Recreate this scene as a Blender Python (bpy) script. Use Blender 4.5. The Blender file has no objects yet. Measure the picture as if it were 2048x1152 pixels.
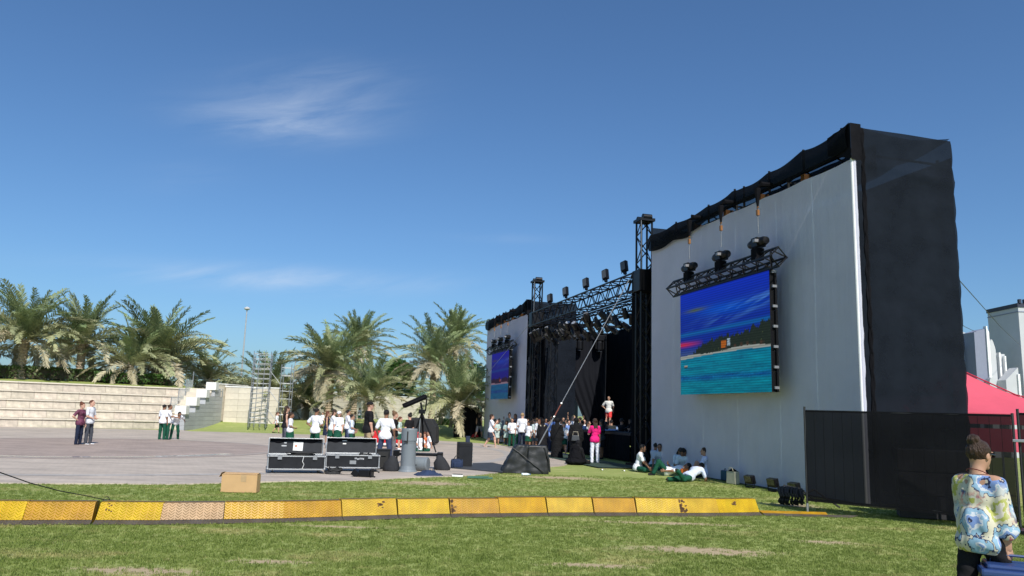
import bpy, bmesh, math, random
import numpy as np
from mathutils import Vector, Matrix, noise
R = math.radians
rnd = random.Random(7)
nrs = np.random.RandomState(7)
SC = bpy.context.scene
COL = SC.collection

# ------------------------------------------------------------------ camera
CAM_F, CAM_PITCH, CAM_ROLL, CAM_H = 1530.0, R(9.3), R(1.8), 1.6      # focal length in pixels of a 2048 px wide picture
cF = Vector((0, math.cos(CAM_PITCH), math.sin(CAM_PITCH)))
cR0 = Vector((1, 0, 0)); cU0 = Vector((0, -math.sin(CAM_PITCH), math.cos(CAM_PITCH)))
cX = math.cos(CAM_ROLL)*cR0 + math.sin(CAM_ROLL)*cU0
cY = -math.sin(CAM_ROLL)*cR0 + math.cos(CAM_ROLL)*cU0
cam_data = bpy.data.cameras.new('camera')
cam_data.sensor_width = 36; cam_data.lens = CAM_F/2048*36
cam_data.clip_start = 0.1; cam_data.clip_end = 3000
cam = bpy.data.objects.new('camera', cam_data); COL.objects.link(cam)
m = Matrix.Identity(4)
for i in range(3):
    m[i][0] = cX[i]; m[i][1] = cY[i]; m[i][2] = -cF[i]
m[2][3] = CAM_H
cam.matrix_world = m
SC.camera = cam

# ------------------------------------------------------------------ sky, sun, exposure
SUN_EL, SUN_AZ = R(45), R(160.9)          # azimuth clockwise from +Y
world = bpy.data.worlds.new('World'); SC.world = world; world.use_nodes = True
wn, wl = world.node_tree.nodes, world.node_tree.links
wn.clear()
wo = wn.new('ShaderNodeOutputWorld'); bg = wn.new('ShaderNodeBackground'); bg.inputs[1].default_value = 0.092
sky = wn.new('ShaderNodeTexSky'); sky.sky_type = 'NISHITA'; sky.sun_disc = False
sky.sun_elevation = SUN_EL; sky.sun_rotation = SUN_AZ
sky.air_density = 1.0; sky.dust_density = 1.2; sky.ozone_density = 3.0
def _m(op, a, b=None, c=None):
    n = wn.new('ShaderNodeMath'); n.operation = op
    for i, v in enumerate((a, b, c)):
        if v is None: continue
        if isinstance(v, (int, float)): n.inputs[i].default_value = v
        else: wl.new(v, n.inputs[i])
    return n.outputs[0]
tc = wn.new('ShaderNodeTexCoord')
sx = wn.new('ShaderNodeSeparateXYZ'); wl.new(tc.outputs['Generated'], sx.inputs[0])
az = _m('ARCTAN2', sx.outputs[0], sx.outputs[1]); el = _m('ARCSINE', sx.outputs[2])
cb = wn.new('ShaderNodeCombineXYZ'); wl.new(_m('MULTIPLY', az, 5.0), cb.inputs[0])
wl.new(_m('MULTIPLY', _m('ADD', el, _m('MULTIPLY', az, -0.25)), 26.0), cb.inputs[1])
nz = wn.new('ShaderNodeTexNoise'); nz.inputs['Scale'].default_value = 1.3; nz.inputs['Detail'].default_value = 8
nz.inputs['Roughness'].default_value = 0.62; nz.inputs['Distortion'].default_value = 0.5
wl.new(cb.outputs[0], nz.inputs['Vector'])
def wisp(a0, e0, ra, re, slant, amp):
    """a soft elongated veil of cirrus about azimuth a0, elevation e0 (degrees)"""
    da = _m('DIVIDE', _m('SUBTRACT', az, R(a0)), R(ra))
    de = _m('DIVIDE', _m('SUBTRACT', _m('SUBTRACT', el, R(e0)), _m('MULTIPLY', _m('SUBTRACT', az, R(a0)), slant)), R(re))
    q = _m('ADD', _m('MULTIPLY', da, da), _m('MULTIPLY', de, de))
    return _m('MULTIPLY', _m('POWER', 2.718, _m('MULTIPLY', q, -1.0)), amp)
tot = None
for w_ in [(-18.6, 19.9, 5.0, 1.0, 0.04, 0.62), (-16.0, 21.4, 6.0, 2.1, 0.14, 0.55), (-17.0, 9.0, 9.5, 0.8, 0.03, 0.9), (-14, 24.0, 5, 0.9, .1, .15),
           (-24, 15.5, 3.0, 1.0, 0.2, 0.14), (-1.0, 13.0, 4, 0.35, 0.0, 0.15), (60, 20, 14, 2, .1, .5), (-90, 25, 20, 3, -.1, .5), (170, 18, 20, 3, .1, .5)]:
    v = wisp(*w_); tot = v if tot is None else _m('ADD', tot, v)
cl = _m('MULTIPLY', tot, _m('MULTIPLY', _m('SUBTRACT', nz.outputs[0], 0.28), 1.15))
clm = wn.new('ShaderNodeClamp'); wl.new(cl, clm.inputs[0]); clm.inputs['Max'].default_value = 0.75
mx = wn.new('ShaderNodeMix'); mx.data_type = 'RGBA'
tnt = wn.new('ShaderNodeMix'); tnt.data_type = 'RGBA'; tnt.blend_type = 'MULTIPLY'; tnt.inputs['Factor'].default_value = 1; tnt.inputs['B'].default_value = (0.66, 0.91, 1.13, 1)
wl.new(sky.outputs[0], tnt.inputs['A'])
wl.new(clm.outputs[0], mx.inputs['Factor']); wl.new(tnt.outputs['Result'], mx.inputs['A'])
mx.inputs['B'].default_value = (6.6, 7.3, 8.3, 1)
wl.new(mx.outputs['Result'], bg.inputs[0]); wl.new(bg.outputs[0], wo.inputs[0])

sd = bpy.data.lights.new('sun', 'SUN'); sd.energy = 4.2; sd.angle = R(0.5); sd.color = (1.0, 0.95, 0.87)
so = bpy.data.objects.new('sun', sd); COL.objects.link(so)
ts = Vector((math.sin(SUN_AZ)*math.cos(SUN_EL), math.cos(SUN_AZ)*math.cos(SUN_EL), math.sin(SUN_EL)))
so.rotation_euler = ts.to_track_quat('Z', 'Y').to_euler(); so.location = (0, -20, 30)
SC.view_settings.view_transform = 'Standard'; SC.view_settings.look = 'None'
SC.view_settings.exposure = 0.28; SC.view_settings.gamma = 1.0; SC.view_settings.use_curve_mapping = False
SC.cycles.max_bounces = 8; SC.cycles.transparent_max_bounces = 16

# ------------------------------------------------------------------ helpers
def ray(u, v):
    return (cF + cX*((u-1024)/CAM_F) - cY*((v-576)/CAM_F)).normalized()
def gp(u, v, z=0.0):
    """point of the plane at height z seen at (u, v)"""
    d = ray(u, v); t = (z-CAM_H)/d.z
    return Vector((0, 0, CAM_H)) + d*t
def at(u, v, y):
    d = ray(u, v); return Vector((0, 0, CAM_H)) + d*(y/d.y)
def height_at(p, u, v):
    """height above p at which a vertical through p is seen at row v"""
    d = ray(u, v); k = math.hypot(p.x, p.y)/math.hypot(d.x, d.y)
    return CAM_H + d.z*k - p.z

_mats = {}
def mat(name, col, rough=0.7, metal=0.0, var=0.12, scale=6.0, bump=0.0, bscale=None, spec=0.4, rand=0.0, hue=0.0, trans=0.0, emit=None):
    if name in _mats: return _mats[name]
    M = bpy.data.materials.new(name); M.use_nodes = True
    N, L = M.node_tree.nodes, M.node_tree.links
    b = N['Principled BSDF']
    b.inputs['Roughness'].default_value = rough; b.inputs['Metallic'].default_value = metal
    b.inputs['Specular IOR Level'].default_value = spec
    g = N.new('ShaderNodeTexCoord')
    t = N.new('ShaderNodeTexNoise'); t.inputs['Scale'].default_value = scale; t.inputs['Detail'].default_value = 6
    t.inputs['Roughness'].default_value = 0.65
    L.new(g.outputs['Object'], t.inputs['Vector'])
    mr = N.new('ShaderNodeMapRange'); L.new(t.outputs[0], mr.inputs[0])
    mr.inputs[1].default_value = 0.3; mr.inputs[2].default_value = 0.7
    mr.inputs[3].default_value = 1-var; mr.inputs[4].default_value = 1+var
    hs = N.new('ShaderNodeHueSaturation'); hs.inputs['Color'].default_value = (*col, 1)
    if rand or hue:
        oi = N.new('ShaderNodeObjectInfo')
        m2 = N.new('ShaderNodeMapRange'); L.new(oi.outputs['Random'], m2.inputs[0])
        m2.inputs[3].default_value = 1-rand; m2.inputs[4].default_value = 1+rand
        mm = N.new('ShaderNodeMath'); mm.operation = 'MULTIPLY'
        L.new(mr.outputs[0], mm.inputs[0]); L.new(m2.outputs[0], mm.inputs[1]); L.new(mm.outputs[0], hs.inputs['Value'])
        if hue:
            m4 = N.new('ShaderNodeMath'); m4.operation = 'FRACT'
            m3 = N.new('ShaderNodeMath'); m3.operation = 'MULTIPLY'; m3.inputs[1].default_value = 7.31
            L.new(oi.outputs['Random'], m3.inputs[0]); L.new(m3.outputs[0], m4.inputs[0])
            m5 = N.new('ShaderNodeMapRange'); L.new(m4.outputs[0], m5.inputs[0])
            m5.inputs[3].default_value = 0.5-hue; m5.inputs[4].default_value = 0.5+hue
            L.new(m5.outputs[0], hs.inputs['Hue'])
    else:
        L.new(mr.outputs[0], hs.inputs['Value'])
    L.new(hs.outputs[0], b.inputs['Base Color'])
    if bump:
        t2 = N.new('ShaderNodeTexNoise'); t2.inputs['Scale'].default_value = bscale or scale*4; t2.inputs['Detail'].default_value = 5
        L.new(g.outputs['Object'], t2.inputs['Vector'])
        bp = N.new('ShaderNodeBump'); bp.inputs['Strength'].default_value = bump; bp.inputs['Distance'].default_value = 0.02
        L.new(t2.outputs[0], bp.inputs['Height']); L.new(bp.outputs[0], b.inputs['Normal'])
    out = N['Material Output']
    sh = b.outputs[0]
    if trans:
        tr = N.new('ShaderNodeBsdfTranslucent'); L.new(hs.outputs[0], tr.inputs[0])
        ms = N.new('ShaderNodeMixShader'); ms.inputs[0].default_value = trans
        L.new(b.outputs[0], ms.inputs[1]); L.new(tr.outputs[0], ms.inputs[2]); L.new(ms.outputs[0], out.inputs[0])
    _mats[name] = M
    return M

def scrim(name, col, open_, scale=60):
    """woven mesh cloth one can partly see through"""
    M = mat(name, col, 0.85, var=0.25, scale=1.4, bump=0.25, bscale=14, spec=0.03)
    N, L = M.node_tree.nodes, M.node_tree.links
    tr = N.new('ShaderNodeBsdfTransparent'); ms = N.new('ShaderNodeMixShader'); ms.inputs[0].default_value = open_
    L.new(N['Principled BSDF'].outputs[0], ms.inputs[1]); L.new(tr.outputs[0], ms.inputs[2])
    L.new(ms.outputs[0], N['Material Output'].inputs[0])
    return M

class MB:
    def __init__(s): s.v = []; s.f = []; s.mi = []; s.cur = 0
    def add(s, vs, fs):
        o = len(s.v); s.v += [tuple(p) for p in vs]; s.f += [tuple(i+o for i in f) for f in fs]; s.mi += [s.cur]*len(fs)
        return s
    def box(s, c, d, rot=None, taper=1.0):
        x, y, z = d[0]/2, d[1]/2, d[2]/2
        vs = [Vector((sx*x*(taper if sz > 0 else 1), sy*y*(taper if sz > 0 else 1), sz*z)) for sz in (-1, 1) for sy in (-1, 1) for sx in (-1, 1)]
        if rot is not None: vs = [rot @ p for p in vs]
        c = Vector(c)
        return s.add([p+c for p in vs], [(0, 2, 3, 1), (4, 5, 7, 6), (0, 1, 5, 4), (2, 6, 7, 3), (0, 4, 6, 2), (1, 3, 7, 5)])
    def tube(s, pts, r, n=6, cap=True):
        pts = [Vector(p) for p in pts]; rs = r if isinstance(r, (list, tuple)) else [r]*len(pts)
        rings = []
        for i, p in enumerate(pts):
            t = (pts[min(i+1, len(pts)-1)]-pts[max(i-1, 0)]).normalized()
            a = Vector((0, 0, 1)) if abs(t.z) < 0.9 else Vector((1, 0, 0))
            x = t.cross(a).normalized(); y = t.cross(x)
            rings.append([p+(x*math.cos(2*math.pi*k/n)+y*math.sin(2*math.pi*k/n))*rs[i] for k in range(n)])
        vs = [q for g in rings for q in g]; fs = []
        for i in range(len(pts)-1):
            for k in range(n):
                fs.append((i*n+k, i*n+(k+1) % n, (i+1)*n+(k+1) % n, (i+1)*n+k))
        if cap: fs += [tuple(range(n))[::-1], tuple(range((len(pts)-1)*n, len(pts)*n))]
        return s.add(vs, fs)
    def lathe(s, prof, n=20, axis='z', c=(0, 0, 0)):
        vs = []; fs = []; c = Vector(c)
        for (r, z) in prof:
            for k in range(n):
                a = 2*math.pi*k/n
                p = Vector((r*math.cos(a), r*math.sin(a), z))
                if axis == 'x': p = Vector((p.z, p.x, p.y))
                if axis == 'y': p = Vector((p.x, p.z, p.y))
                vs.append(p+c)
        for i in range(len(prof)-1):
            for k in range(n): fs.append((i*n+k, i*n+(k+1) % n, (i+1)*n+(k+1) % n, (i+1)*n+k))
        fs += [tuple(range(n))[::-1], tuple(range((len(prof)-1)*n, len(prof)*n))]
        return s.add(vs, fs)
    def grid(s, fn, nu, nv):
        vs = [fn(i/nu, j/nv) for j in range(nv+1) for i in range(nu+1)]
        fs = [(j*(nu+1)+i, j*(nu+1)+i+1, (j+1)*(nu+1)+i+1, (j+1)*(nu+1)+i) for j in range(nv) for i in range(nu)]
        return s.add(vs, fs)
    def poly(s, pts, z0, z1):
        n = len(pts); vs = [(p[0], p[1], z0) for p in pts]+[(p[0], p[1], z1) for p in pts]
        fs = [tuple(range(n))[::-1], tuple(range(n, 2*n))]+[(k, (k+1) % n, n+(k+1) % n, n+k) for k in range(n)]
        return s.add(vs, fs)
    def mesh(s, name, m, smooth=False, bevel=0.0):
        me = bpy.data.meshes.new(name); me.from_pydata(s.v, [], s.f)
        for q in (m if isinstance(m, (list, tuple)) else [m]): me.materials.append(q)
        if isinstance(m, (list, tuple)) and len(m) > 1: me.polygons.foreach_set('material_index', s.mi)
        if bevel:
            bm = bmesh.new(); bm.from_mesh(me)
            bmesh.ops.remove_doubles(bm, verts=bm.verts, dist=1e-5)
            es = [e for e in bm.edges if len(e.link_faces) == 2 and e.calc_face_angle(0) > 0.6]
            bmesh.ops.bevel(bm, geom=es, offset=bevel, segments=2, affect='EDGES', profile=0.6, clamp_overlap=True)
            bm.to_mesh(me); bm.free()
        if smooth: me.polygons.foreach_set('use_smooth', [True]*len(me.polygons))
        me.update(); return me
    def build(s, name, m, parent=None, smooth=False, bevel=0.0):
        return link(name, s.mesh(name, m, smooth, bevel), parent)

def link(name, me, parent=None, loc=None, rot=None, scale=None):
    o = bpy.data.objects.new(name, me); COL.objects.link(o)
    if parent is not None: o.parent = parent
    if loc is not None: o.location = loc
    if rot is not None: o.rotation_euler = rot
    if scale is not None: o.scale = scale if hasattr(scale, '__len__') else (scale,)*3
    return o
def tag(o, label, cat, group=None, kind=None):
    o['label'] = label; o['category'] = cat
    if group: o['group'] = group
    if kind: o['kind'] = kind
    return o
def thing(name, label, cat, loc=(0, 0, 0), rz=0.0, group=None):
    o = bpy.data.objects.new(name, None); COL.objects.link(o); o.empty_display_size = 0.1
    o.location = loc; o.rotation_euler = (0, 0, rz)
    return tag(o, label, cat, group)
def struct(o): o['kind'] = 'structure'; return o
def copy_tree(o, parent=None):
    c = o.copy(); COL.objects.link(c)
    if parent is not None: c.parent = parent
    for ch in list(o.children): copy_tree(ch, c)
    return c
def rz(a): return Matrix.Rotation(a, 3, 'Z')
def rx(a): return Matrix.Rotation(a, 3, 'X')
def ry(a): return Matrix.Rotation(a, 3, 'Y')

# stage frame: origin at the near bottom corner of the near wing, local x = w (into the wing), local y = u (along the front)
SA = R(15.3); SP0 = Vector((7.23, 15.78, 0))
SW = Vector((math.cos(SA), math.sin(SA), 0)); SU = Vector((-math.sin(SA), math.cos(SA), 0))
def ST(w, u, z=0.0): return SP0+SW*w+SU*u+Vector((0, 0, z))
def sthing(name, label, cat, w, u, z=0.0, group=None): return thing(name, label, cat, ST(w, u, z), SA, group)

# palette
BLACKM = mat('black_metal', (0.012, 0.012, 0.014), 0.42, 0.6, spec=0.5)
BLACKF = mat('black_cloth', (0.009, 0.009, 0.011), 0.9, var=0.3, scale=2, bump=0.3, spec=0.04)
DRAPE = mat('black_drape', (0.008, 0.009, 0.011), 0.9, var=0.2, scale=1, spec=0.03)
ALU = mat('aluminium', (0.40, 0.41, 0.42), 0.45, 0.8, var=0.08)
STEEL = mat('galvanised_steel', (0.30, 0.31, 0.32), 0.5, 0.6, var=0.15)
RUBBER = mat('black_rubber', (0.02, 0.02, 0.02), 0.7)

def strand_hair(M):
    N, L = M.node_tree.nodes, M.node_tree.links; b = N['Principled BSDF']
    g = N.new('ShaderNodeTexCoord'); mp = N.new('ShaderNodeMapping'); mp.inputs['Scale'].default_value = (1, 1, .22); L.new(g.outputs['Object'], mp.inputs[0])
    t = N.new('ShaderNodeTexNoise'); t.inputs['Scale'].default_value = 120; t.inputs['Detail'].default_value = 3; L.new(mp.outputs[0], t.inputs['Vector'])
    bp = N.new('ShaderNodeBump'); bp.inputs['Strength'].default_value = 1.0; bp.inputs['Distance'].default_value = .02; L.new(t.outputs[0], bp.inputs['Height']); L.new(bp.outputs[0], b.inputs['Normal'])
    return M
# ================================================================== the setting
def lawn_h(x, y):
    """ground level: flat by the stage, a gentle bank up to the far wall"""
    t = min(1, max(0, (y-45.0)/9.0)); t = t*t*(3-2*t)
    s = min(1, max(0, (y-38-(x+6)*0.0)/8.0)) if x > -6 else 0
    d = math.hypot(x+13, y-30)
    e = min(1, max(0, (d-16.0)/10.0)); e = e*e*(3-2*e)
    if y < 38: e = 0
    else: e *= min(1, (y-38)/8.0)
    k = 0.65*max(t if x < 60 else 0, 0)
    return k*max(e, 0.0) if y < 60 else 0.65

DIRT = [(gp(275, 1140), 0.75, 0.22), (gp(1400, 1099), 1.15, 0.30), (gp(1340, 1046), 1.5, 0.16), (gp(1650, 1083), 0.5, 0.2), (gp(1440, 1105), 0.7, 0.2),
        (gp(540, 1122), 0.5, .13), (gp(860, 966), 1.1, 0.5), (gp(1120, 955), 1.2, 0.5), (gp(1590, 1010), 0.6, 0.4), (gp(680, 1052), 0.9, 0.1), (gp(1190, 1130), 0.7, .15)]
def grass_mat(name, blade=False):
    M = bpy.data.materials.new(name); M.use_nodes = True; N, L = M.node_tree.nodes, M.node_tree.links
    b = N['Principled BSDF']; b.inputs['Roughness'].default_value = 0.75 if not blade else 0.6; b.inputs['Specular IOR Level'].default_value = 0.2
    g = N.new('ShaderNodeNewGeometry')
    def nt(scale, det=5, rough=0.6, off=0, vec=None):
        t = N.new('ShaderNodeTexNoise'); t.inputs['Scale'].default_value = scale; t.inputs['Detail'].default_value = det; t.inputs['Roughness'].default_value = rough
        mp = N.new('ShaderNodeMapping'); mp.inputs['Location'].default_value = (off, off*2, 0); L.new(g.outputs['Position'], mp.inputs[0])
        if vec: mp.inputs['Scale'].default_value = vec
        L.new(mp.outputs[0], t.inputs['Vector']); return t.outputs[0]
    def ramp(v, stops):
        r = N.new('ShaderNodeValToRGB'); L.new(v, r.inputs[0]); e = r.color_ramp.elements
        while len(e) < len(stops): e.new(0.5)
        for q, (p, c) in zip(e, stops): q.position = p; q.color = (*c, 1)
        return r.outputs[0]
    def mixc(f, a, c):
        m_ = N.new('ShaderNodeMix'); m_.data_type = 'RGBA'
        if isinstance(f, float): m_.inputs['Factor'].default_value = f
        else: L.new(f, m_.inputs['Factor'])
        L.new(a, m_.inputs['A'])
        if isinstance(c, tuple): m_.inputs['B'].default_value = (*c, 1)
        else: L.new(c, m_.inputs['B'])
        return m_.outputs['Result']
    def rng(v, a, c):
        r = N.new('ShaderNodeMapRange'); L.new(v, r.inputs[0]); r.inputs[1].default_value = a; r.inputs[2].default_value = c; return r.outputs[0]
    base = ramp(nt(2.2), [(0.3, (0.175, 0.235, 0.05)), (0.55, (0.24, 0.30, 0.075)), (0.75, (0.32, 0.355, 0.115))])
    dry = mixc(rng(nt(0.55, 6, 0.7, 3, (1, 2.2, 1)), 0.54, 0.70), base, (0.50, 0.44, 0.20))
    dry2 = mixc(rng(nt(2.6, 6, 0.75, 9, (1, 2.0, 1)), 0.60, 0.72), dry, (0.60, 0.50, 0.27))
    col = mixc(rng(nt(38, 3, 0.7, 1), 0.35, 0.8), dry2, (0.38, 0.41, 0.15)) if not blade else dry2
    # bare patches of their own
    at_ = N.new('ShaderNodeAttribute'); at_.attribute_name = 'bare'
    if not blade:
        m_ = N.new('ShaderNodeMath'); m_.operation = 'MULTIPLY'; m_.use_clamp = True
        nn = rng(nt(7, 6, 0.75, 5), 0.28, 0.62)
        a_ = N.new('ShaderNodeMath'); a_.operation = 'MULTIPLY_ADD'; L.new(at_.outputs['Fac'], a_.inputs[0]); a_.inputs[1].default_value = 2.2
        s_ = N.new('ShaderNodeMath'); s_.operation = 'MULTIPLY'; L.new(nn, s_.inputs[0]); s_.inputs[1].default_value = -0.9
        L.new(s_.outputs[0], a_.inputs[2]); a_.use_clamp = True
        soil = ramp(nt(20, 5, .7, 2), [(0.3, (0.36, 0.27, 0.16)), (0.7, (0.52, 0.42, 0.27))])
        col = mixc(a_.outputs[0], col, soil)
        bp = N.new('ShaderNodeBump'); bp.inputs['Strength'].default_value = 0.6; bp.inputs['Distance'].default_value = 0.025
        L.new(nt(55, 4, 0.8, 4), bp.inputs['Height']); L.new(bp.outputs[0], b.inputs['Normal'])
    L.new(col, b.inputs['Base Color'])
    if blade:
        tr = N.new('ShaderNodeBsdfTranslucent'); L.new(col, tr.inputs[0]); ms = N.new('ShaderNodeMixShader'); ms.inputs[0].default_value = 0.45
        L.new(b.outputs[0], ms.inputs[1]); L.new(tr.outputs[0], ms.inputs[2]); L.new(ms.outputs[0], N['Material Output'].inputs[0])
    return M
GRASS = grass_mat('lawn_grass'); BLADE = grass_mat('grass_blades', True)
def bareness(x, y):
    b = 0
    for p, a, c in DIRT:
        q = ((x-p.x)/a)**2+((y-p.y)/c)**2
        if q < 4: b = max(b, math.exp(-q*1.1))
    return b
# lawn: fine near, coarse far
def axis(stops):
    out = []
    for (a, b_, st) in stops:
        n = max(1, int(round((b_-a)/st))); out += [a+(b_-a)*i/n for i in range(n)]
    return out+[stops[-1][1]]
xs = axis([(-700, -60, 80), (-60, -14, 2.5), (-14, 14, 0.22), (14, 60, 2.5), (60, 700, 80)])
ys = axis([(-60, 4, 8), (4, 12, 0.11), (12, 24, 0.3), (24, 64, 1.5), (64, 140, 12), (140, 900, 95)])
lv = []; bare = []
for y in ys:
    for x in xs:
        z = lawn_h(x, y)
        if y < 40 and abs(x) < 16: z += 0.010*noise.noise(Vector((x*0.8, y*0.8, 3)))
        lv.append((x, y, z-0.010)); bare.append(bareness(x, y) if 5 < y < 26 else 0)
nx = len(xs)
lf = [(j*nx+i, j*nx+i+1, (j+1)*nx+i+1, (j+1)*nx+i) for j in range(len(ys)-1) for i in range(nx-1)]
me = bpy.data.meshes.new('lawn'); me.from_pydata(lv, [], lf); me.materials.append(GRASS)
at_ = me.attributes.new('bare', 'FLOAT', 'POINT'); at_.data.foreach_set('value', bare)
me.polygons.foreach_set('use_smooth', [True]*len(me.polygons))
struct(link('lawn', me))

# plaza: a round paved court
PC = Vector((-13, 30, 0)); PR = 15.6
def paving(name, c1, c2, bricks=True):
    M = bpy.data.materials.new(name); M.use_nodes = True; N, L = M.node_tree.nodes, M.node_tree.links
    b = N['Principled BSDF']; b.inputs['Roughness'].default_value = 0.62
    g = N.new('ShaderNodeNewGeometry')
    mp = N.new('ShaderNodeMapping'); mp.inputs['Rotation'].default_value = (0, 0, R(20)); L.new(g.outputs['Position'], mp.inputs[0])
    br = N.new('ShaderNodeTexBrick'); br.inputs['Scale'].default_value = 1; br.inputs['Brick Width'].default_value = 0.22; br.inputs['Row Height'].default_value = 0.11
    br.inputs['Mortar Size'].default_value = 0.006; br.inputs['Color1'].default_value = (*c1, 1); br.inputs['Color2'].default_value = (*c2, 1)
    br.inputs['Mortar'].default_value = (c1[0]*.78, c1[1]*.78, c1[2]*.78, 1); br.inputs['Bias'].default_value = 0
    L.new(mp.outputs[0], br.inputs['Vector'])
    t = N.new('ShaderNodeTexNoise'); t.inputs['Scale'].default_value = 0.9; t.inputs['Detail'].default_value = 8; t.inputs['Roughness'].default_value = .7
    mp2 = N.new('ShaderNodeMapping'); mp2.inputs['Scale'].default_value = (0.6, 1.6, 1); L.new(g.outputs['Position'], mp2.inputs[0]); L.new(mp2.outputs[0], t.inputs['Vector'])
    mr = N.new('ShaderNodeMapRange'); L.new(t.outputs[0], mr.inputs[0]); mr.inputs[1].default_value = .3; mr.inputs[2].default_value = .7; mr.inputs[3].default_value = .72; mr.inputs[4].default_value = 1.25
    hs = N.new('ShaderNodeHueSaturation'); L.new(br.outputs[0], hs.inputs['Color']); L.new(mr.outputs[0], hs.inputs['Value']); L.new(hs.outputs[0], b.inputs['Base Color'])
    bp = N.new('ShaderNodeBump'); bp.inputs['Strength'].default_value = 0.5; bp.inputs['Distance'].default_value = 0.01
    L.new(br.outputs['Fac'], bp.inputs['Height']); bp.invert = True; L.new(bp.outputs[0], b.inputs['Normal'])
    return M
def disc(name, c, r0, r1, z, m, n=96, wob=0.0, a0=0, a1=360):
    mb = MB(); vs = []; N_ = n
    for k in range(N_+1):
        a = R(a0+(a1-a0)*k/N_); w = wob*noise.noise(Vector((math.cos(a)*9, math.sin(a)*9, 0)))
        for r_ in (r0, r1+w): vs.append((c.x+r_*math.cos(a), c.y+r_*math.sin(a), z))
    mb.add(vs, [(2*k, 2*k+1, 2*k+3, 2*k+2) for k in range(N_)])
    if r0 == 0: mb.add([v for k in range(N_+1) for v in (vs[2*k+1], (vs[2*k+1][0], vs[2*k+1][1], z-.06))], [(2*k, 2*k+1, 2*k+3, 2*k+2) for k in range(N_)])
    return struct(mb.build(name, m))
disc('plaza', PC, 0.0, PR, 0.014, paving('plaza_paving', (0.48, 0.405, 0.335), (0.45, 0.38, 0.312)), 160, 0.35)
IC = Vector((-14.5, 27.2, 0))
disc('plaza', IC, 0.0, 6.6, 0.018, paving('plaza_paving_brown', (0.385, 0.30, 0.25), (0.34, 0.265, 0.22)), 96)
disc('plaza', IC, 5.55, 6.0, 0.022, mat('pale_stone_band', (0.40, 0.38, 0.37), 0.16, var=0.35, scale=1.6, spec=0.9), 96, a0=-128, a1=-18)
disc('plaza', IC, 6.2, 6.5, 0.022, mat('dull_stone_band', (0.36, 0.31, 0.27), 0.6, var=0.2, scale=1.2), 96)
disc('plaza', Vector((-14, 30, 0)), 13.9, 14.3, 0.018, paving('plaza_paving_light', (0.44, 0.40, 0.36), (0.38, 0.35, 0.32)), 128)
# far strip of paving in front of the terraces
A_ = Vector((-40, 36.2)); B_ = Vector((-19, 48.4)); 
mb = MB(); mb.add([(-60, 24, .010), (-27, 22, .010), (-17.5, 44, .010), (-19.2, 46.2, 0.010), (-30, 42.2, .010), (-60, 25.5, .010)], [(0, 1, 2, 3, 4, 5)])
struct(mb.build('plaza', _mats.get('x') or bpy.data.materials['plaza_paving']))
# trampled worn ground cloth in front of the stage
mb = MB(); mb.grid(lambda a, b: tuple(ST(-0.35-1.6*b, 9.4+7*a, 0.026+0.006*noise.noise(Vector((a*20, b*9, 0))))), 30, 10)
struct(mb.build('path', mat('green_ground_carpet', (0.03, 0.055, 0.04), 0.95, var=0.3, scale=3)))

# ---- grass blades close to the camera
def make_clump(seed):
    q = random.Random(seed); mb = MB()
    for _ in range(9):
        a = q.uniform(0, 6.28); r_ = q.uniform(0, .03); h = q.uniform(.010, .024); lean = q.uniform(.1, .9)
        x, y = r_*math.cos(a), r_*math.sin(a); b_ = q.uniform(0, 6.28); dx, dy = math.cos(b_)*h*lean, math.sin(b_)*h*lean
        w = .0022; px, py = -math.sin(b_)*w, math.cos(b_)*w
        mb.add([(x-px, y-py, 0), (x+px, y+py, 0), (x+dx*.5+px*.8, y+dy*.5+py*.8, h*.65), (x+dx*.5-px*.8, y+dy*.5-py*.8, h*.65), (x+dx, y+dy, h)],
               [(0, 1, 2, 3), (3, 2, 4)])
    return mb
def scatter_grass():
    pts = []; q = random.Random(3)
    def inside_plaza(x, y): return (x-PC.x)**2+(y-PC.y)**2 < (PR-0.05)**2
    y = 6.2
    while y < 21:
        dy = 0.25; dens = 820*min(1, (8.5/y)**1.7); half = y*0.70+0.6
        for _ in range(int(dens*dy*2*half)):
            x_ = q.uniform(-half, half); y_ = y+q.random()*dy
            if inside_plaza(x_, y_): continue
            n_ = noise.noise(Vector((x_*1.7, y_*1.7, 5)))
            if bareness(x_, y_) > q.random()*1.0-0.05*n_ and bareness(x_, y_) > .12: continue
            d_ = (Vector((x_, y_, 0))-SP0); 
            if d_.dot(SW) > 0 and d_.dot(SU) > -.2: continue
            pts.append((x_, y_, 0.010*noise.noise(Vector((x_*0.8, y_*0.8, 3)))-0.012))
        y += dy
    return pts
clumps = []
cc = bpy.data.collections.new('clump_sources')
for i in range(4):
    o = bpy.data.objects.new('grass_clump', make_clump(i).mesh('grass_clump', BLADE)); cc.objects.link(o)
gpts = scatter_grass()
me = bpy.data.meshes.new('grass'); me.from_pydata(gpts, [], []); me.materials.append(BLADE)
go = link('grass', me); tag(go, 'short green lawn grass with dry straw patches in front of the yellow cable ramps', 'grass', kind='stuff')
ng = bpy.data.node_groups.new('scatter_grass', 'GeometryNodeTree')
ng.interface.new_socket('Geometry', in_out='INPUT', socket_type='NodeSocketGeometry'); ng.interface.new_socket('Geometry', in_out='OUTPUT', socket_type='NodeSocketGeometry')
gi = ng.nodes.new('NodeGroupInput'); g2 = ng.nodes.new('NodeGroupOutput'); ci = ng.nodes.new('GeometryNodeCollectionInfo'); ci.inputs[0].default_value = cc
ci.inputs['Separate Children'].default_value = True; ci.inputs['Reset Children'].default_value = True
ip = ng.nodes.new('GeometryNodeInstanceOnPoints'); ip.inputs['Pick Instance'].default_value = True
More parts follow.
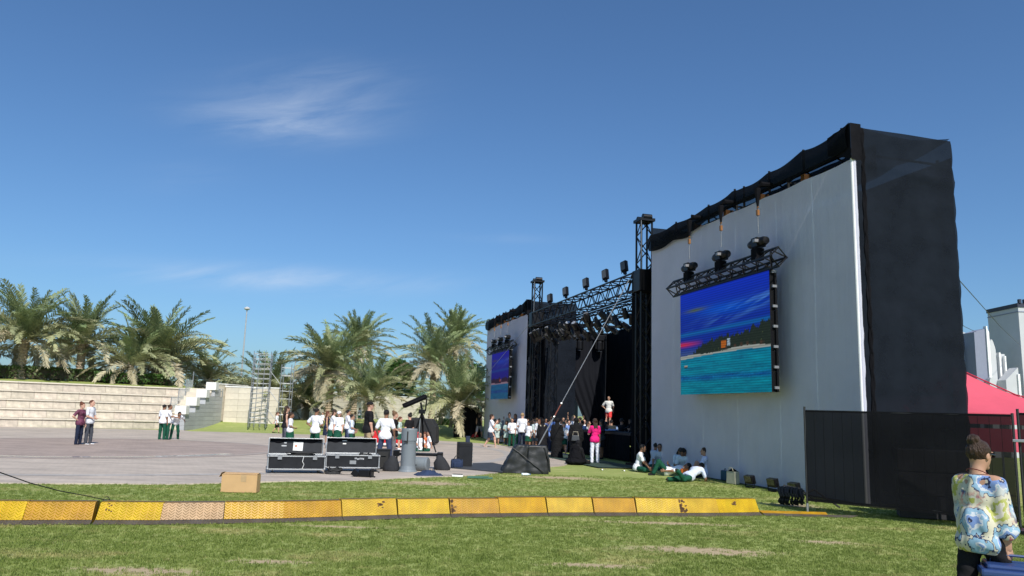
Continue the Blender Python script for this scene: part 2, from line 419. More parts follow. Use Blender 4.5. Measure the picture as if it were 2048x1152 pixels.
rv = ng.nodes.new('FunctionNodeRandomValue'); rv.data_type = 'FLOAT_VECTOR'; rv.inputs[0].default_value = (-.15, -.15, 0); rv.inputs[1].default_value = (.15, .15, 6.28)
rs = ng.nodes.new('FunctionNodeRandomValue'); rs.data_type = 'FLOAT'; rs.inputs[2].default_value = .7; rs.inputs[3].default_value = 1.7
ng.links.new(gi.outputs[0], ip.inputs['Points']); ng.links.new(ci.outputs[0], ip.inputs['Instance'])
ng.links.new(rv.outputs[0], ip.inputs['Rotation']); ng.links.new(rs.outputs[1], ip.inputs['Scale']); ng.links.new(ip.outputs[0], g2.inputs[0])
md = go.modifiers.new('scatter', 'NODES'); md.node_group = ng

# ================================================================== terraces of pale stone seating
STONE = mat('travertine', (0.48, 0.42, 0.34), 0.6, var=0.28, scale=3.2, bump=0.3, bscale=25, rand=0.14, hue=0.008)
STONE_L = mat('travertine_cap', (0.60, 0.54, 0.44), 0.55, var=0.08, scale=3, rand=0.04)
CONC = mat('shaded_wall_blocks', (0.40, 0.41, 0.42), 0.7, var=0.12, scale=3, rand=.08)  # grey is the shade on the stair wall's side, put into the colour
WHITE_P = mat('white_coping_lit_front', (0.74, 0.73, 0.70), 0.6, var=0.06, scale=2, rand=.03)
TB = Vector((-20.3, 47.15, 0)); tdir = Vector((-0.865, -0.505, 0)); tback = Vector((-0.505, 0.865, 0)) # row 0 right end, running left
amp = thing('seating_terrace', 'long pale travertine seating terrace of five steps below the date palms', 'terrace', TB, math.atan2(tdir.y, tdir.x))
# local frame: x along tdir (to the left); local y = rotated 90 ccw of tdir -> (0.505,-0.865) = -tback
blk = {}
NB = 5; TH = 0.515; TD = 0.82
for k in range(NB):
    x0 = -0.15-(k*TD)*0.95; x1 = 30.0; y0 = -k*TD
    n = 0; x = x0
    Lk = 1.15
    while x < x1:
        L_ = min(Lk, x1-x) if n else Lk*(0.55 if k % 2 else 1.0)
        key = round(L_, 3)
        if key not in blk:
            b1 = MB().box((L_/2, -0.35, (TH-0.09)/2), (L_-0.008, 0.70, TH-0.09)).mesh('stone_block', STONE, bevel=0.006)
            b2 = MB().box((L_/2, -0.47, 0), (L_-0.005, 1.0, 0.075)).mesh('coping_slab', STONE_L, bevel=0.008)
            blk[key] = (b1, b2)
        j = rnd.uniform(-.003, .003)
        link('stone_block', blk[key][0], amp, (x, y0+j, k*TH+0.004))
        link('coping_slab', blk[key][1], amp, (x, y0+j+0.045, k*TH+TH-0.045))
        x += L_; n += 1
# cheek wall and stair at the right-hand end
ck = thing('stair_wall', 'stepped wall in shade grey with sunlit-white end blocks at the right end of the terrace', 'wall', (-19.4, 46.2, 0))
CHK = []
for k in range(4):
    y0 = 0.0+k*1.45; z1 = 1.05+k*0.52
    rows = int(round(z1/0.26))
    for r_ in range(rows):
        key = ('c', round(1.45, 2)); 
        h = z1/rows
        kk = ('c', round(h, 3))
        if kk not in blk:
            blk[kk] = MB().box((0, 0.725, h/2), (0.42, 1.445, h-0.008)).mesh('wall_block', CONC, bevel=0.006)
        link('wall_block', blk[kk], ck, (0, y0, r_*h+0.003))
    if 'w' not in blk: blk['w'] = MB().box((0, 0, 0.26), (0.66, 0.5, 0.50)).mesh('end_block', WHITE_P, bevel=0.01)  # white paints the sunlit front ends of the same wall
    link('end_block', blk['w'], ck, (-0.03, y0+0.1, z1-0.12))
# stair flight between terrace and cheek wall with glass rail
GLASS = bpy.data.materials.new('rail_glass'); GLASS.use_nodes = True
gb = GLASS.node_tree.nodes['Principled BSDF']; gb.inputs['Base Color'].default_value = (.75, .8, .78, 1); gb.inputs['Alpha'].default_value = 0.35; gb.inputs['Roughness'].default_value = .08
stf = thing('stone_stair', 'narrow flight of stone stairs with glass rail panels beside the stepped wall', 'stairs', (-20.35, 46.6, 0))
stp = MB().box((0, 0.2, 0.13), (1.5, 0.44, 0.26)).mesh('step', STONE_L, bevel=.008)
for k in range(10): link('step', stp, stf, (0.2, 0.1+k*0.42, k*0.257+.003))
pm = MB().box((0, 0, .5), (.04, .04, 1.0)).mesh('rail_post', ALU); gm = MB().box((0, .5, .52), (.012, .9, .8)).mesh('glass_panel', GLASS)
for k in range(5):
    link('rail_post', pm, stf, (-0.45, 0.2+k*1.0, 0.35+k*0.58)); 
    if k < 4: link('glass_panel', gm, stf, (-0.45, 0.2+k*1.0, 0.45+k*0.58))
# raised lawn above
Z_T = NB*TH
tl = TB+tback*(NB-1)*TD+tback*0.75
mb = MB()
far = 16.0
p0 = tl+tdir*(-3.6); p1 = tl+tdir*45; p2 = Vector((-70, 75, 0)); p3 = Vector((-23.5, 75, 0)); p4 = Vector((-19.7, 52.6, 0)); p5 = Vector((-19.65, 50.5, 0))
mb.poly([(p.x, p.y) for p in (p1, p0, p5, p4, p3, p2)], Z_T-1.6, Z_T-0.004)
struct(mb.build('terrain', GRASS))
# mound with the palms, gently rising
mb = MB()
def mound(a, b):
    s = tl+tdir*(-3.0+44*a)+tback*(0.9+10*b)
    if s.x > -20.2: s.x = -20.2
    return (s.x, s.y, Z_T+0.02+0.30*min(1, b*2.2)*(1 if a > .02 else 0.3)+0.03*noise.noise(s*0.6))
mb.grid(mound, 60, 14); struct(mb.build('terrain', GRASS, smooth=True))

# boundary wall running away behind the palms
WP = [Vector((-19.5, 51.6, .5)), Vector((-16.9, 62, .5)), Vector((-12.6, 75.5, .5)), Vector((-2.0, 96, .4))]
BEIGE = mat('beige_stone_course', (0.60, 0.54, 0.44), 0.65, var=0.10, scale=3, bump=.15, rand=.07, hue=.005)
wallt = thing('boundary_wall', 'long cream stone boundary wall with a flat top running behind the palms', 'wall', WP[0])
cache = {}
for i in range(3):
    a, b_ = WP[i], WP[i+1]; L_ = (b_-a).length; n = int(round(L_/2.0)); seg = L_/n; ang = math.atan2(b_.y-a.y, b_.x-a.x)
    rows = 6; h = 2.4/rows; bm_ = MB().box((seg/2, 0, h/2), (seg-0.012, 0.3, h-0.012)).mesh('stone_panel', BEIGE)
    cp = MB().box((seg/2, 0, .04), (seg-.006, .36, .08)).mesh('coping', WHITE_P)
    for j in range(n):
        p = a.lerp(b_, j/n)-WP[0]
        for r_ in range(rows): link('stone_panel', bm_, wallt, (p.x, p.y, p.z+r_*h), (0, 0, ang))
        link('coping', cp, wallt, (p.x, p.y, p.z+2.4), (0, 0, ang))
# short return wall facing the camera just right of the stair wall
wr = thing('return_wall', 'short cream wall facing the lawn between the grey stepped wall and the low palm', 'wall', (-19.1, 52.3, .35))
mq = MB().box((.45, 0, .2), (.892, .3, .392)).mesh('stone_panel', BEIGE, bevel=.004)
for c_ in range(4):
    for r_ in range(6): link('stone_panel', mq, wr, (c_*.9, c_*.0, r_*.4))
link('coping', MB().box((1.8, 0, .04), (3.66, .36, .08)).mesh('coping', WHITE_P), wr, (0, 0, 2.4))
# ================================================================== palms
FR_G = mat('palm_frond_green', (0.22, 0.27, 0.12), 0.55, var=0.25, scale=3, rand=0.25, hue=0.02, trans=0.25)
FR_O = mat('palm_frond_olive', (0.36, 0.37, 0.20), 0.6, var=0.25, scale=3, rand=0.22, hue=0.015, trans=0.25)
FR_T = mat('palm_frond_straw', (0.47, 0.415, 0.28), 0.7, var=0.25, scale=3, rand=0.2, hue=0.01, trans=0.2)
BARK = mat('palm_bark', (0.33, 0.26, 0.18), 0.9, var=0.3, scale=9, bump=0.6, bscale=30, rand=.1)
def frond_mesh(e0, e1, L_, m, seed, wid=1.0, lift=0.0):
    q = random.Random(seed); mb = MB(); n = 62; pts = []; p = Vector((0, 0.1, 0)); side_b = q.uniform(-.25, .25)
    for i in range(n+1):
        t = i/n; e = R(e0+(e1-e0)*(t**1.25)); st = L_/n
        p = p+Vector((side_b*t*st, math.cos(e)*st, math.sin(e)*st)); pts.append((p.copy(), e))
    mb.tube([pts[i][0] for i in range(0, n+1, 6)], [0.028*(1-.85*i/n) for i in range(0, n+1, 6)], 4)
    for i in range(3, n+1):
        t = i/n; P, e = pts[i]; T = Vector((0, math.cos(e), math.sin(e))); U_ = Vector((0, -math.sin(e), math.cos(e)))
        ll = 0.60*wid*(min(1, t*5)**.6)*(1-0.62*t**2.2)
        for s in (-1, 1):
            for rep in range(1):
                a = R(56-24*t+q.uniform(-8, 8)); vee = R(lift+18+q.uniform(-30, 30))
                D = (Vector((s, 0, 0))*math.cos(vee)+U_*math.sin(vee))*math.sin(a)+T*math.cos(a)
                l = ll*q.uniform(.75, 1.1); Q = P+T*q.uniform(0, L_/n)
                droop = Vector((0, 0, -0.16*l)); w = 0.024
                wv = T.cross(D).cross(D).normalized()*w
                mid = Q+D*l*.55+droop*.25; end = Q+D*l+droop
                mb.add([Q-wv*.5, Q+wv*.5, mid+wv, mid-wv, end], [(0, 1, 2, 3), (3, 2, 4)])
    return mb.mesh('frond', m)
FR = {'up': [frond_mesh(84, 58, 2.9, FR_G, 1), frond_mesh(76, 38, 3.1, FR_G, 2), frond_mesh(68, 22, 3.2, FR_G, 12)],
      'mid': [frond_mesh(54, -12, 3.3, FR_G, 3), frond_mesh(40, -28, 3.3, FR_O, 4), frond_mesh(48, -20, 3.3, FR_O, 13)],
      'low': [frond_mesh(20, -38, 3.3, FR_O, 5), frond_mesh(8, -48, 3.1, FR_T, 6), frond_mesh(22, -42, 3.3, FR_O, 14)],
      'dry': [frond_mesh(-5, -60, 2.6, FR_T, 7), frond_mesh(-25, -75, 2.2, FR_T, 8)]}
def palm(px, pbase, z0, Y, ptop, label, counts=(12, 18, 18, 8), rad=1.0, trunk_r=0.24, lean=0.0, extra_scale=None, bend=0):
    b = at(px, pbase, Y); base = Vector((b.x, Y, z0 if z0 is not None else b.z))
    H = height_at(base, px+lean, ptop)
    rad *= 1.06; fs = rad
    th = max(0.5, H-2.75*fs)          # trunk length up to the crown's heart
    t = thing('palm_tree', label, 'palm tree', base, 0)
    q = random.Random(int(px*13+ptop))
    pts = []; rs = []; n = int(max(6, th/0.09))
    lx = lean*Y/1530
    for i in range(n+1):
        k = i/n; pts.append((lx*k**1.5, 0, -0.15+(th+.15)*k)); rs.append(trunk_r*(1.25-.35*min(1, k*3))*(1.13 if i % 2 else 0.93))
    mb = MB(); mb.tube(pts, rs, 12)
    for i in range(int(th*22)+30):      # old leaf bases
        z = q.uniform(0.2, 1.0)**.7*th; a = q.uniform(0, 6.28); k = z/th; c = Vector((lx*k**1.5, 0, z)); d = Vector((math.cos(a), math.sin(a), 0))
        r_ = trunk_r*(1.25-.35*min(1, k*3)); up = .10+.14*k**6
        mb.tube([c+d*r_*.75, c+d*(r_+.05+.06*k**4)+Vector((0, 0, up))], [.06, .025], 4)
    mb.build('trunk', BARK, t)
    top = Vector((lx, 0, th))
    for kind, cnt in zip(('up', 'mid', 'low', 'dry'), (int(counts[0]*1.6), int(counts[1]*1.15), int(counts[2]*(.72 if z0 > 2 else .85)), int(counts[3]*.8))):
        ga = q.uniform(0, 6.28)
        for i in range(cnt):
            a = ga+i*2.39996+q.uniform(-.2, .2); mt = FR[kind][q.randrange(len(FR[kind]))]
            s = fs*q.uniform(.85, 1.12)
            if kind == 'up': off = .12
            else: off = .06
            link('frond', mt, t, top+Vector((0, 0, off*q.uniform(-1, 1))), (R(q.uniform(-9, 9)), R(q.uniform(-14, 14)), a), s)
    return t
PL = [
 # px, base row, z0, Y, top row, label, counts, rad
 (40, 757, 2.9, 50, 573, 'tall date palm at the far left edge above the seating terrace', (12, 22, 22, 10), 1.18, .26),
 (157, 763, 2.9, 52, 590, 'date palm with a bare ringed trunk, second from the left on the terrace', (12, 14, 8, 6), 1.12, .27),
 (118, 752, 2.9, 60, 640, 'smaller date palm half hidden behind the second palm of the terrace', (8, 14, 12, 6), 1.05, .2),
 (257, 768, 2.9, 53, 650, 'short leaning date palm left of the broad full palm on the terrace', (6, 14, 14, 6), .95, .22),
 (308, 772, 2.9, 56, 614, 'broad full-crowned date palm on the terrace above the stair wall', (16, 32, 24, 8), 1.40, .32),
 (415, 770, 2.9, 60, 684, 'date palm behind the right end of the seating terrace', (6, 16, 16, 6), 1.0, .22),
 (535, 845, .5, 56, 703, 'low bushy date palm behind the aluminium scaffold tower', (10, 20, 22, 12), 1.12, .26),
 (462, 835, .5, 66, 742, 'low date palm between the cream wall and the scaffold tower', (5, 14, 12, 4), .9, .2),
 (655, 845, .5, 56, 650, 'large date palm with a thick hanging skirt left of the round green tree', (12, 24, 24, 16), 1.15, .30),
 (706, 845, .5, 68, 627, 'taller date palm rising behind the large palm with the hanging skirt', (16, 18, 12, 6), 1.05, .24),
 (735, 848, .5, 50, 708, 'young date palm with upright fronds in front of the cream wall', (12, 16, 16, 4), .98, .25),
 (862, 850, .5, 53, 646, 'slim date palm with upright fronds and a hanging straw skirt', (13, 10, 18, 14), .98, .22),
 (905, 845, .5, 64, 618, 'tallest date palm beside the far wing, with brown lower fronds', (18, 14, 10, 10), 1.0, .2),
 (918, 850, .4, 48, 716, 'stout date palm next to the black panel by the far wing', (12, 20, 20, 4), .98, .30),
 (612, 845, .5, 60, 742, 'young low date palm between the scaffold tower and the large skirted palm', (7, 14, 14, 4), .9, .2),
 (-60, 757, 2.9, 52, 600, 'date palm mostly outside the left edge of the picture', (10, 18, 18, 6), 1.15, .26),
]
for p in PL: palm(*p[:5], p[5], p[6], p[7], p[8])

# leafy masses
LEAF = mat('green_leaves', (0.055, 0.12, 0.022), 0.5, var=0.4, scale=2.5, trans=0.25)
LEAF_D = mat('hedge_leaves', (0.06, 0.095, 0.025), 0.55, var=0.45, scale=2.0, trans=0.2)
TWIG = mat('hedge_twigs', (0.06, 0.05, 0.03), 0.9)
def leaf_cloud(mb, lobes, n, size, seed):
    q = random.Random(seed); tw = sum(l[3]*l[4]*l[5] for l in lobes)
    for (cx, cy, cz, a, b_, c) in lobes:
        for _ in range(int(n*a*b_*c/tw)):
            while True:
                v = Vector((q.uniform(-1, 1), q.uniform(-1, 1), q.uniform(-1, 1)))
                if .35 < v.length < 1: break
            v = v.normalized()*(v.length**.5)*(1+.18*noise.noise(v*3+Vector((cx, 0, 0))))
            P = Vector((cx+v.x*a, cy+v.y*b_, cz+v.z*c)); s = size*q.uniform(.5, 1.2)
            d = Vector((q.gauss(0, 1), q.gauss(0, 1), q.gauss(0, .6))).normalized(); e = d.orthogonal().normalized(); e.rotate(Matrix.Rotation(q.uniform(0, 3), 3, d))
            mb.add([P-d*s, P+e*s*.45, P+d*s, P-e*s*.45], [(0, 1, 2, 3)])
def round_tree(px, ptop, Y, rpx, label):
    c = at(px, ptop, Y); r_ = rpx*Y/1530; base = Vector((c.x, Y, 0.5)); H = c.z-0.5
    t = thing('round_tree', label, 'tree', base)
    mb = MB(); mb.tube([(0, 0, -.1), (.1, 0, H*.35), (0, .1, H*.55)], [.22, .16, .1], 8)
    q = random.Random(px)
    for k in range(7): 
        a = q.uniform(0, 6.28); mb.tube([(0, .05, H*.45), (math.cos(a)*r_*.6, math.sin(a)*r_*.6, H*q.uniform(.6, .85))], [.08, .03], 5)
    mb.build('trunk', TWIG, t)
    mb = MB(); lob = [(0, 0, H-r_*1.0, r_*.8, r_*.8, r_*.8)]
    for k in range(9):
        a = k*.7; lob.append((math.cos(a)*r_*.65, math.sin(a)*r_*.65, H-r_*q.uniform(.5, 1.7), r_*.45, r_*.45, r_*.42))
    leaf_cloud(mb, lob, 6500, .17, px); mb.build('crown', LEAF, t)
round_tree(800, 716, 82, 34, 'round bright green tree between the skirted palms')
round_tree(936, 714, 84, 38, 'round bright green tree behind the palms next to the far wing')
round_tree(700, 770, 84, 30, 'low green tree peeping over the cream wall')
def hedge(pts, z0, h, d, label, n, seed, m=LEAF_D):
    a = pts[0]; t = thing('hedge', label, 'hedge', (a[0], a[1], z0))
    mb = MB(); core = MB(); q = random.Random(seed); rel = [Vector((p[0]-a[0], p[1]-a[1], 0)) for p in pts]
    Ls = [(rel[i+1]-rel[i]).length for i in range(len(rel)-1)]; T = sum(Ls)
    for i in range(len(rel)-1):
        P, Q = rel[i], rel[i+1]; mid = (P+Q)/2; an = math.atan2((Q-P).y, (Q-P).x)
        core.box((mid.x, mid.y, h*.45), (Ls[i], d*.7, h*.8), rz(an))
        nn = Vector((-(Q-P).y, (Q-P).x, 0)).normalized()
        for _ in range(int(n*Ls[i]/T)):
            s = q.random(); side = q.random()
            hh = h*(1+.10*noise.noise(Vector((P.lerp(Q, s).x*.9, seed, 0))))
            if side < .5: off = -d/2*q.uniform(.75, 1.1); z = q.uniform(0, hh)
            elif side < .6: off = d/2*q.uniform(.75, 1.1); z = q.uniform(0, hh)
            else: off = q.uniform(-d/2, d/2); z = hh*q.uniform(.8, 1.04)
            C_ = P.lerp(Q, s)+nn*off+Vector((0, 0, z)); sz = .10*q.uniform(.6, 1.3)
            dd = Vector((q.gauss(0, 1), q.gauss(0, 1), q.gauss(0, 1))).normalized(); e = dd.orthogonal().normalized()
            mb.add([C_-dd*sz, C_+e*sz*.5, C_+dd*sz, C_-e*sz*.5], [(0, 1, 2, 3)])
    core.build('dark_core', TWIG, t); mb.build('foliage', m, t)  # solid dark core box added inside the foliage
    return t
h0 = tl+tback*3.6
hedge([tuple((h0+tdir*s)[:2]) for s in (-.4, 2.6, 4.2)], 2.85, .62, 1.0, 'bright clipped hedge at the right end of the terrace lawn', 2600, 1, LEAF)
hedge([tuple((h0+tback*.8+tdir*s)[:2]) for s in (2.4, 9, 14, 20, 28)], 2.85, .78, 1.2, 'long dark clipped hedge behind the palms of the terrace', 14000, 2)
hedge([(-30, 66), (-18, 72)], .6, 2.9, 2, 'dense hedge behind the low palms left of the large skirted palm', 3500, 3)
hedge([(-17, 80), (-10, 88), (2, 100)], .6, 3.1, 2, 'dense green hedge rising over the cream wall', 9000, 4, LEAF)
# small shrubs at the foot of the wall by the far wing
for i, (px, py, r_, lb) in enumerate([(890, 858, .55, 'low green shrub at the foot of the wall near the woman in dark shorts'), (1150, 790, .9, 'green shrub seen through the gap in the stage curtain')]):
    if i == 0: P = gp(px, py, .35); P.z = .3
    else: P = ST(9.5, 47, 0.65)
    t = thing('shrub', lb, 'shrub', P); mb = MB(); leaf_cloud(mb, [(0, 0, r_*.7, r_, r_, r_*.7), (r_, 0, r_*.5, r_*.7, r_*.7, r_*.5)], 1800, .09, i); mb.build('foliage', LEAF, t)
    MB().tube([(0, 0, 0), (0, 0, r_*.6)], .04, 5).build('stem', TWIG, t)
# ================================================================== stage wings
def white_cloth():
    M = mat('white_stretch_cloth', (0.84, 0.835, 0.96), 0.8, var=0.06, scale=1.1, spec=.15)
    N, L = M.node_tree.nodes, M.node_tree.links
    b = N['Principled BSDF']; g = N.new('ShaderNodeTexCoord'); sp = N.new('ShaderNodeMapping'); sp.inputs['Scale'].default_value = (1, 3.0, .35)
    L.new(g.outputs['Object'], sp.inputs[0]); t = N.new('ShaderNodeTexNoise'); t.inputs['Scale'].default_value = 1.4; t.inputs['Detail'].default_value = 5
    L.new(sp.outputs[0], t.inputs['Vector']); bp = N.new('ShaderNodeBump'); bp.inputs['Strength'].default_value = .6; bp.inputs['Distance'].default_value = .06
    L.new(t.outputs[0], bp.inputs['Height']); L.new(bp.outputs[0], b.inputs['Normal'])
    tr = N.new('ShaderNodeBsdfTranslucent'); tr.inputs[0].default_value = (.86, .85, .98, 1)
    ms = N.new('ShaderNodeMixShader'); ms.inputs[0].default_value = .42
    tp = N.new('ShaderNodeBsdfTransparent'); m2 = N.new('ShaderNodeMixShader'); m2.inputs[0].default_value = .035
    L.new(b.outputs[0], ms.inputs[1]); L.new(tr.outputs[0], ms.inputs[2]); L.new(ms.outputs[0], m2.inputs[1]); L.new(tp.outputs[0], m2.inputs[2])
    L.new(m2.outputs[0], N['Material Output'].inputs[0]); return M
WCLOTH = white_cloth()
SCRIM = scrim('black_scrim', (0.011, 0.014, 0.020), 0.045)
SCRIM2 = scrim('black_scrim_band', (0.006, 0.007, 0.009), 0.04)
NET = scrim('open_shade_net', (0.012, 0.013, 0.016), 0.22)
SEAM = mat('cloth_seam', (0.80, 0.80, 0.90), .8, spec=.1)
FRAME = mat('dark_scaffold_tube', (0.10, 0.10, 0.105), .5, .5)
TIMBER = mat('brown_timber_block', (0.22, 0.10, 0.035), .8, var=.3)
ORANGE = mat('orange_hook', (0.26, 0.11, 0.03), .5)

def wing(label, u0, u1, H, tops, seams, seed):
    """one screened scaffold wing: tops = list of (u, z) peaks of the black band along its top"""
    D = 2.65; t = sthing('stage_wing', label, 'stage wing', 0, u0)
    Lu = u1-u0; q = random.Random(seed)
    # scaffold
    tube = {}
    def bar(name, p, q_, r_=.03):
        p = Vector(p); q_ = Vector(q_); L_ = (q_-p).length; k = (round(L_, 2), r_)
        if k not in tube: tube[k] = MB().tube([(0, 0, 0), (0, 0, L_)], r_, 6).mesh(name, FRAME)
        o = link(name, tube[k], t, p); o.rotation_euler = (q_-p).to_track_quat('Z', 'Y').to_euler()
    nb = max(2, int(round(Lu/2.4))); us = [.18+(Lu-.36)*i/nb for i in range(nb+1)]
    for w_ in (.22, D-.2):
        for u in us: bar('scaffold_post', (w_, u, 0), (w_, u, H-.35), .035)
        for z in (0.4, 2.3, 4.3, 6.2, H-.75):
            for a, b_ in zip(us, us[1:]): bar('scaffold_rail', (w_, a, z), (w_, b_, z), .028)
        for i, (a, b_) in enumerate(zip(us, us[1:])):
            for z in (.4, 2.3, 4.3): bar('scaffold_brace', (w_, a if i % 2 else b_, z), (w_, b_ if i % 2 else a, z+2), .024)
            bar('scaffold_brace', (w_, a, 6.2), (w_, (a+b_)/2, H-.75), .024); bar('scaffold_brace', (w_, b_, 6.2), (w_, (a+b_)/2, H-.75), .024)
    for u in us:
        for z in (2.3, 4.3, 6.2, H-.45): bar('scaffold_transom', (.22, u, z), (D-.2, u, z), .028)
    # white front cloth
    top = 7.24*H/7.9
    mb = MB()
    def fc(a, b_):
        return (0.035*noise.noise(Vector((a*6, b_*2, seed)))*(1-abs(2*a-1)**6)+.02*math.sin(a*40)*.2*(1-b_), a*Lu, .02+b_*(top-.02)-.03*math.sin(math.pi*((a*6) % 1))*(b_ > .99))
    mb.grid(fc, 60, 30)
    # return strip round the near corner
    if u0 < 1: mb.grid(lambda a, b_: (-.0+a*.10-.02*math.sin(a*3.14), -.035-.02*math.sin(a*3.14)+.01*noise.noise(Vector((0, b_*9, 3))), .02+b_*(top-.02)), 4, 30)
    mb.build('front_cloth', WCLOTH, t, smooth=True)
    for s in seams:
        if s < Lu: MB().grid(lambda a, b_: (fc((s+.022*a)/Lu, b_)[0]-.004, s+.022*a, .05+b_*(top-.1)), 1, 30).build('seam', SEAM, t, smooth=True)
    if u0 < 1: MB().tube([(-.01, -.01, .02), (-.01, -.01, top+.02)], .03, 8).build('corner_edge', mat('bright_white_edge', (.8, .8, .8), .6, var=.02), t)
    # black end sheets
    def endsheet(uu, sgn):
        mb = MB()
        def f(a, b_):
            w_ = .06+a*(D-.06); z = .03+b_*(H+.02)
            if a > .97: w_ += .035*abs(math.sin(b_*math.pi*13))**.6-.04
            wr = .02*noise.noise(Vector((a*3, b_*22, seed)))+.02*noise.noise(Vector((a*2, b_*4, seed+5)))*math.sin(a*math.pi)
            wr += .03*math.exp(-((b_-.905+0.03*a)/.012)**2)
            return (w_, uu+sgn*(.02+wr), z)
        mb.grid(f, 26, 90); return mb
    endsheet(-.03, -1).build('end_sheet', SCRIM, t, smooth=True)
    endsheet(Lu+.03, 1).build('end_sheet', SCRIM, t, smooth=True)
    mb = MB(); mb.grid(lambda a, b_: (D+.03*noise.noise(Vector((a*9, b_*7, 1))), a*Lu, .03+b_*(H-.35)), 30, 20); mb.build('back_sheet', SCRIM, t, smooth=True)
    # gathered cloth down the near corner
    mb = MB()
    for k in range(3):
        mb.tube([(.20+.02*k+.015*math.sin(j*1.7+k), -.06-.01*k+.02*noise.noise(Vector((j*.8, k, 2))), .03+j*H/60) for j in range(61)], [.022+.012*noise.noise(Vector((j*.9, k*3, 7))) for j in range(61)], 5)
    mb.build('corner_gather', BLACKF, t, smooth=True)
    mb = MB(); mb.grid(lambda a, b_: (-.07+.10*math.sin(b_*1.5)*0+.0, -.07+a*.75, H+.12-a*.10-b_*(.80-.38*a)+.02*noise.noise(Vector((a*5, b_*5, 2)))), 10, 8); mb.grid(lambda a, b_: (-.07+a*.27, -.075, H+.12-b_*.82+.0*a), 6, 6); mb.build('corner_sheet', BLACKF, t, smooth=True)
    # black band along the top: peaks at the posts, sagging between, hanging in front
    mb = MB()
    def topz(u):
        for (a, za), (b_, zb) in zip(tops, tops[1:]):
            if a <= u <= b_:
                s = (u-a)/(b_-a); return za+(zb-za)*s-.085*math.sin(math.pi*s)*min(1, (b_-a)/1.6)
        return tops[-1][1] if u > tops[-1][0] else tops[0][1]
    def band(a, b_):
        u = a*Lu; zt = topz(u); dep = .56+.10*noise.noise(Vector((a*5, 1, seed)))
        if .22 < a < .72: dep *= .78
        return (-.05-.10*math.sin(b_*2.6)+.03*noise.noise(Vector((a*14, b_*2, 2))), u, zt-b_*dep)
    mb.grid(band, 90, 6)
    mb.cur = 1; mb.grid(lambda a, b_: (-.05+b_*(D+.05), a*Lu, topz(a*Lu)-.35*math.sin(b_*3.14)*.5-.02*b_+.03*noise.noise(Vector((a*8, b_*4, 9)))), 60, 5)
    mb.build('top_band', [SCRIM2, NET], t, smooth=True)
    for (u, z) in tops[1:-1]: MB().tube([(0, u, z-.5), (0, u, z+.05)], .03, 6).build('top_peg', BLACKM, t)
    for u in [1.9, 3.7, 5.4, 7.2]:
        if u < Lu: MB().box((.28, u, top+.14), (.24, .14, .18)).build('timber_block', TIMBER, t)
    MB().box((.34, Lu/2, top+.10), (.08, Lu-.3, .10)).build('ledger_beam', BLACKM, t); MB().box((.34, Lu/2, top+.36), (.08, Lu-.3, .07)).build('ledger_beam', BLACKM, t)
    mb = MB(); q = random.Random(seed)
    for k in range(int(Lu/1.1)):
        u = .5+k*1.1; mb.tube([(.34, u, top+.08), (.34, u+.5, top+.40)], .022, 5)
    mb.build('lattice', BLACKM, t)
    mb = MB(); mb.grid(lambda a, b_: (.9+.08*noise.noise(Vector((a*9, b_*3, 4))), .3+a*(Lu*.45), top-.2+b_*(.75)), 20, 4); mb.build('inner_sheet', SCRIM2, t, smooth=True)
    return t
T1 = [(0, 8.05), (.28, 7.98), (1.62, 7.93), (3.0, 7.82), (4.15, 7.75), (4.6, 7.8), (6.0, 7.72), (8.0, 7.68), (9.75, 7.68)]
wing('nearest stage wing, a tall white cloth wall with black mesh end and black top band', 0.0, 9.75, 7.9, T1, [1.35, 2.75, 4.6, 6.4, 8.2], 1)
T2 = [(0, 7.4), (.3, 7.42), (1.5, 7.3), (2.9, 7.3), (4.4, 7.28), (5.8, 7.28), (7.3, 7.25), (8.75, 7.25)]
wing('far stage wing: smaller looking white cloth wall beyond the black stage opening', 24.15, 32.9, 7.3, T2, [1.5, 3.0, 4.5, 6, 7.5], 2)

# ------------------------------------------------------------------ trusses
def truss(parent, a, b, size, bay, rot=0.0, rc=.026, rb=.013, m=BLACKM):
    a = Vector(a); b = Vector(b); L_ = (b-a).length; T = (b-a).normalized()
    up = Vector((0, 0, 1)) if abs(T.z) < .9 else Vector((1, 0, 0)); x = T.cross(up).normalized(); y = x.cross(T)
    c4 = [(x*math.cos(rot+math.pi/4+k*math.pi/2)+y*math.sin(rot+math.pi/4+k*math.pi/2))*size/math.sqrt(2) for k in range(4)]
    cm = MB().tube([(0, 0, 0), (0, 0, L_)], rc, 6).mesh('chord', m)
    for c in c4: link('chord', cm, parent, a+c, (b-a).to_track_quat('Z', 'Y').to_euler())
    n = max(1, int(round(L_/bay))); st = L_/n; L2 = math.hypot(st, size); L3 = size
    dm = MB().tube([(0, 0, 0), (0, 0, L2)], rb, 4, False).mesh('brace', m)
    sm = MB().tube([(0, 0, 0), (0, 0, L3)], rb, 4, False).mesh('brace', m)
    for k in range(4):
        p, q_ = c4[k], c4[(k+1) % 4]
        for i in range(n):
            s, e = (p, q_) if (i+k) % 2 else (q_, p); P = a+s+T*st*i; Q = a+e+T*st*(i+1)
            link('brace', dm, parent, P, (Q-P).to_track_quat('Z', 'Y').to_euler())
    for i in (0, n):
        for k in range(4):
            P = a+c4[k]+T*st*i; Q = a+c4[(k+1) % 4]+T*st*i; link('brace', sm, parent, P, (Q-P).to_track_quat('Z', 'Y').to_euler())

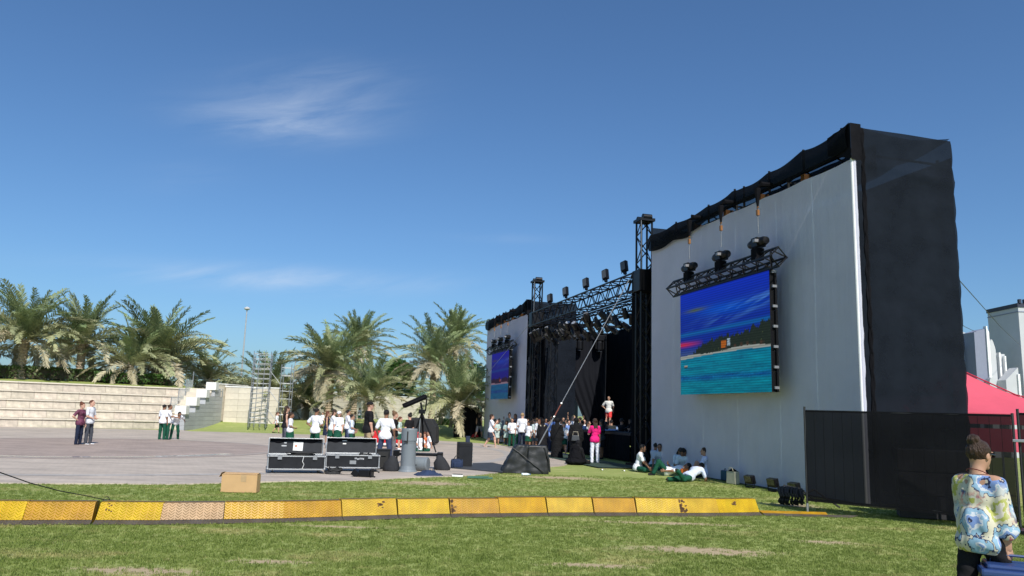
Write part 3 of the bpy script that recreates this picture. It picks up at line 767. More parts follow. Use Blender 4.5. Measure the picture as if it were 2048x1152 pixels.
# ------------------------------------------------------------------ LED screens
def screen_picture(s, t, side):
    """colour of the beach picture at s (0..1 across) and t (0..1 up)"""
    n = lambda a, b_, c=0: noise.fractal(Vector((a, b_, c)), 1, 2, 4)
    shore = 0.36+.06*s*(1.5-s)
    if side: shore = .33
    if t < shore-.02:   # water
        k = t/shore; a = np.array((.0, .15, .22)); b_ = np.array((.0, .16, .26)); c = a*(1-k)+b_*k
        band = math.exp(-((t-.155)/.028)**2); c = c*(1-.6*band)+np.array((.0, .04, .22))*band*.6
        c = c+np.array((.0, .06, .06))*n(s*5, t*26)+np.array((.0, .03, .05))*n(s*30, t*80)
        if band > .4: c = c+np.array((.01, .03, .14))*max(0, n(s*60, t*90))
        if abs(t-.27)<.012 and abs(s-.07)<.022: c = np.array((.02, .03, .04)) if t < .268 else np.array((.35, .3, .25))
    elif t < shore+.004+.010*math.sin(s*9+1)+.006*n(s*20, 3): c = np.array((.26, .28, .26))
    else:
        tree = shore+.01+.105*min(1, max(0, (s-.17)/.25))**.6+.085*max(0, s-.7)/.3+.05*n(s*22, 1)+.05*abs(n(s*75, 4))
        if side: tree = shore+.10+.05*n(s*9, 2)
        if t < tree and (s > .17 or side):
            c = np.array((.012, .020, .014))+.008*max(0, n(s*50, t*50))
            if abs(s-.53) < .03 and shore+.02 < t < shore+.085: c = np.array((.34, .09, .01))
            if abs(s-.585) < .017 and shore+.03 < t < shore+.1 and n(s*40, t*40) > -.2: c = np.array((.25, .33, .40))
            if t < shore+.04 and s > .55 and n(s*30, 8) > .1: c = np.array((.05, .03, .02))
            if n(s*90, t*90, 4) > .75: c = np.array((.12, .15, .05))
        else:
            c = np.array((.004, .025, .30))*(1-.35*(1-t))+np.array((0, 0, .16))*max(0, t-.75)*3
            b1 = math.exp(-((t-.80+.05*s)/.055)**2)*math.exp(-((s-.55)/.33)**2); c = c*(1-b1*.7)+np.array((.0, .07, .46))*b1*.8
            st = n(s*3.0-t*1.5, t*17-s*5.5)
            b2 = math.exp(-((t-(.62+.17*s))/.06)**2)*min(1, s*1.6); c = c+np.array((.05, .15, .20))*max(0, st+.15)*b2*1.5
            b3 = math.exp(-((t-.585-.02*s)/.02)**2); c = c+np.array((0, .07, .05))*b3
            b4 = math.exp(-((t-.815)/.018)**2)*math.exp(-((s-.2)/.12)**2); c = c*(1-b4)+np.array((.06, .09, .05))*b4
            b5 = math.exp(-((t-.49)/.022)**2)*(1-min(1, max(0, (s-.05)/.25)))
            if side: b5 = 0
            c = c*(1-min(1, b5))+np.array((.45, .02, .06))*min(1, b5)
            if t < .46 and not side: b6 = min(1, (.46-t)/.06); c = c*(1-b6)+np.array((.03, .06, .20))*b6
    c = np.maximum(c, .001)
    if side: c = c*np.array((1.0, .62, .8))*.75+np.array((.010, .0, .02))
    return c*.8
def led_mat():
    M = bpy.data.materials.new('led_picture'); M.use_nodes = True; N, L = M.node_tree.nodes, M.node_tree.links
    b = N['Principled BSDF']; b.inputs['Base Color'].default_value = (.004, .004, .005, 1); b.inputs['Roughness'].default_value = .6; b.inputs['Specular IOR Level'].default_value = .08
    a = N.new('ShaderNodeVertexColor'); a.layer_name = 'picture'
    g = N.new('ShaderNodeTexCoord'); s = N.new('ShaderNodeSeparateXYZ'); L.new(g.outputs['Object'], s.inputs[0])
    w = N.new('ShaderNodeMath'); w.operation = 'SINE'; m1 = N.new('ShaderNodeMath'); m1.operation = 'MULTIPLY'; m1.inputs[1].default_value = 2*math.pi/0.0625
    L.new(s.outputs[2], m1.inputs[0]); L.new(m1.outputs[0], w.inputs[0])
    r_ = N.new('ShaderNodeMapRange'); L.new(w.outputs[0], r_.inputs[0]); r_.inputs[1].default_value = -1; r_.inputs[2].default_value = 1; r_.inputs[3].default_value = .72; r_.inputs[4].default_value = 1.15
    L.new(a.outputs[0], b.inputs['Emission Color']); L.new(r_.outputs[0], b.inputs['Emission Strength']); return M
LED = led_mat()
def led_screen(label, ur, ul, z0, z1, side):
    W_ = ul-ur; Hh = z1-z0; t = sthing('led_screen', label, 'screen', -.42, ur, z0)
    nu, nv = (210, 150) if not side else (60, 60)
    mb = MB(); mb.grid(lambda a, b_: (-.08, W_*(1-a), b_*Hh), nu, nv); me = mb.mesh('display', LED)
    ca = me.color_attributes.new('picture', 'FLOAT_COLOR', 'POINT'); d = []
    for j in range(nv+1):
        for i in range(nu+1): d += [*screen_picture(i/nu, j/nv, side), 1.0]
    ca.data.foreach_set('color', d)
    link('display', me, t)
    cab = MB().box((0, .25, .25), (.12, .492, .492)).mesh('cabinet', BLACKM, bevel=.006)
    nx_, nz_ = int(round(W_/.5)), int(round(Hh/.5))
    for i in range(nx_):
        for j in range(nz_): link('cabinet', cab, t, (-.015, i*W_/nx_, j*Hh/nz_), None, (1, W_/nx_/.5, Hh/nz_/.5))
    mb = MB()
    for j in range(nz_+1): mb.box((-.06+.09, -.035, min(j*Hh/nz_+.1, Hh-.03)), (.12, .05, .06))
    mb.build('latch', mat('latch_grey', (.35, .36, .38), .4, .6), t)
    MB().box((.06, -.03, Hh/2), (.05, .05, Hh)).build('side_rail', BLACKM, t)
    MB().box((-.02, W_/2, Hh+.06), (.10, W_, .10)).build('hanging_bar', BLACKM, t)
    return t
led_screen('large LED screen with a beach picture on the nearest white wing', 2.37, 6.80, 2.28, 5.16, False)
led_screen('smaller looking LED screen with a blue bay picture on the far white wing', 25.75, 29.47, 2.35, 4.97, True)

def hoist(u, zt, ztop, label, w=-.5):
    t = sthing('chain_hoist', label, 'chain hoist', w, u, zt, 'chain hoists holding up the screen trusses')
    mb = MB(); mb.box((0, .05, .17), (.22, .26, .30)); mb.build('chain_bag', BLACKF, t, bevel=.02)
    mb = MB(); mb.lathe([(.0, -.36), (.09, -.35), (.115, -.26), (.115, .22), (.09, .33), (0, .35)], 14, 'y', (0, .02, .46)); mb.box((0, 0, .46), (.26, .24, .22)); mb.build('motor', BLACKM, t, smooth=False)
    MB().box((-.12, -.12, .47), (.19, .10, .07)).build('motor_plate', mat('motor_grey', (.25, .25, .27), .5, .4), t)
    MB().tube([(0, 0, .7), (0, 0, ztop-zt-.42)], .010, 5).build('chain', STEEL, t)
    mb = MB(); mb.tube([(.0, 0, .70-.3), (.05, .12, .3), (.03, .16, .1), (.0, .1, -.05)], .012, 5); mb.build('cable', RUBBER, t)
    h = ztop-zt-.42
    mb = MB(); mb.box((0, 0, h+.02), (.06, .07, .14)); mb.tube([(0, 0, h+.08), (0, .03, h+.14), (0, 0, h+.2), (0, -.03, h+.14)], .014, 5); mb.build('hook', ORANGE, t)
    mb = MB(); mb.tube([(0, 0, h+.18), (0, 0, h+.62), (.1, 0, h+.76), (.42, 0, h+.78)], [.025, .085, .08, .05], 8); mb.build('sling', BLACKF, t)
    return t
for (u, lb) in [(6.24, 'chain hoist at the left end of the near screen truss'), (4.5, 'chain hoist in the middle of the near screen truss'), (2.78, 'chain hoist at the right end of the near screen truss')]:
    hoist(u, 5.46, 7.08, lb)
for (u, lb) in [(29.1, 'chain hoist at the left end of the far screen truss'), (27.64, 'chain hoist in the middle of the far screen truss'), (26.17, 'chain hoist at the right end of the far screen truss')]:
    hoist(u, 5.16, 6.72, lb)
t = sthing('screen_truss', 'black lattice truss hung over the large near LED screen', 'truss', -.5, 1.98, 5.42)
truss(t, (0, 0, 0), (0, 5.25, 0), .32, .30, math.pi/4, .03, .017)
t = sthing('screen_truss', 'black lattice truss hung over the far LED screen', 'truss', -.5, 25.0, 5.15)
truss(t, (0, 0, 0), (0, 5.2, 0), .32, .4, math.pi/4, .03, .017)

# ------------------------------------------------------------------ centre stage
def tower(label, u, H, w=.15, s=.40):
    t = sthing('truss_tower', label, 'truss tower', w, u)
    truss(t, (0, 0, 0), (0, 0, H), s, .5, 0, .036, .02)
    MB().box((0, 0, .04), (.9, .9, .08)).build('base_plate', BLACKM, t)
    mb = MB(); mb.box((0, 0, H+.05), (s+.16, s+.2, .10)); mb.lathe([(.0, -.16), (.11, -.16), (.11, .16), (0, .16)], 12, 'x', (0, -.22, H+.14)); mb.lathe([(.0, -.16), (.11, -.16), (.11, .16), (0, .16)], 12, 'x', (0, .22, H+.14))
    mb.box((0, .36, H+.1), (.05, .12, .05)); mb.build('head_block', BLACKM, t)
    mb = MB(); mb.tube([(-.24, -.28, H+.1), (-.24, -.28, 6.5)], .012, 5); mb.build('lift_chain', STEEL, t)
    mb = MB()
    mb.box((0, 0, 6.25), (s+.22, s+.22, .75)); mb.build('sleeve_block', BLACKM, t, bevel=.02)
    return t
tower('taller looking truss tower rising beside the near wing', 10.65, 8.35)
tower('truss tower rising beside the far wing', 23.1, 8.15)
t = sthing('header_truss', 'long black lattice truss spanning the stage opening between the two towers', 'truss', .15, 10.9, 6.25)
truss(t, (0, 0, 0), (0, 11.95, 0), .62, .50, 0, .036, .022)
t = sthing('header_truss', 'second black lattice truss hung just behind and below the long front truss', 'truss', .95, 10.9, 5.75)
truss(t, (0, 0, 0), (0, 12.2, 0), .42, .45, 0, .034, .020)
t = sthing('rear_truss', 'black truss across the back of the stage above the dark backdrop', 'truss', 1.7, 31.0, 6.9)
truss(t, (0, 0, 0), (7.6, 0, 0), .50, .7, 0, .04, .022)
# stage lights
def fixture(kind):
    mb = MB()
    if kind == 'par':
        mb.lathe([(.0, 0), (.10, .0), (.13, .12), (.14, .36), (.13, .38), (.12, .36), (0, .30)], 14)
        mb.box((0, 0, -.05), (.16, .16, .12))
    elif kind == 'moving':
        mb.box((0, 0, .14), (.34, .26, .22)); mb.box((-.17, 0, -.12), (.05, .14, .42)); mb.box((.17, 0, -.12), (.05, .14, .42))
        mb.lathe([(0, -.42), (.13, -.42), (.155, -.36), (.15, -.05), (.09, .03), (0, .03)], 14)
    else:
        mb.box((0, 0, .0), (.30, .16, .50)); mb.box((0, -.09, .0), (.27, .02, .46)); mb.box((0, 0, -.3), (.12, .12, .16))
    return mb
FX = {k: fixture(k).mesh('lamp_housing', BLACKM, bevel=.008) for k in ('par', 'moving', 'panel')}
LENS = mat('lamp_lens', (.35, .37, .40), .15, .3)
lens_me = MB().lathe([(0, 0), (.115, 0), (.115, .015), (0, .02)], 14).mesh('lens', LENS)
facem = MB().grid(lambda a, b_: ((a-.5)*.27, 0, (b_-.5)*.39), 1, 1).mesh('lens', mat('strobe_face', (.09, .095, .10), .3, .2))
ymesh = MB().tube([(-.2, 0, 0), (-.2, 0, .3), (0, 0, .36), (.2, 0, .3), (.2, 0, 0)], .015, 5).mesh('yoke', BLACKM)
def lamp(kind, u, z, w, rot, label, group):
    t = sthing('stage_light', label, 'stage light', w, u, z, group); t.rotation_euler = (rot[0], rot[1], SA+rot[2])
    t.scale = (.82,)*3
    link('lamp_housing', FX[kind], t)
    if kind == 'par': link('lens', lens_me, t, (0, 0, .37)); link('yoke', ymesh, t, (0, 0, .1), (math.pi, 0, 0))
    if kind == 'moving': link('lens', lens_me, t, (0, 0, -.435))
    if kind == 'panel': link('lens', facem, t, (0, -.123, 0)); link('yoke', ymesh, t, (0, 0, -.28), (0, 0, 0), (1, 1, .8))
    return t
for i, u in enumerate([12.1, 13.9, 16.0, 18.5, 20.7]):
    lb = ['upright flood panel on the header truss, closest to the near tower', 'upright flood panel on the header truss, second from the near tower', 'upright flood panel in the middle of the header truss',
          'upright flood panel on the header truss, second from the far tower', 'upright flood panel on the header truss, closest to the far tower'][i]
    lamp('panel', u, 7.02, .05, (R(-8), R(-14), R(-65)), lb, 'upright flood panels on the header truss')
q = random.Random(5)
for i in range(36):
    u = 11.4+11.3*i/35; z = 5.25+q.uniform(-.15, .12)
    lamp('par' if q.random() < .6 else 'moving', u, z, -.12+q.uniform(-.1, .15) if i % 2 else .9, (R(q.uniform(120, 165)), R(q.uniform(-25, 25)), R(q.uniform(40, 130))),
         'black stage lamp in the dense row hanging under the front trusses', 'dense row of lamps under the front trusses')
for i, (w_, lb) in enumerate([(2.2, 'dark moving head lamp under the rear truss, leftmost'), (4.0, 'dark moving head lamp under the rear truss, second from left'), (5.3, 'dark moving head lamp under the rear truss, third from left'), (6.6, 'dark moving head lamp under the rear truss, rightmost')]):
    t = lamp('moving', 30.7, 6.15, w_, (0, 0, 0), lb, 'moving head lamps under the rear truss'); t.scale = (1.45,)*3
# drapes
def drape(name_label, p0, p1, z0, z1, folds, amp=.08, m=DRAPE, cut=None, n=90):
    a = ST(*p0); b_ = ST(*p1); L_ = (b_-a).length; d = (b_-a).normalized(); nn = Vector((-d.y, d.x, 0))
    t = thing('stage_drape', name_label, 'stage drape', a)
    mb = MB()
    def f(s, k):
        z = z0+(z1-z0)*k; w_ = amp*math.sin(s*folds*6.28+.6*math.sin(s*17))*(1-.4*k)+.03*noise.noise(Vector((s*8, k*3, folds)))
        x = s*L_
        if cut: x = cut(s, k, L_, x)
        p = d*x+nn*w_; return (p.x, p.y, z)
    mb.grid(f, n, 24); mb.build('cloth', m, t, smooth=True)
    MB().tube([(0, 0, z1+.02), tuple(d*L_+Vector((0, 0, z1+.02)))], .03, 6).build('drape_pipe', BLACKM, t)
    return t
BACK = mat('charcoal_backdrop', (0.013, 0.014, 0.018), .9, var=.12, scale=.6, spec=.03)
GW = 4.55       # split between the two backdrop cloths (w)
drape('flat charcoal backdrop cloth filling the left of the stage opening', (1.5, 31.1), (GW, 31.1), .1, 6.65, 3, .025, BACK)
drape('charcoal backdrop cloth swept aside to the right behind the man in red shorts', (GW+.02, 31.15), (8.6, 31.15), .1, 6.65, 9, .06, BACK,
      cut=lambda s, k, L_, x: x+max(0, (.60-k)/.60)**1.0*(1-s)*L_*.46 if k < .60 else x)
drape('black leg drape beside the far truss tower', (.55, 22.9), (.9, 24.1), .05, 6.1, 5, .07)
drape('black masking cloth running back from the far tower', (.9, 24.1), (1.7, 31.0), .05, 6.6, 12, .07)
drape('tall black leg drape hanging behind the near truss tower', (.75, 12.35), (3.6, 12.35), .05, 6.55, 8, .08)
drape('black leg drape closing the slot between near tower and near wing', (.42, 9.9), (.42, 12.3), .05, 6.7, 8, .06)
drape('black masking cloth at the back right of the stage', (7.2, 31.0), (5.2, 14.0), .05, 6.6, 16, .08)
drape('black outer masking cloth behind the near wing', (3.6, 12.35), (5.4, 14.2), .05, 6.6, 8, .08)
MB_ = sthing('truss_tower', 'thin black rear truss tower standing in the dark beside the near wing', 'truss tower', .9, 11.3); truss(MB_, (0, 0, 0), (0, 0, 6.3), .34, .5, 0, .025, .014, mat('grey_black_metal', (.03, .03, .033), .4, .6))
MB_ = sthing('truss_tower', 'thin black rear truss tower standing in the dark beside the far tower', 'truss tower', .75, 22.2); truss(MB_, (0, 0, 0), (0, 0, 6.0), .34, .5, 0, .025, .014, _mats['grey_black_metal'])
# pale flat behind the gap, and scaffold behind
t = sthing('grey_flat', 'tall grey-blue panel standing behind the gap in the backdrop', 'panel', 5.35, 33.5); MB().box((.45, 0, 1.9), (1.0, .06, 3.8)).build('panel', mat('grey_blue_panel', (.20, .22, .27), .8), t); MB().box((.45, .2, .05), (1.0, .4, .08)).build('foot', BLACKM, t)
t = sthing('scaffold_ladder', 'scaffold frame glimpsed through the gap in the backdrop', 'scaffold', 4.75, 34.0)
for w_ in (0, .35, .7): MB().tube([(w_, 0, 0), (w_, 0, 5)], .03, 6).build('scaffold_post', FRAME, t)
for k in range(10): MB().tube([(0, 0, .3+k*.5), (.7, 0, .3+k*.5)], .02, 6).build('scaffold_rail', FRAME, t)
# deck
DECKM = mat('stage_deck_black', (.018, .018, .02), .6, var=.2)
t = sthing('stage_deck', 'black stage platform with a skirted front', 'stage', .55, 12.6)
panel = MB().box((.61, 1.22, .98), (1.21, 2.43, .1)).mesh('deck_panel', DECKM, bevel=.005)
for i in range(5):
    for j in range(7): link('deck_panel', panel, t, (i*1.22, j*2.44, 0))
mb = MB(); mb.grid(lambda a, b_: (-.02+.035*math.sin(a*170), a*17, .03+b_*.9), 260, 3); mb.grid(lambda a, b_: (a*6.1, -.03+.035*math.sin(a*60), .03+b_*.9), 90, 3); mb.build('deck_skirt', DRAPE, t, smooth=True)
t = sthing('blue_cloth', 'pale blue cloth on the stage at the feet of the man in red shorts', 'cloth', 0, 0)
def bl(a, b_):
    p0 = gp(1198+a*38, 862-b_*13, 1.05); h = Vector((p0.x, p0.y, 1.045+.03*noise.noise(Vector((a*6, b_*4, 1)))+.02)); v = h-SP0
    return (v.dot(SW), v.dot(SU), h.z)
mb = MB(); mb.grid(bl, 20, 14); mb.build('cloth', mat('pale_blue_cloth', (.26, .36, .55), .8), t, smooth=True)
# guy cable with turnbuckles
an = Vector((1.02, 26.2, .5)); tp = ST(-.1, 11.1, 6.55)
t = thing('guy_cable', 'steel guy cable running diagonally from the near truss tower down to its anchor', 'cable', an)
d = tp-an
MB().tube([(0, 0, 0), tuple(d)], .013, 6).build('wire', mat('bright_wire', (.45, .45, .45), .4, .6), t)
MB().tube([tuple(d*.02), tuple(d*.17)], .024, 6).build('strut', STEEL, t)
MB().tube([tuple(d*.175), tuple(d*.24)], .02, 6).build('turnbuckle', mat('red_turnbuckle', (.22, .07, .05), .5), t)
for k in (.17, .245): 
    mb = MB(); c = d*k; mb.lathe([(.015, -.03), (.04, -.025), (.04, .025), (.015, .03)], 8, 'x', c); mb.build('shackle', ALU, t)
mb = MB(); mb.tube([(-.04, 0, .02), (-.16, -.05, -.2), (-.2, -.1, -.47)], .025, 6); mb.tube([(.04, 0, .05), (.16, .05, -.15), (.2, .1, -.47)], .025, 6); mb.build('anchor_fork', ALU, t)
mb = MB(); mb.box((0, 0, -.47), (.7, .7, .06)); mb.build('anchor_plate', BLACKM, t)
t2 = thing('guy_cable', 'thin guy wire from the far truss tower down across the far LED screen', 'cable', ST(-.25, 23.0, 6.0)); e = ST(-3.0, 33.5, .0)-ST(-.25, 23.0, 6.0)
MB().tube([(0, 0, 0), tuple(e)], .010, 5).build('wire', STEEL, t2)
for (a, b_, lb) in [(ST(2.6, .3, 5.2), at(2042, 692, 46), 'thin wire from the back of the near wing to the white tower'), (ST(2.6, .6, 4.35), at(1952, 664, 42), 'short thin wire from the back of the near wing to the white fort walls')]:
    t2 = thing('wire', lb, 'wire', a); MB().tube([(0, 0, 0), tuple((b_-a)*.5+Vector((0, 0, -.12))), tuple(b_-a)], .012, 5).build('strand', BLACKM, t2)
# ================================================================== yellow cable ramps
def plate_mat(name, col, rough=.45):
    M = mat(name, col, rough, .0, var=.22, scale=3.5, spec=.3)
    N, L = M.node_tree.nodes, M.node_tree.links; b = N['Principled BSDF']
    g = N.new('ShaderNodeTexCoord'); s = N.new('ShaderNodeSeparateXYZ'); L.new(g.outputs['UV'], s.inputs[0])
    def mm(op, a, c=None):
        n = N.new('ShaderNodeMath'); n.operation = op
        for i, v in enumerate((a, c)):
            if v is None: continue
            if isinstance(v, (int, float)): n.inputs[i].default_value = v
            else: L.new(v, n.inputs[i])
        return n.outputs[0]
    # chequer plate: chevrons, uv in metres
    U_, V_ = s.outputs[0], s.outputs[1]
    zig = mm('MULTIPLY', mm('PINGPONG', U_, .045), 1.2)
    v = mm('MODULO', mm('ADD', V_, zig), .052)
    ridge = mm('SUBTRACT', 1.0, mm('MULTIPLY', mm('ABSOLUTE', mm('SUBTRACT', v, .026)), 95))
    cl = N.new('ShaderNodeClamp'); L.new(ridge, cl.inputs[0])
    br = mm('GREATER_THAN', mm('PINGPONG', U_, .045), .006)
    h = mm('MULTIPLY', cl.outputs[0], br)
    bp = N.new('ShaderNodeBump'); bp.inputs['Strength'].default_value = 1.0; bp.inputs['Distance'].default_value = .012; L.new(h, bp.inputs['Height']); L.new(bp.outputs[0], b.inputs['Normal'])
    # relief shading put into the colour: grooves between the ridges painted darker
    src = b.inputs['Base Color'].links[0].from_socket
    mxx = N.new('ShaderNodeMix'); mxx.data_type = 'RGBA'; mxx.blend_type = 'MULTIPLY'
    t = N.new('ShaderNodeTexNoise'); t.inputs['Scale'].default_value = 5; t.inputs['Detail'].default_value = 6; L.new(g.outputs['Object'], t.inputs['Vector'])
    f = mm('MULTIPLY', mm('SUBTRACT', 1.0, h), mm('ADD', mm('MULTIPLY', t.outputs[0], .6), .5)); L.new(f, mxx.inputs['Factor']); L.new(src, mxx.inputs['A']); mxx.inputs['B'].default_value = (.42, .30, .16, 1)
    L.new(mxx.outputs['Result'], b.inputs['Base Color']); return M
YEL = plate_mat('bright_yellow_plate', (.92, .68, .02)); MUS = plate_mat('mustard_plate', (.76, .46, .02)); TAN = plate_mat('worn_tan_plate', (.68, .48, .28)); OCH = plate_mat('ochre_plate', (.86, .55, .015)); PAL = plate_mat('pale_yellow_plate', (.90, .66, .06))
GREYR = plate_mat('grey_ramp_edge', (.16, .16, .165)); RUST = mat('rust_mark', (.10, .05, .02), .8)
def ramp_pt(px):
    pts = [(-210, 1048), (-140, 1049), (0, 1049.5), (180, 1049), (320, 1049), (446, 1047), (568, 1045), (688, 1041), (799, 1037), (904, 1035), (1004, 1034), (1100, 1032.5), (1193, 1032), (1278, 1032), (1366, 1033), (1446, 1032.5), (1526, 1031), (1650, 1030)]
    for (a, ya), (b_, yb) in zip(pts, pts[1:]):
        if a <= px <= b_: return gp(px, ya+(yb-ya)*(px-a)/(b_-a))
    return gp(px, 1030)
edges = [-125, 38, 181, 317, 446, 568, 688, 799, 904, 1004, 1100, 1193, 1278, 1366, 1446, 1527]
mats_r = [YEL, MUS, YEL, TAN, OCH, MUS, PAL, YEL, MUS, OCH, PAL, MUS, YEL, PAL, YEL]
desc = ['bright yellow cable ramp module at the left edge of the picture', 'dull mustard cable ramp module, left of the skewed bright one', 'bright yellow cable ramp module with a gap and skewed end, below the thin black wire',
        'pinkish tan cable ramp module, its yellow paint worn off', 'ochre yellow cable ramp module right of the tan one, under the cardboard box', 'darker mustard cable ramp module below the gap between box and flight case', 'pale yellow cable ramp module with a dark star-shaped stain below the second flight case',
        'clean bright yellow cable ramp module below the grey drums', 'dark mustard cable ramp module with dirty left edge', 'ochre cable ramp module in front of the green mat', 'pale yellow cable ramp module below the black covered box', 'mustard cable ramp module left of a slight bend in the row',
        'bright yellow cable ramp module below the sitting schoolboy', 'pale yellow cable ramp module with dark mottled stain at its left end', 'bright yellow cable ramp module at the right end of the row, with a rust spot']
for i in range(15):
    a = ramp_pt(edges[i]+ (3 if i == 2 else 0)); b_ = ramp_pt(edges[i+1]); L_ = (b_-a).length; ang = math.atan2((b_-a).y, (b_-a).x)
    t = thing('cable_ramp', desc[i], 'cable ramp', a, ang+R(rnd.uniform(-.8, .8)) if i != 2 else ang-R(1.2), 'yellow cable ramps laid end to end across the lawn')
    j = rnd.uniform(-.006, .01)
    dz = .205+j; dz += .05; prof = [(.10, .045), (.21, dz), (.40, dz+.004), (.75, .03)]
    gap = .008 if i != 1 else .02; sk = .12 if i == 2 else 0
    mb = MB(); uv = []
    def uvgrid(x0, x1, pf, thick=.012):
        for (y0, z0), (y1, z1) in zip(pf, pf[1:]):
            s0 = sk*(y0-.1)*1.2; s1 = sk*(y1-.1)*1.2
            mb.add([(x0+s0, y0, z0), (x1, y0, z0), (x1, y1, z1), (x0+s1, y1, z1)], [(0, 1, 2, 3)])
    uvgrid(.004, L_-gap, prof)
    o_ = len(mb.v); x0, x1 = .004, L_-gap
    for xx in (x0, x1):     # closed ends
        mb.add([(xx, p[0], p[1]) for p in prof]+[(xx, prof[-1][0], .0), (xx, prof[0][0], .0)], [(0, 1, 2, 3, 4, 5)])
    me = mb.mesh('yellow_plate', mats_r[i]); uvl = me.uv_layers.new(name='UVMap')
    for p in me.polygons:
        for li in p.loop_indices:
            v = me.vertices[me.loops[li].vertex_index].co; uvl.data[li].uv = (v.x+.001, 4+v.y+v.z)
    link('yellow_plate', me, t)
    mb = MB(); mb.add([(0, 0, .0), (L_-gap*.7, 0, 0), (L_-gap*.7, .105, .042), (0, .105, .042), (0, .105, 0), (L_-gap*.7, .105, 0)], [(0, 1, 2, 3), (0, 3, 4), (1, 5, 2), (3, 2, 5, 4)])
    me = mb.mesh('front_edge', GREYR); uvl = me.uv_layers.new(name='UVMap')
    for p in me.polygons:
        for li in p.loop_indices:
            v = me.vertices[me.loops[li].vertex_index].co; uvl.data[li].uv = (v.x, v.y*1.1+1)
    link('front_edge', me, t)
    MB().box((L_/2, .30, dz+.008), (L_*.98, .035, .006)).build('lid_hinge', GREYR, t)
    nst = {6: (L_*.72, .5, 1), 8: (L_*.03, .4, 3), 13: (L_*.10, .35, 8), 14: (L_*.42, .4, 1), 2: (L_*.16, .42, 1)}.get(i)
    if nst:
        mb = MB(); q = random.Random(i)
        for k in range(nst[2]*5+4):
            y = .155+q.uniform(-.05, .045) if nst[2] > 1 else .17+q.gauss(0, .012); x = nst[0]+q.gauss(0, .03 if nst[2] == 1 else .045); x = max(.03, x)
            y = min(.205, max(.105, y)); z = .047+(y-.1)*(dz-.045)/.11; r_ = q.uniform(.006, .014) if i == 2 else q.uniform(.008, .022)
            mb.add([(x+r_*math.cos(a_*1.2566+k)*1.3, y-.002+.45*r_*math.sin(a_*1.2566+k), z+.003+.45*r_*math.sin(a_*1.2566+k)*(dz-.045)/.11) for a_ in range(5)], [(0, 1, 2, 3, 4)])
        mb.build('rust_stain', RUST, t)
# flat end piece by the fence
a = ramp_pt(1530); t = thing('ramp_end_plate', 'low flat yellow strip with grey edge between the last cable ramp and the fence post', 'ramp plate', a, R(2))
MB().add([(0, .12, .03), (1.15, .12, .03), (1.2, .3, .05), (0, .3, .05), (0, .12, 0), (1.15, .12, 0), (0, .42, 0), (1.2, .42, 0)], [(0, 1, 2, 3), (4, 5, 1, 0), (3, 2, 7, 6), (0, 3, 6, 4), (1, 5, 7, 2)]).build('yellow_plate', OCH, t)
MB().add([(0, 0, 0), (1.5, 0, 0), (1.7, .12, .028), (0, .12, .028)], [(0, 1, 2, 3)]).build('front_edge', GREYR, t)

# thin black wire at the left
pw = [at(-40, 928, 7.0), at(0, 945, 7.5), at(60, 966, 8.2), at(120, 982, 9.0), at(175, 992, 9.9), gp(206, 999, .24), gp(262, 1003, .22), gp(300, 1006, .2)]
t = thing('wire', 'thin black wire with a small ring, sagging from the left edge to a yellow ramp', 'wire', pw[5]); c0 = pw[5]
MB().tube([p-c0 for p in pw], .006, 5).build('strand', RUBBER, t)
MB().tube([Vector((.05+.04*math.cos(a_*.7), 0, .0+.04*math.sin(a_*.7))) for a_ in range(10)], .005, 5).build('ring', RUBBER, t)

# ================================================================== cardboard box
CARD = mat('cardboard', (.52, .33, .16), .8, var=.08, scale=3); CARD_D = mat('cardboard_shaded', (.36, .22, .11), .85)  # darker copy carries the shade of the box's left side in its colour
c = gp(441, 984); e = gp(505, 982)
t = thing('cardboard_box', 'brown cardboard box with slightly open flaps standing on the grass behind the ramps', 'box', c, R(4))
bx = .64; bz = .32; bd = .28
MB().box((bx/2, .003, bz/2), (bx, .006, bz)).build('front_panel', CARD, t)
MB().box((bx/2, bd, bz/2), (bx, .006, bz)).build('back_panel', CARD, t)
MB().box((.0, bd/2, bz/2), (.006, bd-.01, bz)).build('side_panel', CARD_D, t); MB().box((bx, bd/2, bz/2), (.006, bd-.01, bz)).build('side_panel', CARD, t)
MB().box((bx/2, bd*.3, bz+.012), (bx-.01, bd*.5, .005), rx(R(5))).build('flap', CARD, t); MB().box((bx/2, bd*.78, bz+.015), (bx-.01, bd*.45, .005), rx(R(-9))).build('flap', CARD, t)
MB().box((-.035, bd/2, bz-.01), (.09, bd*.9, .005), ry(R(-65))).build('flap', CARD_D, t)
MB().box((bx*.62, -.0015, bz*.8), (.10, .003, bz*.4)).build('tape', mat('brown_tape', (.45, .31, .17), .4), t)

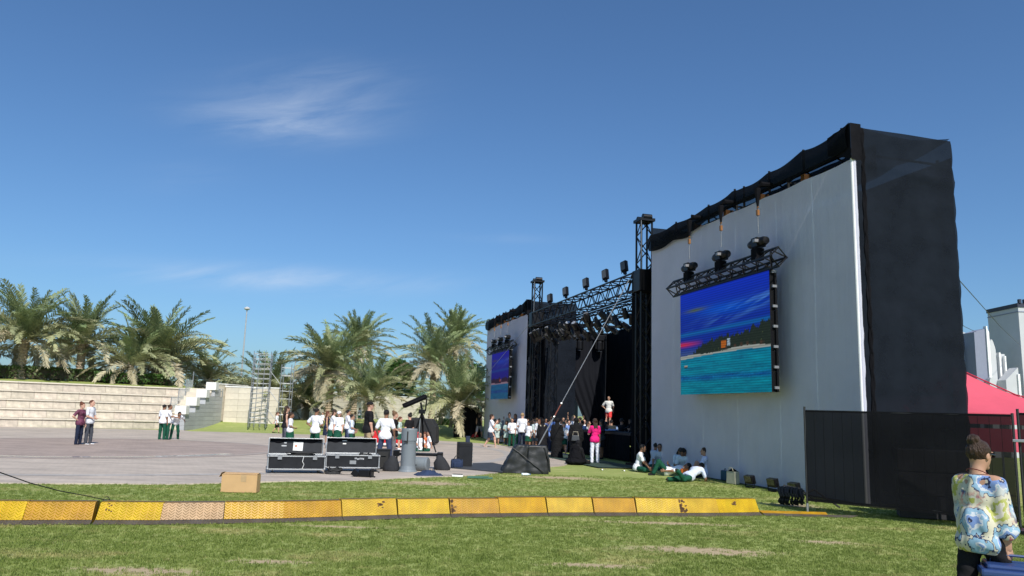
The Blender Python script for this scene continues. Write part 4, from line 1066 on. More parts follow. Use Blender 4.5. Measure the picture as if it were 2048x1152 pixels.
# ================================================================== flight cases
PANEL = mat('black_laminate', (.018, .019, .022), .55, var=.25, scale=4, spec=.15); EDGE = mat('aluminium_edge', (.42, .43, .44), .42, .7, var=.05); FOAM = mat('dark_foam', (.035, .037, .042), .9, var=.15)
PAPER = mat('white_paper', (.80, .79, .76), .7, var=.03); INK = mat('faded_ink', (.45, .46, .48), .7)
def flight_case(px, py, ang, W_, Hb, Hl, label, paper, cables, lidw):
    c = gp(px, py); t = thing('flight_case', label, 'flight case', c, R(ang)); D_ = .55; z0 = .10
    MB().box((W_/2, 0+.012, z0+Hb/2), (W_-.05, .012, Hb-.05)).build('front_panel', PANEL, t)
    MB().box((.012, D_/2, z0+Hb/2), (.012, D_-.05, Hb-.05)).build('side_panel', PANEL, t); MB().box((W_-.012, D_/2, z0+Hb/2), (.012, D_-.05, Hb-.05)).build('side_panel', PANEL, t)
    MB().box((W_/2, D_-.012, z0+Hb/2), (W_-.05, .012, Hb-.05)).build('back_panel', PANEL, t); MB().box((W_/2, D_/2, z0+.02), (W_-.04, D_-.04, .02)).build('bottom_panel', PANEL, t)
    MB().box((W_/2, D_/2, z0+Hb*.72), (W_-.08, D_-.08, .02)).build('foam_insert', FOAM, t)
    e_ = MB(); k = .026
    for z in (z0+k/2, z0+Hb-k/2):
        e_.box((W_/2, 0, z), (W_, k, k)); e_.box((W_/2, D_, z), (W_, k, k)); e_.box((0, D_/2, z), (k, D_-k, k)); e_.box((W_, D_/2, z), (k, D_-k, k))
    for x in (0, W_):
        for y in (0, D_): e_.box((x, y, z0+Hb/2), (k, k, Hb-2*k))
    e_.build('edge_profile', EDGE, t, bevel=.004)
    ball = MB().lathe([(0, -.035), (.03, -.02), (.035, 0), (.03, .02), (0, .035)], 10).mesh('ball_corner', STEEL, smooth=True)
    for x in (0, W_):
        for y in (0, D_):
            for z in (z0+.02, z0+Hb-.02): link('ball_corner', ball, t, (x, y, z))
    whl = MB().lathe([(0, -.018), (.045, -.018), (.045, .018), (0, .018)], 12, 'x').mesh('caster', RUBBER)
    for x in (.12, W_-.12):
        for y in (.1, D_-.1): link('caster', whl, t, (x, y, .048))
    fk = MB().box((0, 0, .03), (.06, .07, .05)).mesh('caster_fork', STEEL)
    for x in (.12, W_-.12): link('caster_fork', fk, t, (x, .1, .06))
    lt = MB().box((0, 0, 0), (.10, .012, .09)).mesh('latch', STEEL, bevel=.004)
    for x in (W_*.2, W_*.82): link('latch', lt, t, (x, -.022, z0+Hb-.045))
    MB().box((W_*.5, -.02, z0+Hb*.45), (.16, .01, .09)).build('handle', STEEL, t) if not paper else MB().tube([(W_*.62, -.02, z0+Hb), (W_*.6, -.03, z0+Hb*.6), (W_*.63, -.03, z0+Hb*.4), (W_*.6, -.03, .12)], .008, 5).build('rope', mat('white_rope', (.6, .6, .58), .8), t)
    # open lid leaning back
    lid = MB(); l = Vector((0, D_+.02, z0+Hb)); x0, x1 = 0.0, lidw
    rt = rx(R(-4))
    def LP(x, y, z): return l+rt @ Vector((x, y, z))
    lo = thing('lid', '', 'x'); del lo['label']; del lo['category']; lo.parent = t; lo.location = l; lo.rotation_euler = (R(-4), 0, 0)
    MB().box(((x0+x1)/2, .10, Hl/2), (x1-x0-.04, .012, Hl-.04)).build('lid_panel', FOAM, lo)
    e_ = MB()
    for z in (k/2, Hl-k/2): e_.box(((x0+x1)/2, 0, z), (x1-x0, .03, k*.7))
    for x in (x0, x1): e_.box((x, 0, Hl/2), (k*.7, .03, Hl-k*1.5))
    e_.build('lid_edge', EDGE, lo, bevel=.003)
    e_ = MB(); e_.box((x0+.008, .055, Hl/2), (.012, .10, Hl-.02)); e_.box((x1-.008, .055, Hl/2), (.012, .10, Hl-.02)); e_.box(((x0+x1)/2, .055, Hl-.012), (x1-x0-.02, .10, .012)); e_.build('lid_side', PANEL, lo)
    fr = MB(); fr.grid(lambda a, b_: (x0+.03+a*(x1-x0-.06), .088-.03*math.sin(b_*3.1), Hl-.03-b_*(.05+.03*math.sin(a*6.3*1.5)**2+.02*math.sin(a*11))), 30, 4); fr.build('loose_lining', BLACKF, lo, smooth=True)
    if paper:
        MB().box(((x0+x1)*.54, .088, Hl*.56), (.235, .003, Hl*.66), ry(R(2))).build('paper_sheet', PAPER, lo)
        MB().box(((x0+x1)*.50, .085, Hl*.52), (.05, .003, .05)).build('print_mark', mat('red_print', (.6, .25, .15), .7), lo)
    s = MB()
    for (xx, zz, w_) in ([(.30, .70, .06), (.28, .52, .12)] if paper else [(.36, .82, .13), (.36, .62, .09)]): s.box((xx*(x1-x0), .086, zz*Hl), (w_, .003, .03))
    s.build('sticker', PAPER if not paper else INK, lo)
    if not paper:
        s = MB(); q = random.Random(2)
        for kx in range(8): s.box((W_*.54+kx*.03, .0035, z0+Hb*.72+q.uniform(-.008, .008)), (.018, .004, .04)); 
        s.build('faded_lettering', INK, t)
    # contents
    s = MB(); q = random.Random(int(px))
    for r_ in range(cables):
        cx = W_*(.58 if paper else .74); pts = []; rr = q.uniform(.12, .30)
        for a_ in range(26): an_ = a_*.5; pts.append((cx+math.cos(an_)*rr*(1.2 if paper else .7)+q.gauss(0, .01), D_*.45+math.sin(an_)*rr*.6, z0+Hb-.04+.015*r_+q.uniform(0, .025)))
        s.tube(pts, .014, 5)
    o = s.build('cable_coil', RUBBER, None); o.parent = None
    o.location = c; o.rotation_euler = (0, 0, R(ang)); tag(o, 'loose coil of black cable lying in the %s open flight case' % ('left' if paper else 'right'), 'cable')
    return t
flight_case(534, 948, 18, 1.32, .33, .40, 'open black flight case with a white sheet of paper inside its lid', True, 7, 1.30)
flight_case(651, 944, 15, 1.32, .33, .41, 'open black flight case with two small white stickers inside its lid and faded lettering', False, 4, 1.28)
# upright black case behind
c = gp(763, 940); t = thing('road_case', 'small upright black case squeezed against the right end of the second flight case', 'case', c, R(20))
MB().box((0, .12, .26), (.42, .32, .50)).build('body', PANEL, t, bevel=.015); MB().box((0, -.045, .27), (.30, .012, .40)).build('front_rib', RUBBER, t, bevel=.004)
MB().tube([(-.08, -.05, .38), (-.08, -.075, .38), (.08, -.075, .38), (.08, -.05, .38)], .01, 6).build('handle', RUBBER, t); MB().box((0, .12, .53), (.44, .34, .04)).build('lid', PANEL, t, bevel=.01)
# cable heap and lamp on the ground
c = gp(668, 949); s = MB(); q = random.Random(9)
for k in range(9):
    rr = q.uniform(.1, .2); cx, cy = q.uniform(-.05, .05), q.uniform(-.04, .04); s.tube([(cx+math.cos(a_*.45)*rr, cy+math.sin(a_*.45)*rr*.8, .02+.016*k+.02*math.sin(a_)) for a_ in range(16)], .014, 5)
s.tube([(-.1, -.05, .02), (-.3, -.08, .015), (-.42, .02, .015)], .01, 5); s.tube([(.1, -.1, .02), (.35, -.15, .015), (.5, -.05, .015)], .01, 5)
o = s.build('cable_heap', RUBBER); o.location = c; tag(o, 'heap of black cable on the paving in front of the right flight case', 'cable')
c = gp(727, 955); t = thing('clamp_lamp', 'black lamp with yoke and clamp lying on the paving below the right flight case', 'stage light', c, R(-8))
MB().box((-.18, 0, .09), (.17, .2, .15), ry(R(35))).build('lamp_head', BLACKM, t, bevel=.01); MB().box((.03, 0, .10), (.26, .17, .16)).build('lamp_body', BLACKM, t, bevel=.02)
MB().box((.20, .0, .10), (.03, .22, .20)).build('yoke', BLACKM, t, bevel=.004); MB().tube([(.2, 0, .15), (.32, 0, .16), (.38, 0, .13)], .02, 6).build('clamp', BLACKM, t); MB().tube([(.2, -.05, .05), (.3, -.06, .03)], .018, 6).build('clamp', BLACKM, t)

# ================================================================== grey drums
DRUM = mat('grey_plastic', (.17, .195, .215), .45, var=.08, scale=2)
c = gp(815, 944); t = thing('grey_drum', 'tall grey plastic tube case standing on end with a flared base', 'drum', c, R(-10))
MB().lathe([(.0, 0), (.245, 0), (.25, .02), (.215, .07), (.195, .16), (.190, .74), (.196, .76), (.198, .80), (.212, .81), (.212, 1.10), (.205, 1.12), (0, 1.12)], 28).build('tube', DRUM, t, smooth=False)
MB().box((.02, -.215, .90), (.03, .012, .30)).build('strap', RUBBER, t); MB().box((-.02, -.222, .78), (.11, .014, .025)).build('buckle', RUBBER, t)
for p in t.children: pass
c = gp(838, 943); t = thing('grey_drum', 'short grey plastic drum lying on its side against the standing one', 'drum', c, R(-12))
MB().lathe([(0, -.20), (.17, -.20), (.18, -.185), (.18, .15), (.188, .16), (.188, .2), (.17, .215), (0, .22)], 28, 'x', (0, .1, .19)).build('tube', DRUM, t)
MB().box((-.10, -.075, .17), (.11, .012, .02)).build('buckle', RUBBER, t); MB().box((-.19, .1, .19), (.012, .12, .36)).build('strap', RUBBER, t)
NAVY = mat('navy_cloth', (.018, .032, .075), .9, var=.3, scale=6, bump=.4)
def crumple(name, label, px0, px1, py, h, m, cat, seed, dep=.45):
    a = gp(px0, py); b_ = gp(px1, py); L_ = (b_-a).length
    mb = MB()
    def f(s, k):
        e = min(1, 4*s, 4*(1-s)); e2 = math.sin(math.pi*k)**.5; z = h*e**.6*e2*(.7+.5*noise.noise(Vector((s*4, k*2, seed)))+.25*noise.noise(Vector((s*13, k*6, seed))))
        return (s*L_+.05*noise.noise(Vector((k*4, s*3, seed+2))), k*dep*(.8+.4*noise.noise(Vector((s*3, 1, seed)))), max(.0, z))
    mb.grid(f, 36, 18); o = mb.build(name, m, smooth=True); o.location = a; o.rotation_euler = (0, 0, math.atan2((b_-a).y, (b_-a).x)); tag(o, label, cat); return o
crumple('crumpled_cloth', 'crumpled navy cloth on the paving in front of the lying grey drum', 833, 886, 953, .17, NAVY, 'cloth', 3)
# dolly, tripod with slab
BAG = mat('sandbag_black', (.02, .021, .025), .85, var=.3, bump=.3)
c = gp(840, 941); t = thing('camera_dolly', 'low black camera dolly platform on legs behind the grey drums', 'dolly', c+Vector((0, .5, 0)), R(3))
MB().box((-.12, 0, .40), (1.30, .34, .07)).build('platform', BLACKM, t, bevel=.01); MB().box((.48, -.02, .40), (.16, .44, .13)).build('end_block', BLACKM, t, bevel=.01); MB().box((-.72, 0, .42), (.16, .44, .16)).build('end_block', BLACKM, t, bevel=.01)
for x in (-.7, .40, .56): MB().tube([(x, -.1, .36), (x, -.12, 0)], .025, 6).build('leg', ALU if x > .5 else BLACKM, t)
MB().tube([(-.62, 0, .42), (-.35, .1, .72)], .012, 6).build('lever', ALU, t)
for x, y in ((-.7, .12), (.5, .12)):
    MB().lathe([(0, -.03), (.12, -.03), (.12, .03), (0, .03)], 14, 'x', (x-.02, y, .12)).build('wheel', RUBBER, t)
for i, (px, py, lb) in enumerate([(781, 943, 'dark sandbag slumped by the left end of the camera dolly'), (885, 941, 'dark sandbag leaning at the right end of the camera dolly')]):
    P = gp(px, py); mb = MB(); mb.lathe([(.0, 0), (.20, .0), (.22, .06), (.19, .2), (.12, .32), (.05, .40), (.0, .41)], 14); mb.v = [(x*1.05+.03*noise.noise(Vector((x*8, y*8, z*8)))-(z*.25 if i else -z*.1), y*.75, z+.02*noise.noise(Vector((x*9, y*5, z*4)))) for x, y, z in mb.v]
    mb.v = [(x, y, max(0, z)) for x, y, z in mb.v]; o = mb.build('sandbag', BAG, smooth=True); o.location = P; o.rotation_euler = (0, 0, 0); tag(o, lb, 'sandbag')
c = gp(836, 936); t = thing('camera_tripod', 'black tripod standing on the camera dolly, tall legs spread', 'tripod', c+Vector((0, .3, .43)), 0)
for x, y in ((-.32, .1), (.46, -.02), (.06, .4)): MB().tube([(0, 0, 1.08), (x*.55, y*.55, .55), (x, y, 0)], [.035, .028, .02], 6).build('leg', BLACKM, t)
MB().tube([(-.04, 0, 1.0), (-.06, 0, .02)], .016, 6).build('centre_column', ALU, t); MB().box((0, 0, 1.14), (.18, .14, .12)).build('head', BLACKM, t, bevel=.01)
MB().tube([(0, 0, 1.18), (-.05, 0, 1.40)], .03, 6).build('head_post', BLACKM, t); MB().tube([(.1, 0, 1.15), (.12, 0, 1.5)], .022, 6).build('head_post', BLACKM, t)
t2 = thing('camera_hood', 'long black padded slab tilted on top of the tripod', 'camera hood', c+Vector((-.22, .3, 1.86)), 0)
mb = MB(); rt_ = ry(R(-25)); mb.box((0, 0, 0), (.72, .34, .13), rt_); mb.build('shell', BLACKF, t2, bevel=.03); MB().box((.02, -.18, -.0), (.6, .01, .03), rt_).build('seam', BLACKM, t2)
# trolley loudspeaker case, bag, post
c = gp(930, 936); t = thing('trolley_case', 'upright black trolley case with silver catches beside a small blue bag', 'case', c, R(16))
MB().box((0, .16, .37), (.40, .34, .72), rx(R(0))).build('body', PANEL, t, bevel=.03); MB().box((-.01, -.018, .63), (.34, .012, .01)).build('groove', RUBBER, t); MB().box((.20, .16, .38), (.02, .28, .6)).build('side_ridge', RUBBER, t)
for k in range(6): MB().box((.215, .02, .12+k*.1), (.02, .05, .035)).build('catch', ALU, t)
MB().box((.1, .22, .78), (.11, .10, .24)).build('handle_post', mat('dark_blue_plastic', (.02, .03, .06), .5), t)
for x in (-.14, .14): MB().lathe([(0, -.02), (.05, -.02), (.05, .02), (0, .02)], 12, 'x', (x, .30, .05)).build('wheel', RUBBER, t)
c = gp(914, 938); mb = MB(); mb.box((0, .1, .14), (.34, .22, .27)); o = mb.build('shoulder_bag', NAVY, bevel=.06, smooth=True); o.location = c; o.rotation_euler = (0, 0, R(10)); tag(o, 'small dark blue bag slumped against the left of the trolley case', 'bag')
MB().box((0, -.03, .12), (.22, .05, .15)).build('pocket', NAVY, o, bevel=.02, smooth=True); MB().tube([(-.12, 0, .25), (-.05, -.02, .36), (.05, -.02, .36), (.12, 0, .25)], .012, 5).build('strap', RUBBER, o)
# dark floor cloth
pts = [gp(905, 938), gp(1005, 947), gp(1012, 934), gp(985, 928), gp(945, 929)]
mb = MB(); mb.poly([(p.x-pts[0].x, p.y-pts[0].y) for p in pts], .015, .045); o = mb.build('floor_mat', mat('dark_rubber_mat', (.045, .05, .058), .7, var=.2, scale=3)); o.location = pts[0]; tag(o, 'flat dark grey mat on the paving between trolley case and covered box', 'mat')
# covered box
c = gp(1051, 947); t = thing('covered_box', 'large box draped in wrinkled black cloth on the edge of the grass', 'covered box', c, R(2))
mb = MB()
def cover(a, b_):
    # a around, b up
    an_ = a*2*math.pi; sx_, sy_ = math.cos(an_), math.sin(an_); sq = 1/max(abs(sx_), abs(sy_)); x, y = sx_*sq, sy_*sq
    h = .74; k = min(1, b_/.75); top = max(0, (b_-.75)/.25)
    wx = (.63-.05*k) if x > 0 else (.66-.30*k**1.2); wy = .42-.05*k
    fold = .022*math.sin(an_*9+3*b_)*(1-k*.7)+.03*noise.noise(Vector((x*3, y*3, b_*6)))
    r_ = 1-top
    return ((x*(wx+fold))*r_+(.08*k if x < 0 else 0)*r_+.06*top*0, (y*(wy+fold))*r_, h*k-.02*top*abs(noise.noise(Vector((x*2, y*2, 3)))) + .012*noise.noise(Vector((x*4, y*4, b_*4)))*k)
mb.grid(cover, 80, 28); COVER = mat('black_nylon_cover', (.017, .018, .019), .5, var=.25, scale=3, bump=.5, bscale=7, spec=.5); mb.v = [(x, y+.42, max(.004, z)) for x, y, z in mb.v]; mb.build('cover', COVER, t, smooth=True)
mb = MB(); mb.tube([(-.38, .03, .68), (-.05, -.005, .45), (.2, -.03, .25), (.5, -.02, .05)], .014, 5); mb.build('cover_seam', COVER, t)
mb = MB(); mb.tube([(.5, .05, .7), (.62, .0, .4), (.66, .02, .05)], .03, 6); mb.build('cover_fold', COVER, t)
c = gp(1043, 951); t = thing('plastic_bottle', 'small clear plastic bottle lying in front of the covered box', 'bottle', c, R(5))
BOT = mat('clear_plastic', (.62, .70, .75), .12, var=.05, spec=.8); MB().lathe([(0, 0), (.032, .0), (.034, .05), (.03, .08), (.034, .12), (.03, .17), (.013, .2), (.013, .22), (0, .22)], 12, 'x', (0, 0, .034)).build('bottle', BOT, t, smooth=True); MB().lathe([(0, .215), (.015, .215), (.015, .235), (0, .235)], 10, 'x', (0, 0, .034)).build('cap', mat('blue_cap', (.05, .15, .45), .4), t)
c = gp(915, 954); t = thing('power_strip', 'short white and black power strip on the grass edge', 'power strip', c, R(-3)); MB().box((0, 0, .03), (.27, .09, .05)).build('body', PAPER, t, bevel=.006); MB().box((0, .02, .065), (.25, .06, .02)).build('socket_row', RUBBER, t); MB().tube([(-.1, .1, .01), (-.25, .25, .012), (-.4, .2, .012), (-.6, .3, .012)], .012, 5).build('cord', RUBBER, t)
c = gp(960, 957); t = thing('green_mat', 'thin green folded mat lying on the grass', 'mat', c, R(-2)); MB().box((0, 0, .018), (.62, .16, .022)).build('sheet', mat('green_mat_cloth', (.07, .17, .12), .85), t, bevel=.004); MB().box((-.05, .05, .04), (.52, .12, .015), ry(R(-1.5))).build('fold', _mats['green_mat_cloth'], t, bevel=.004)
for (px, py, lb) in [(1243, 942, 'small white paper scrap on the grass in front of the stage'), (1199, 940, 'tiny white scrap on the grass near the woman in pink')]:
    c = gp(px, py); o = MB().grid(lambda a, b_: (a*.11, b_*.07, .012+.02*math.sin(a*5)*math.cos(b_*3)), 4, 4).build('paper_scrap', PAPER); o.location = c; tag(o, lb, 'litter')

# ================================================================== by the near wing wall
def flood(px, py, lb):
    c = gp(px, py); t = thing('floor_light', lb, 'floor light', c, SA+R(8), 'floor lights along the foot of the near wing')
    MB().box((0, 0, .20), (.12, .28, .20), ry(R(-14))).build('housing', BLACKM, t, bevel=.015); MB().box((-.065, 0, .215), (.01, .22, .14), ry(R(-14))).build('lens', mat('dark_glass', (.03, .03, .035), .1, spec=.8), t)
    MB().tube([(0, -.16, .2), (0, -.16, .03), (0, .16, .03), (0, .16, .2)], .014, 6).build('bracket', BLACKM, t); MB().box((.02, 0, .012), (.16, .2, .02)).build('foot', BLACKM, t)
flood(1500, 976, 'black floor light by the wall nearest the beige bag'); flood(1546, 983, 'black floor light by the wall, middle one of the three'); flood(1589, 993, 'black floor light by the wall just behind the cable coils')
c = gp(1580, 1012); t = thing('cable_coil', 'thick bundle of two standing coils of black cable beside the fence', 'cable', c, SA+R(-35))
for k, cx in enumerate((-.13, .14)):
    mb = MB(); q = random.Random(k)
    for j in range(11):
        rr = q.uniform(.10, .17); off = q.uniform(-.11, .11); mb.tube([(cx+off+.02*math.sin(a_*2), math.cos(a_*.45)*rr, .19+math.sin(a_*.45)*rr) for a_ in range(15)], .019, 6)
    mb.build('coil', RUBBER, t)
MB().tube([(.3, .1, .25), (.45, .2, .32), (.62, .2, .2), (.9, .1, .02)], .018, 6).build('cable_tail', RUBBER, t); MB().tube([(-.2, .1, .25), (-.1, .3, .36), (.2, .5, .3), (.5, .7, .04)], .014, 6).build('cable_tail', RUBBER, t)
mb = MB(); mb.tube([ST(-.16+.03*math.sin(u*4), u, .03) for u in np.arange(.6, 5.8, .3)], .012, 5); o = mb.build('wall_cable', RUBBER); tag(o, 'black cable lying along the foot of the near white wing', 'cable')
c = gp(1466, 968); t = thing('tote_bag', 'beige tote bag with a dark cloth on top by the wall', 'bag', c, SA+R(10))
MB().box((0, 0, .16), (.16, .34, .32), None, .92).build('body', mat('beige_canvas', (.42, .40, .30), .85), t, bevel=.02); crm = MB(); crm.grid(lambda a, b_: ((a-.5)*.16, (b_-.5)*.26, .32+.07*math.sin(a*3.1)*math.sin(b_*3.1)), 8, 8); crm.build('dark_cloth', BLACKF, t, smooth=True)
MB().tube([(-.06, -.1, .3), (-.07, -.05, .40), (-.07, .05, .40), (-.06, .1, .3)], .01, 5).build('handle', _mats['beige_canvas'], t)
c = gp(1451, 962); t = thing('lunch_bag', 'teal blue lunch bag behind the beige tote bag', 'bag', c, SA); MB().box((0, 0, .14), (.16, .24, .27)).build('body', mat('teal_fabric', (.03, .09, .13), .8), t, bevel=.03); MB().tube([(0, -.06, .26), (0, 0, .33), (0, .06, .26)], .012, 5).build('handle', _mats['teal_fabric'], t)
c = gp(1441, 959); t = thing('water_bottle', 'clear water bottle standing beside the teal bag', 'bottle', c); MB().lathe([(0, 0), (.04, 0), (.042, .1), (.038, .13), (.042, .2), (.03, .27), (.014, .30), (.014, .33), (0, .33)], 12).build('bottle', BOT, t, smooth=True); MB().lathe([(0, .325), (.018, .325), (.018, .35), (0, .35)], 10).build('cap', _mats['blue_cap'], t)
c = gp(1434, 957); t = thing('travel_mug', 'dark travel mug with a pale label by the wall', 'mug', c); MB().lathe([(0, 0), (.045, 0), (.055, .24), (.058, .25), (.05, .28), (0, .28)], 14).build('cup', BLACKM, t, smooth=True); MB().lathe([(.0505, .08), (.0545, .16)], 14).build('label', mat('pale_label', (.5, .4, .4), .6), t)

# ================================================================== fence panels
FMESH = scrim('fence_scrim', (0.008, 0.0085, 0.010), 0.06)
def fence(pa, pb, H, label, n=1):
    L_ = (pb-pa).length; t = thing('screen_fence', label, 'fence panel', pa, math.atan2((pb-pa).y, (pb-pa).x))
    mb = MB(); mb.grid(lambda a, b_: (.02+a*(L_-.04), -.02+.02*noise.noise(Vector((a*5, b_*3, 1))), .20+b_*(H-.20)-.03*a*(b_ < .01)), 30, 12); mb.build('screen_cloth', FMESH, t, smooth=True)
    for x in (0, L_): MB().tube([(x, 0, 0 if x == 0 else .1), (x, 0, H+(.06 if x == 0 else .02))], .021, 8).build('post', STEEL if 0 else mat('dull_fence_pipe', (.04, .04, .042), .5, .4), t)
    MB().tube([(0, 0, H-.02), (L_, 0, H-.02)], .018, 8).build('top_rail', _mats['dull_fence_pipe'], t); MB().tube([(0, 0, .23), (L_, 0, .23)], .018, 8).build('bottom_rail', _mats['dull_fence_pipe'], t)
    nw = int(L_/.16); wm = MB().tube([(0, 0, .22), (0, 0, H-.02)], .003, 4, False).mesh('fence_wire', _mats['dull_fence_pipe'])
    for k in range(1, nw): link('fence_wire', wm, t, (k*L_/nw, .015, 0))
    mb = MB(); mb.box((0, 0, .03), (.14, .5, .06)); mb.build('foot_block', BLACKM, t, bevel=.01) if n > 1 else None
    MB().tube([(0, 0, -.0), (0, 0, .16)], .022, 8).build('post_stub', ALU, t)
    return t
fa = Vector((5.47, 14.28, 0)); fb = Vector((8.02, 12.3, 0))
fence(fa, fb, 1.83, 'black screened fence panel standing in front of the corner of the near wing')
fb2 = fb+Vector((.10, .02, 0)); fence(fb2, fb2+Vector((2.4, -1.6, 0)), 1.86, 'second black screened fence panel at the right edge, mostly out of view', 2)
mb = MB(); mb.box((0, 0, 0), (.16, .05, .045)); o = mb.build('fence_clamp', ALU, bevel=.008); o.location = fb+Vector((.05, -.03, 1.42)); o.rotation_euler = (0, 0, R(-30)); tag(o, 'shiny metal clamp joining the two fence panels', 'clamp')
c = gp(1760, 1012)+Vector((.5, 1.0, 0)); 
t = thing('stacked_crates', 'stack of grey crates dimly visible through the fence screen', 'crates', Vector((7.7, 13.9, 0)), R(-20)); 
for k in range(3): MB().box((0, 0, .2+k*.40), (1.4, .5, .38)).build('crate', mat('grey_crate', (.03, .03, .035), .7), t, bevel=.01)

# ================================================================== red canopy and white fort walls
RED = mat('red_canopy', (.72, .11, .17), .7, var=.06, scale=1.5, trans=.2)
G0 = Vector((11.35, 19.6, 0)); t = thing('red_gazebo', 'bright pinkish red pop-up canopy tent behind the fence', 'canopy tent', G0, R(-8)); hw = 1.95; ze = 2.0; za = 3.12
for sx_ in (-1, 1):
    for sy_ in (-1, 1): MB().box((sx_*(hw-.05), sy_*(hw-.05), ze/2), (.04, .04, ze)).build('leg', ALU, t)
def roof_side(k):
    mb = MB(); a0 = rz(k*math.pi/2)
    def f(a, b_):
        e0 = Vector((-hw, -hw, ze)).lerp(Vector((hw, -hw, ze)), a); ap = Vector((0, 0, za)); p = e0.lerp(ap, b_); p.z -= .16*math.sin(math.pi*b_)*1.0; p.z -= .05*math.sin(math.pi*a)*(1-b_)
        return tuple(a0 @ p)
    mb.grid(f, 12, 12); return mb.build('roof_side', RED, t, smooth=True)
for k in range(4):
    roof_side(k); a0 = rz(k*math.pi/2); mb = MB(); mb.grid(lambda a, b_: tuple(a0 @ Vector((-hw+2*hw*a, -hw-.005, ze-.05*math.sin(math.pi*a)-.0-b_*(.26+.0*a)))), 12, 2); mb.build('valance', RED, t)
for sx_ in (-1, 1):
    for sy_ in (-1, 1): MB().tube([(sx_*hw, sy_*hw, ze+.015), (sx_*hw*.5, sy_*hw*.5, (ze+za)/2-.145), (0, 0, za+.01)], .018, 5).build('hip_seam', mat('red_seam', (.5, .04, .08), .7), t)
t = thing('red_crowd_barrier', 'red banner glimpsed behind the fence under the tent', 'banner', Vector((9.9, 17.3, 0)), R(-10)); MB().box((.6, 0, 1.35), (2.0, .04, .5)).build('banner', RED, t); MB().tube([(-.35, 0, 0), (-.35, 0, 1.6)], .02, 6).build('post', BLACKM, t); MB().tube([(1.55, 0, 0), (1.55, 0, 1.6)], .02, 6).build('post', BLACKM, t)

FORT = mat('white_fort_plaster', (.50, .51, .53), .8, var=.06, scale=.8); FORTB = mat('fort_bright_edge', (.80, .80, .80), .7, var=.02)
t = thing('fort_facade', 'white fort-like facade with staggered slabs and pointed corner behind the red tent', 'building', at(1950, 850, 44).xyz*1)
o0 = t.location.copy(); t.location.z = 0; o0.z = 0
def slab(px0, px1, ptop, Y, d, name='wall_slab', m=FORT, ptop1=None, curve=False, skew=0.0):
    a = at(px0, ptop, Y); b_ = at(px1, ptop1 if ptop1 else ptop, Y+skew); mb = MB(); n = 8
    pr = []
    for i in range(n+1):
        s = i/n; z = a.z+(b_.z-a.z)*s
        if curve: z = a.z-(1-math.cos((s-.35)*1.9))*.9+.1
        pr.append((a.x+(b_.x-a.x)*s, a.y+(b_.y-a.y)*s, z))
    for i in range(n):
        p, q_ = pr[i], pr[i+1]
        mb.add([(p[0], p[1], 0), (q_[0], q_[1], 0), (q_[0], q_[1], q_[2]), p, (p[0], p[1]+d, 0), (q_[0], q_[1]+d, 0), (q_[0], q_[1]+d, q_[2]), (p[0], p[1]+d, p[2])],
               [(0, 1, 2, 3), (4, 7, 6, 5), (3, 2, 6, 7), (0, 3, 7, 4), (1, 5, 6, 2)])
    mb.v = [(x-o0.x, y-o0.y, z) for x, y, z in mb.v]; return mb.build(name, m, t)
SHD = mat('fort_shaded_plaster', (.22, .24, .32), .8, var=.05)  # the fort's white plaster with shade put into the colour
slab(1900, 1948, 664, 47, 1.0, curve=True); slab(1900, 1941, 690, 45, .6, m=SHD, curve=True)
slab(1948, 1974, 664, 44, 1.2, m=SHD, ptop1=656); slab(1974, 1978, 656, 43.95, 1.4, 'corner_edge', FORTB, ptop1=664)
slab(1972, 1974.5, 652, 43.9, .3, 'corner_spike', FORTB)
slab(1979, 1990, 682, 45, .9, curve=True); slab(1990, 2009, 708, 45.4, .9); slab(2009, 2012, 712, 45.2, 1.1, 'corner_edge', FORTB)
slab(1998, 2001, 705, 45.2, .3, 'corner_spike', FORTB); slab(1979, 1993, 758, 43.5, .4, 'low_arch', FORT, curve=True)
slab(1990, 2040, 694, 49, 2.5); slab(1988, 2042, 694, 48.6, .3, 'cornice', FORTB, ptop1=694); slab(2012, 2036, 703, 48.8, .2, 'recess', SHD)  # the recess slab has its shade painted in
for k in range(2): slab(2010+k*22, 2020+k*22, 705+0*k, 48.5, .3, 'floodlight', BLACKM, ptop1=707) if False else None
slab(2012, 2036, 760, 44.2, .8, ptop1=735); slab(2036, 2040, 748, 44.1, .9, 'corner_edge', FORTB)
a = at(2015, 706, 48.2); c_ = Vector((a.x-o0.x, a.y-o0.y, a.z)); MB().lathe([(0, -.2), (.10, -.2), (.14, .15), (0, .18)], 10, 'x', c_).build('fort_lamp', BLACKM, t)
a = at(2035, 706, 48.2); c_ = Vector((a.x-o0.x, a.y-o0.y, a.z)); MB().lathe([(0, -.2), (.10, -.2), (.14, .15), (0, .18)], 10, 'x', c_).build('fort_lamp', BLACKM, t)
t = thing('fort_tower', 'tall white square tower with dark battlements at the right edge', 'tower', Vector((0, 0, 0))); a = at(2036, 614, 46); o0 = Vector((a.x, a.y, 0)); t.location = o0
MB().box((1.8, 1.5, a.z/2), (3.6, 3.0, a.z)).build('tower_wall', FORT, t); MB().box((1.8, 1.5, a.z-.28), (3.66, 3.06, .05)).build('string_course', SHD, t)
MB().box((1.8, 1.5, a.z+.12), (3.7, 3.1, .24)).build('parapet', mat('dark_slate', (.03, .035, .06), .6), t); mer = MB().box((0, 0, .12), (.13, .2, .24)).mesh('merlon', _mats['dark_slate'])
for k in range(9): link('merlon', mer, t, (.1+k*.30, -.02, a.z+.235))
MB().box((1.2, -.02, 1.6+(858-760)/1530*46), (2.2, .05, 1.1)).build('dark_band', _mats['dark_slate'], t)  # plain dark box across the tower front

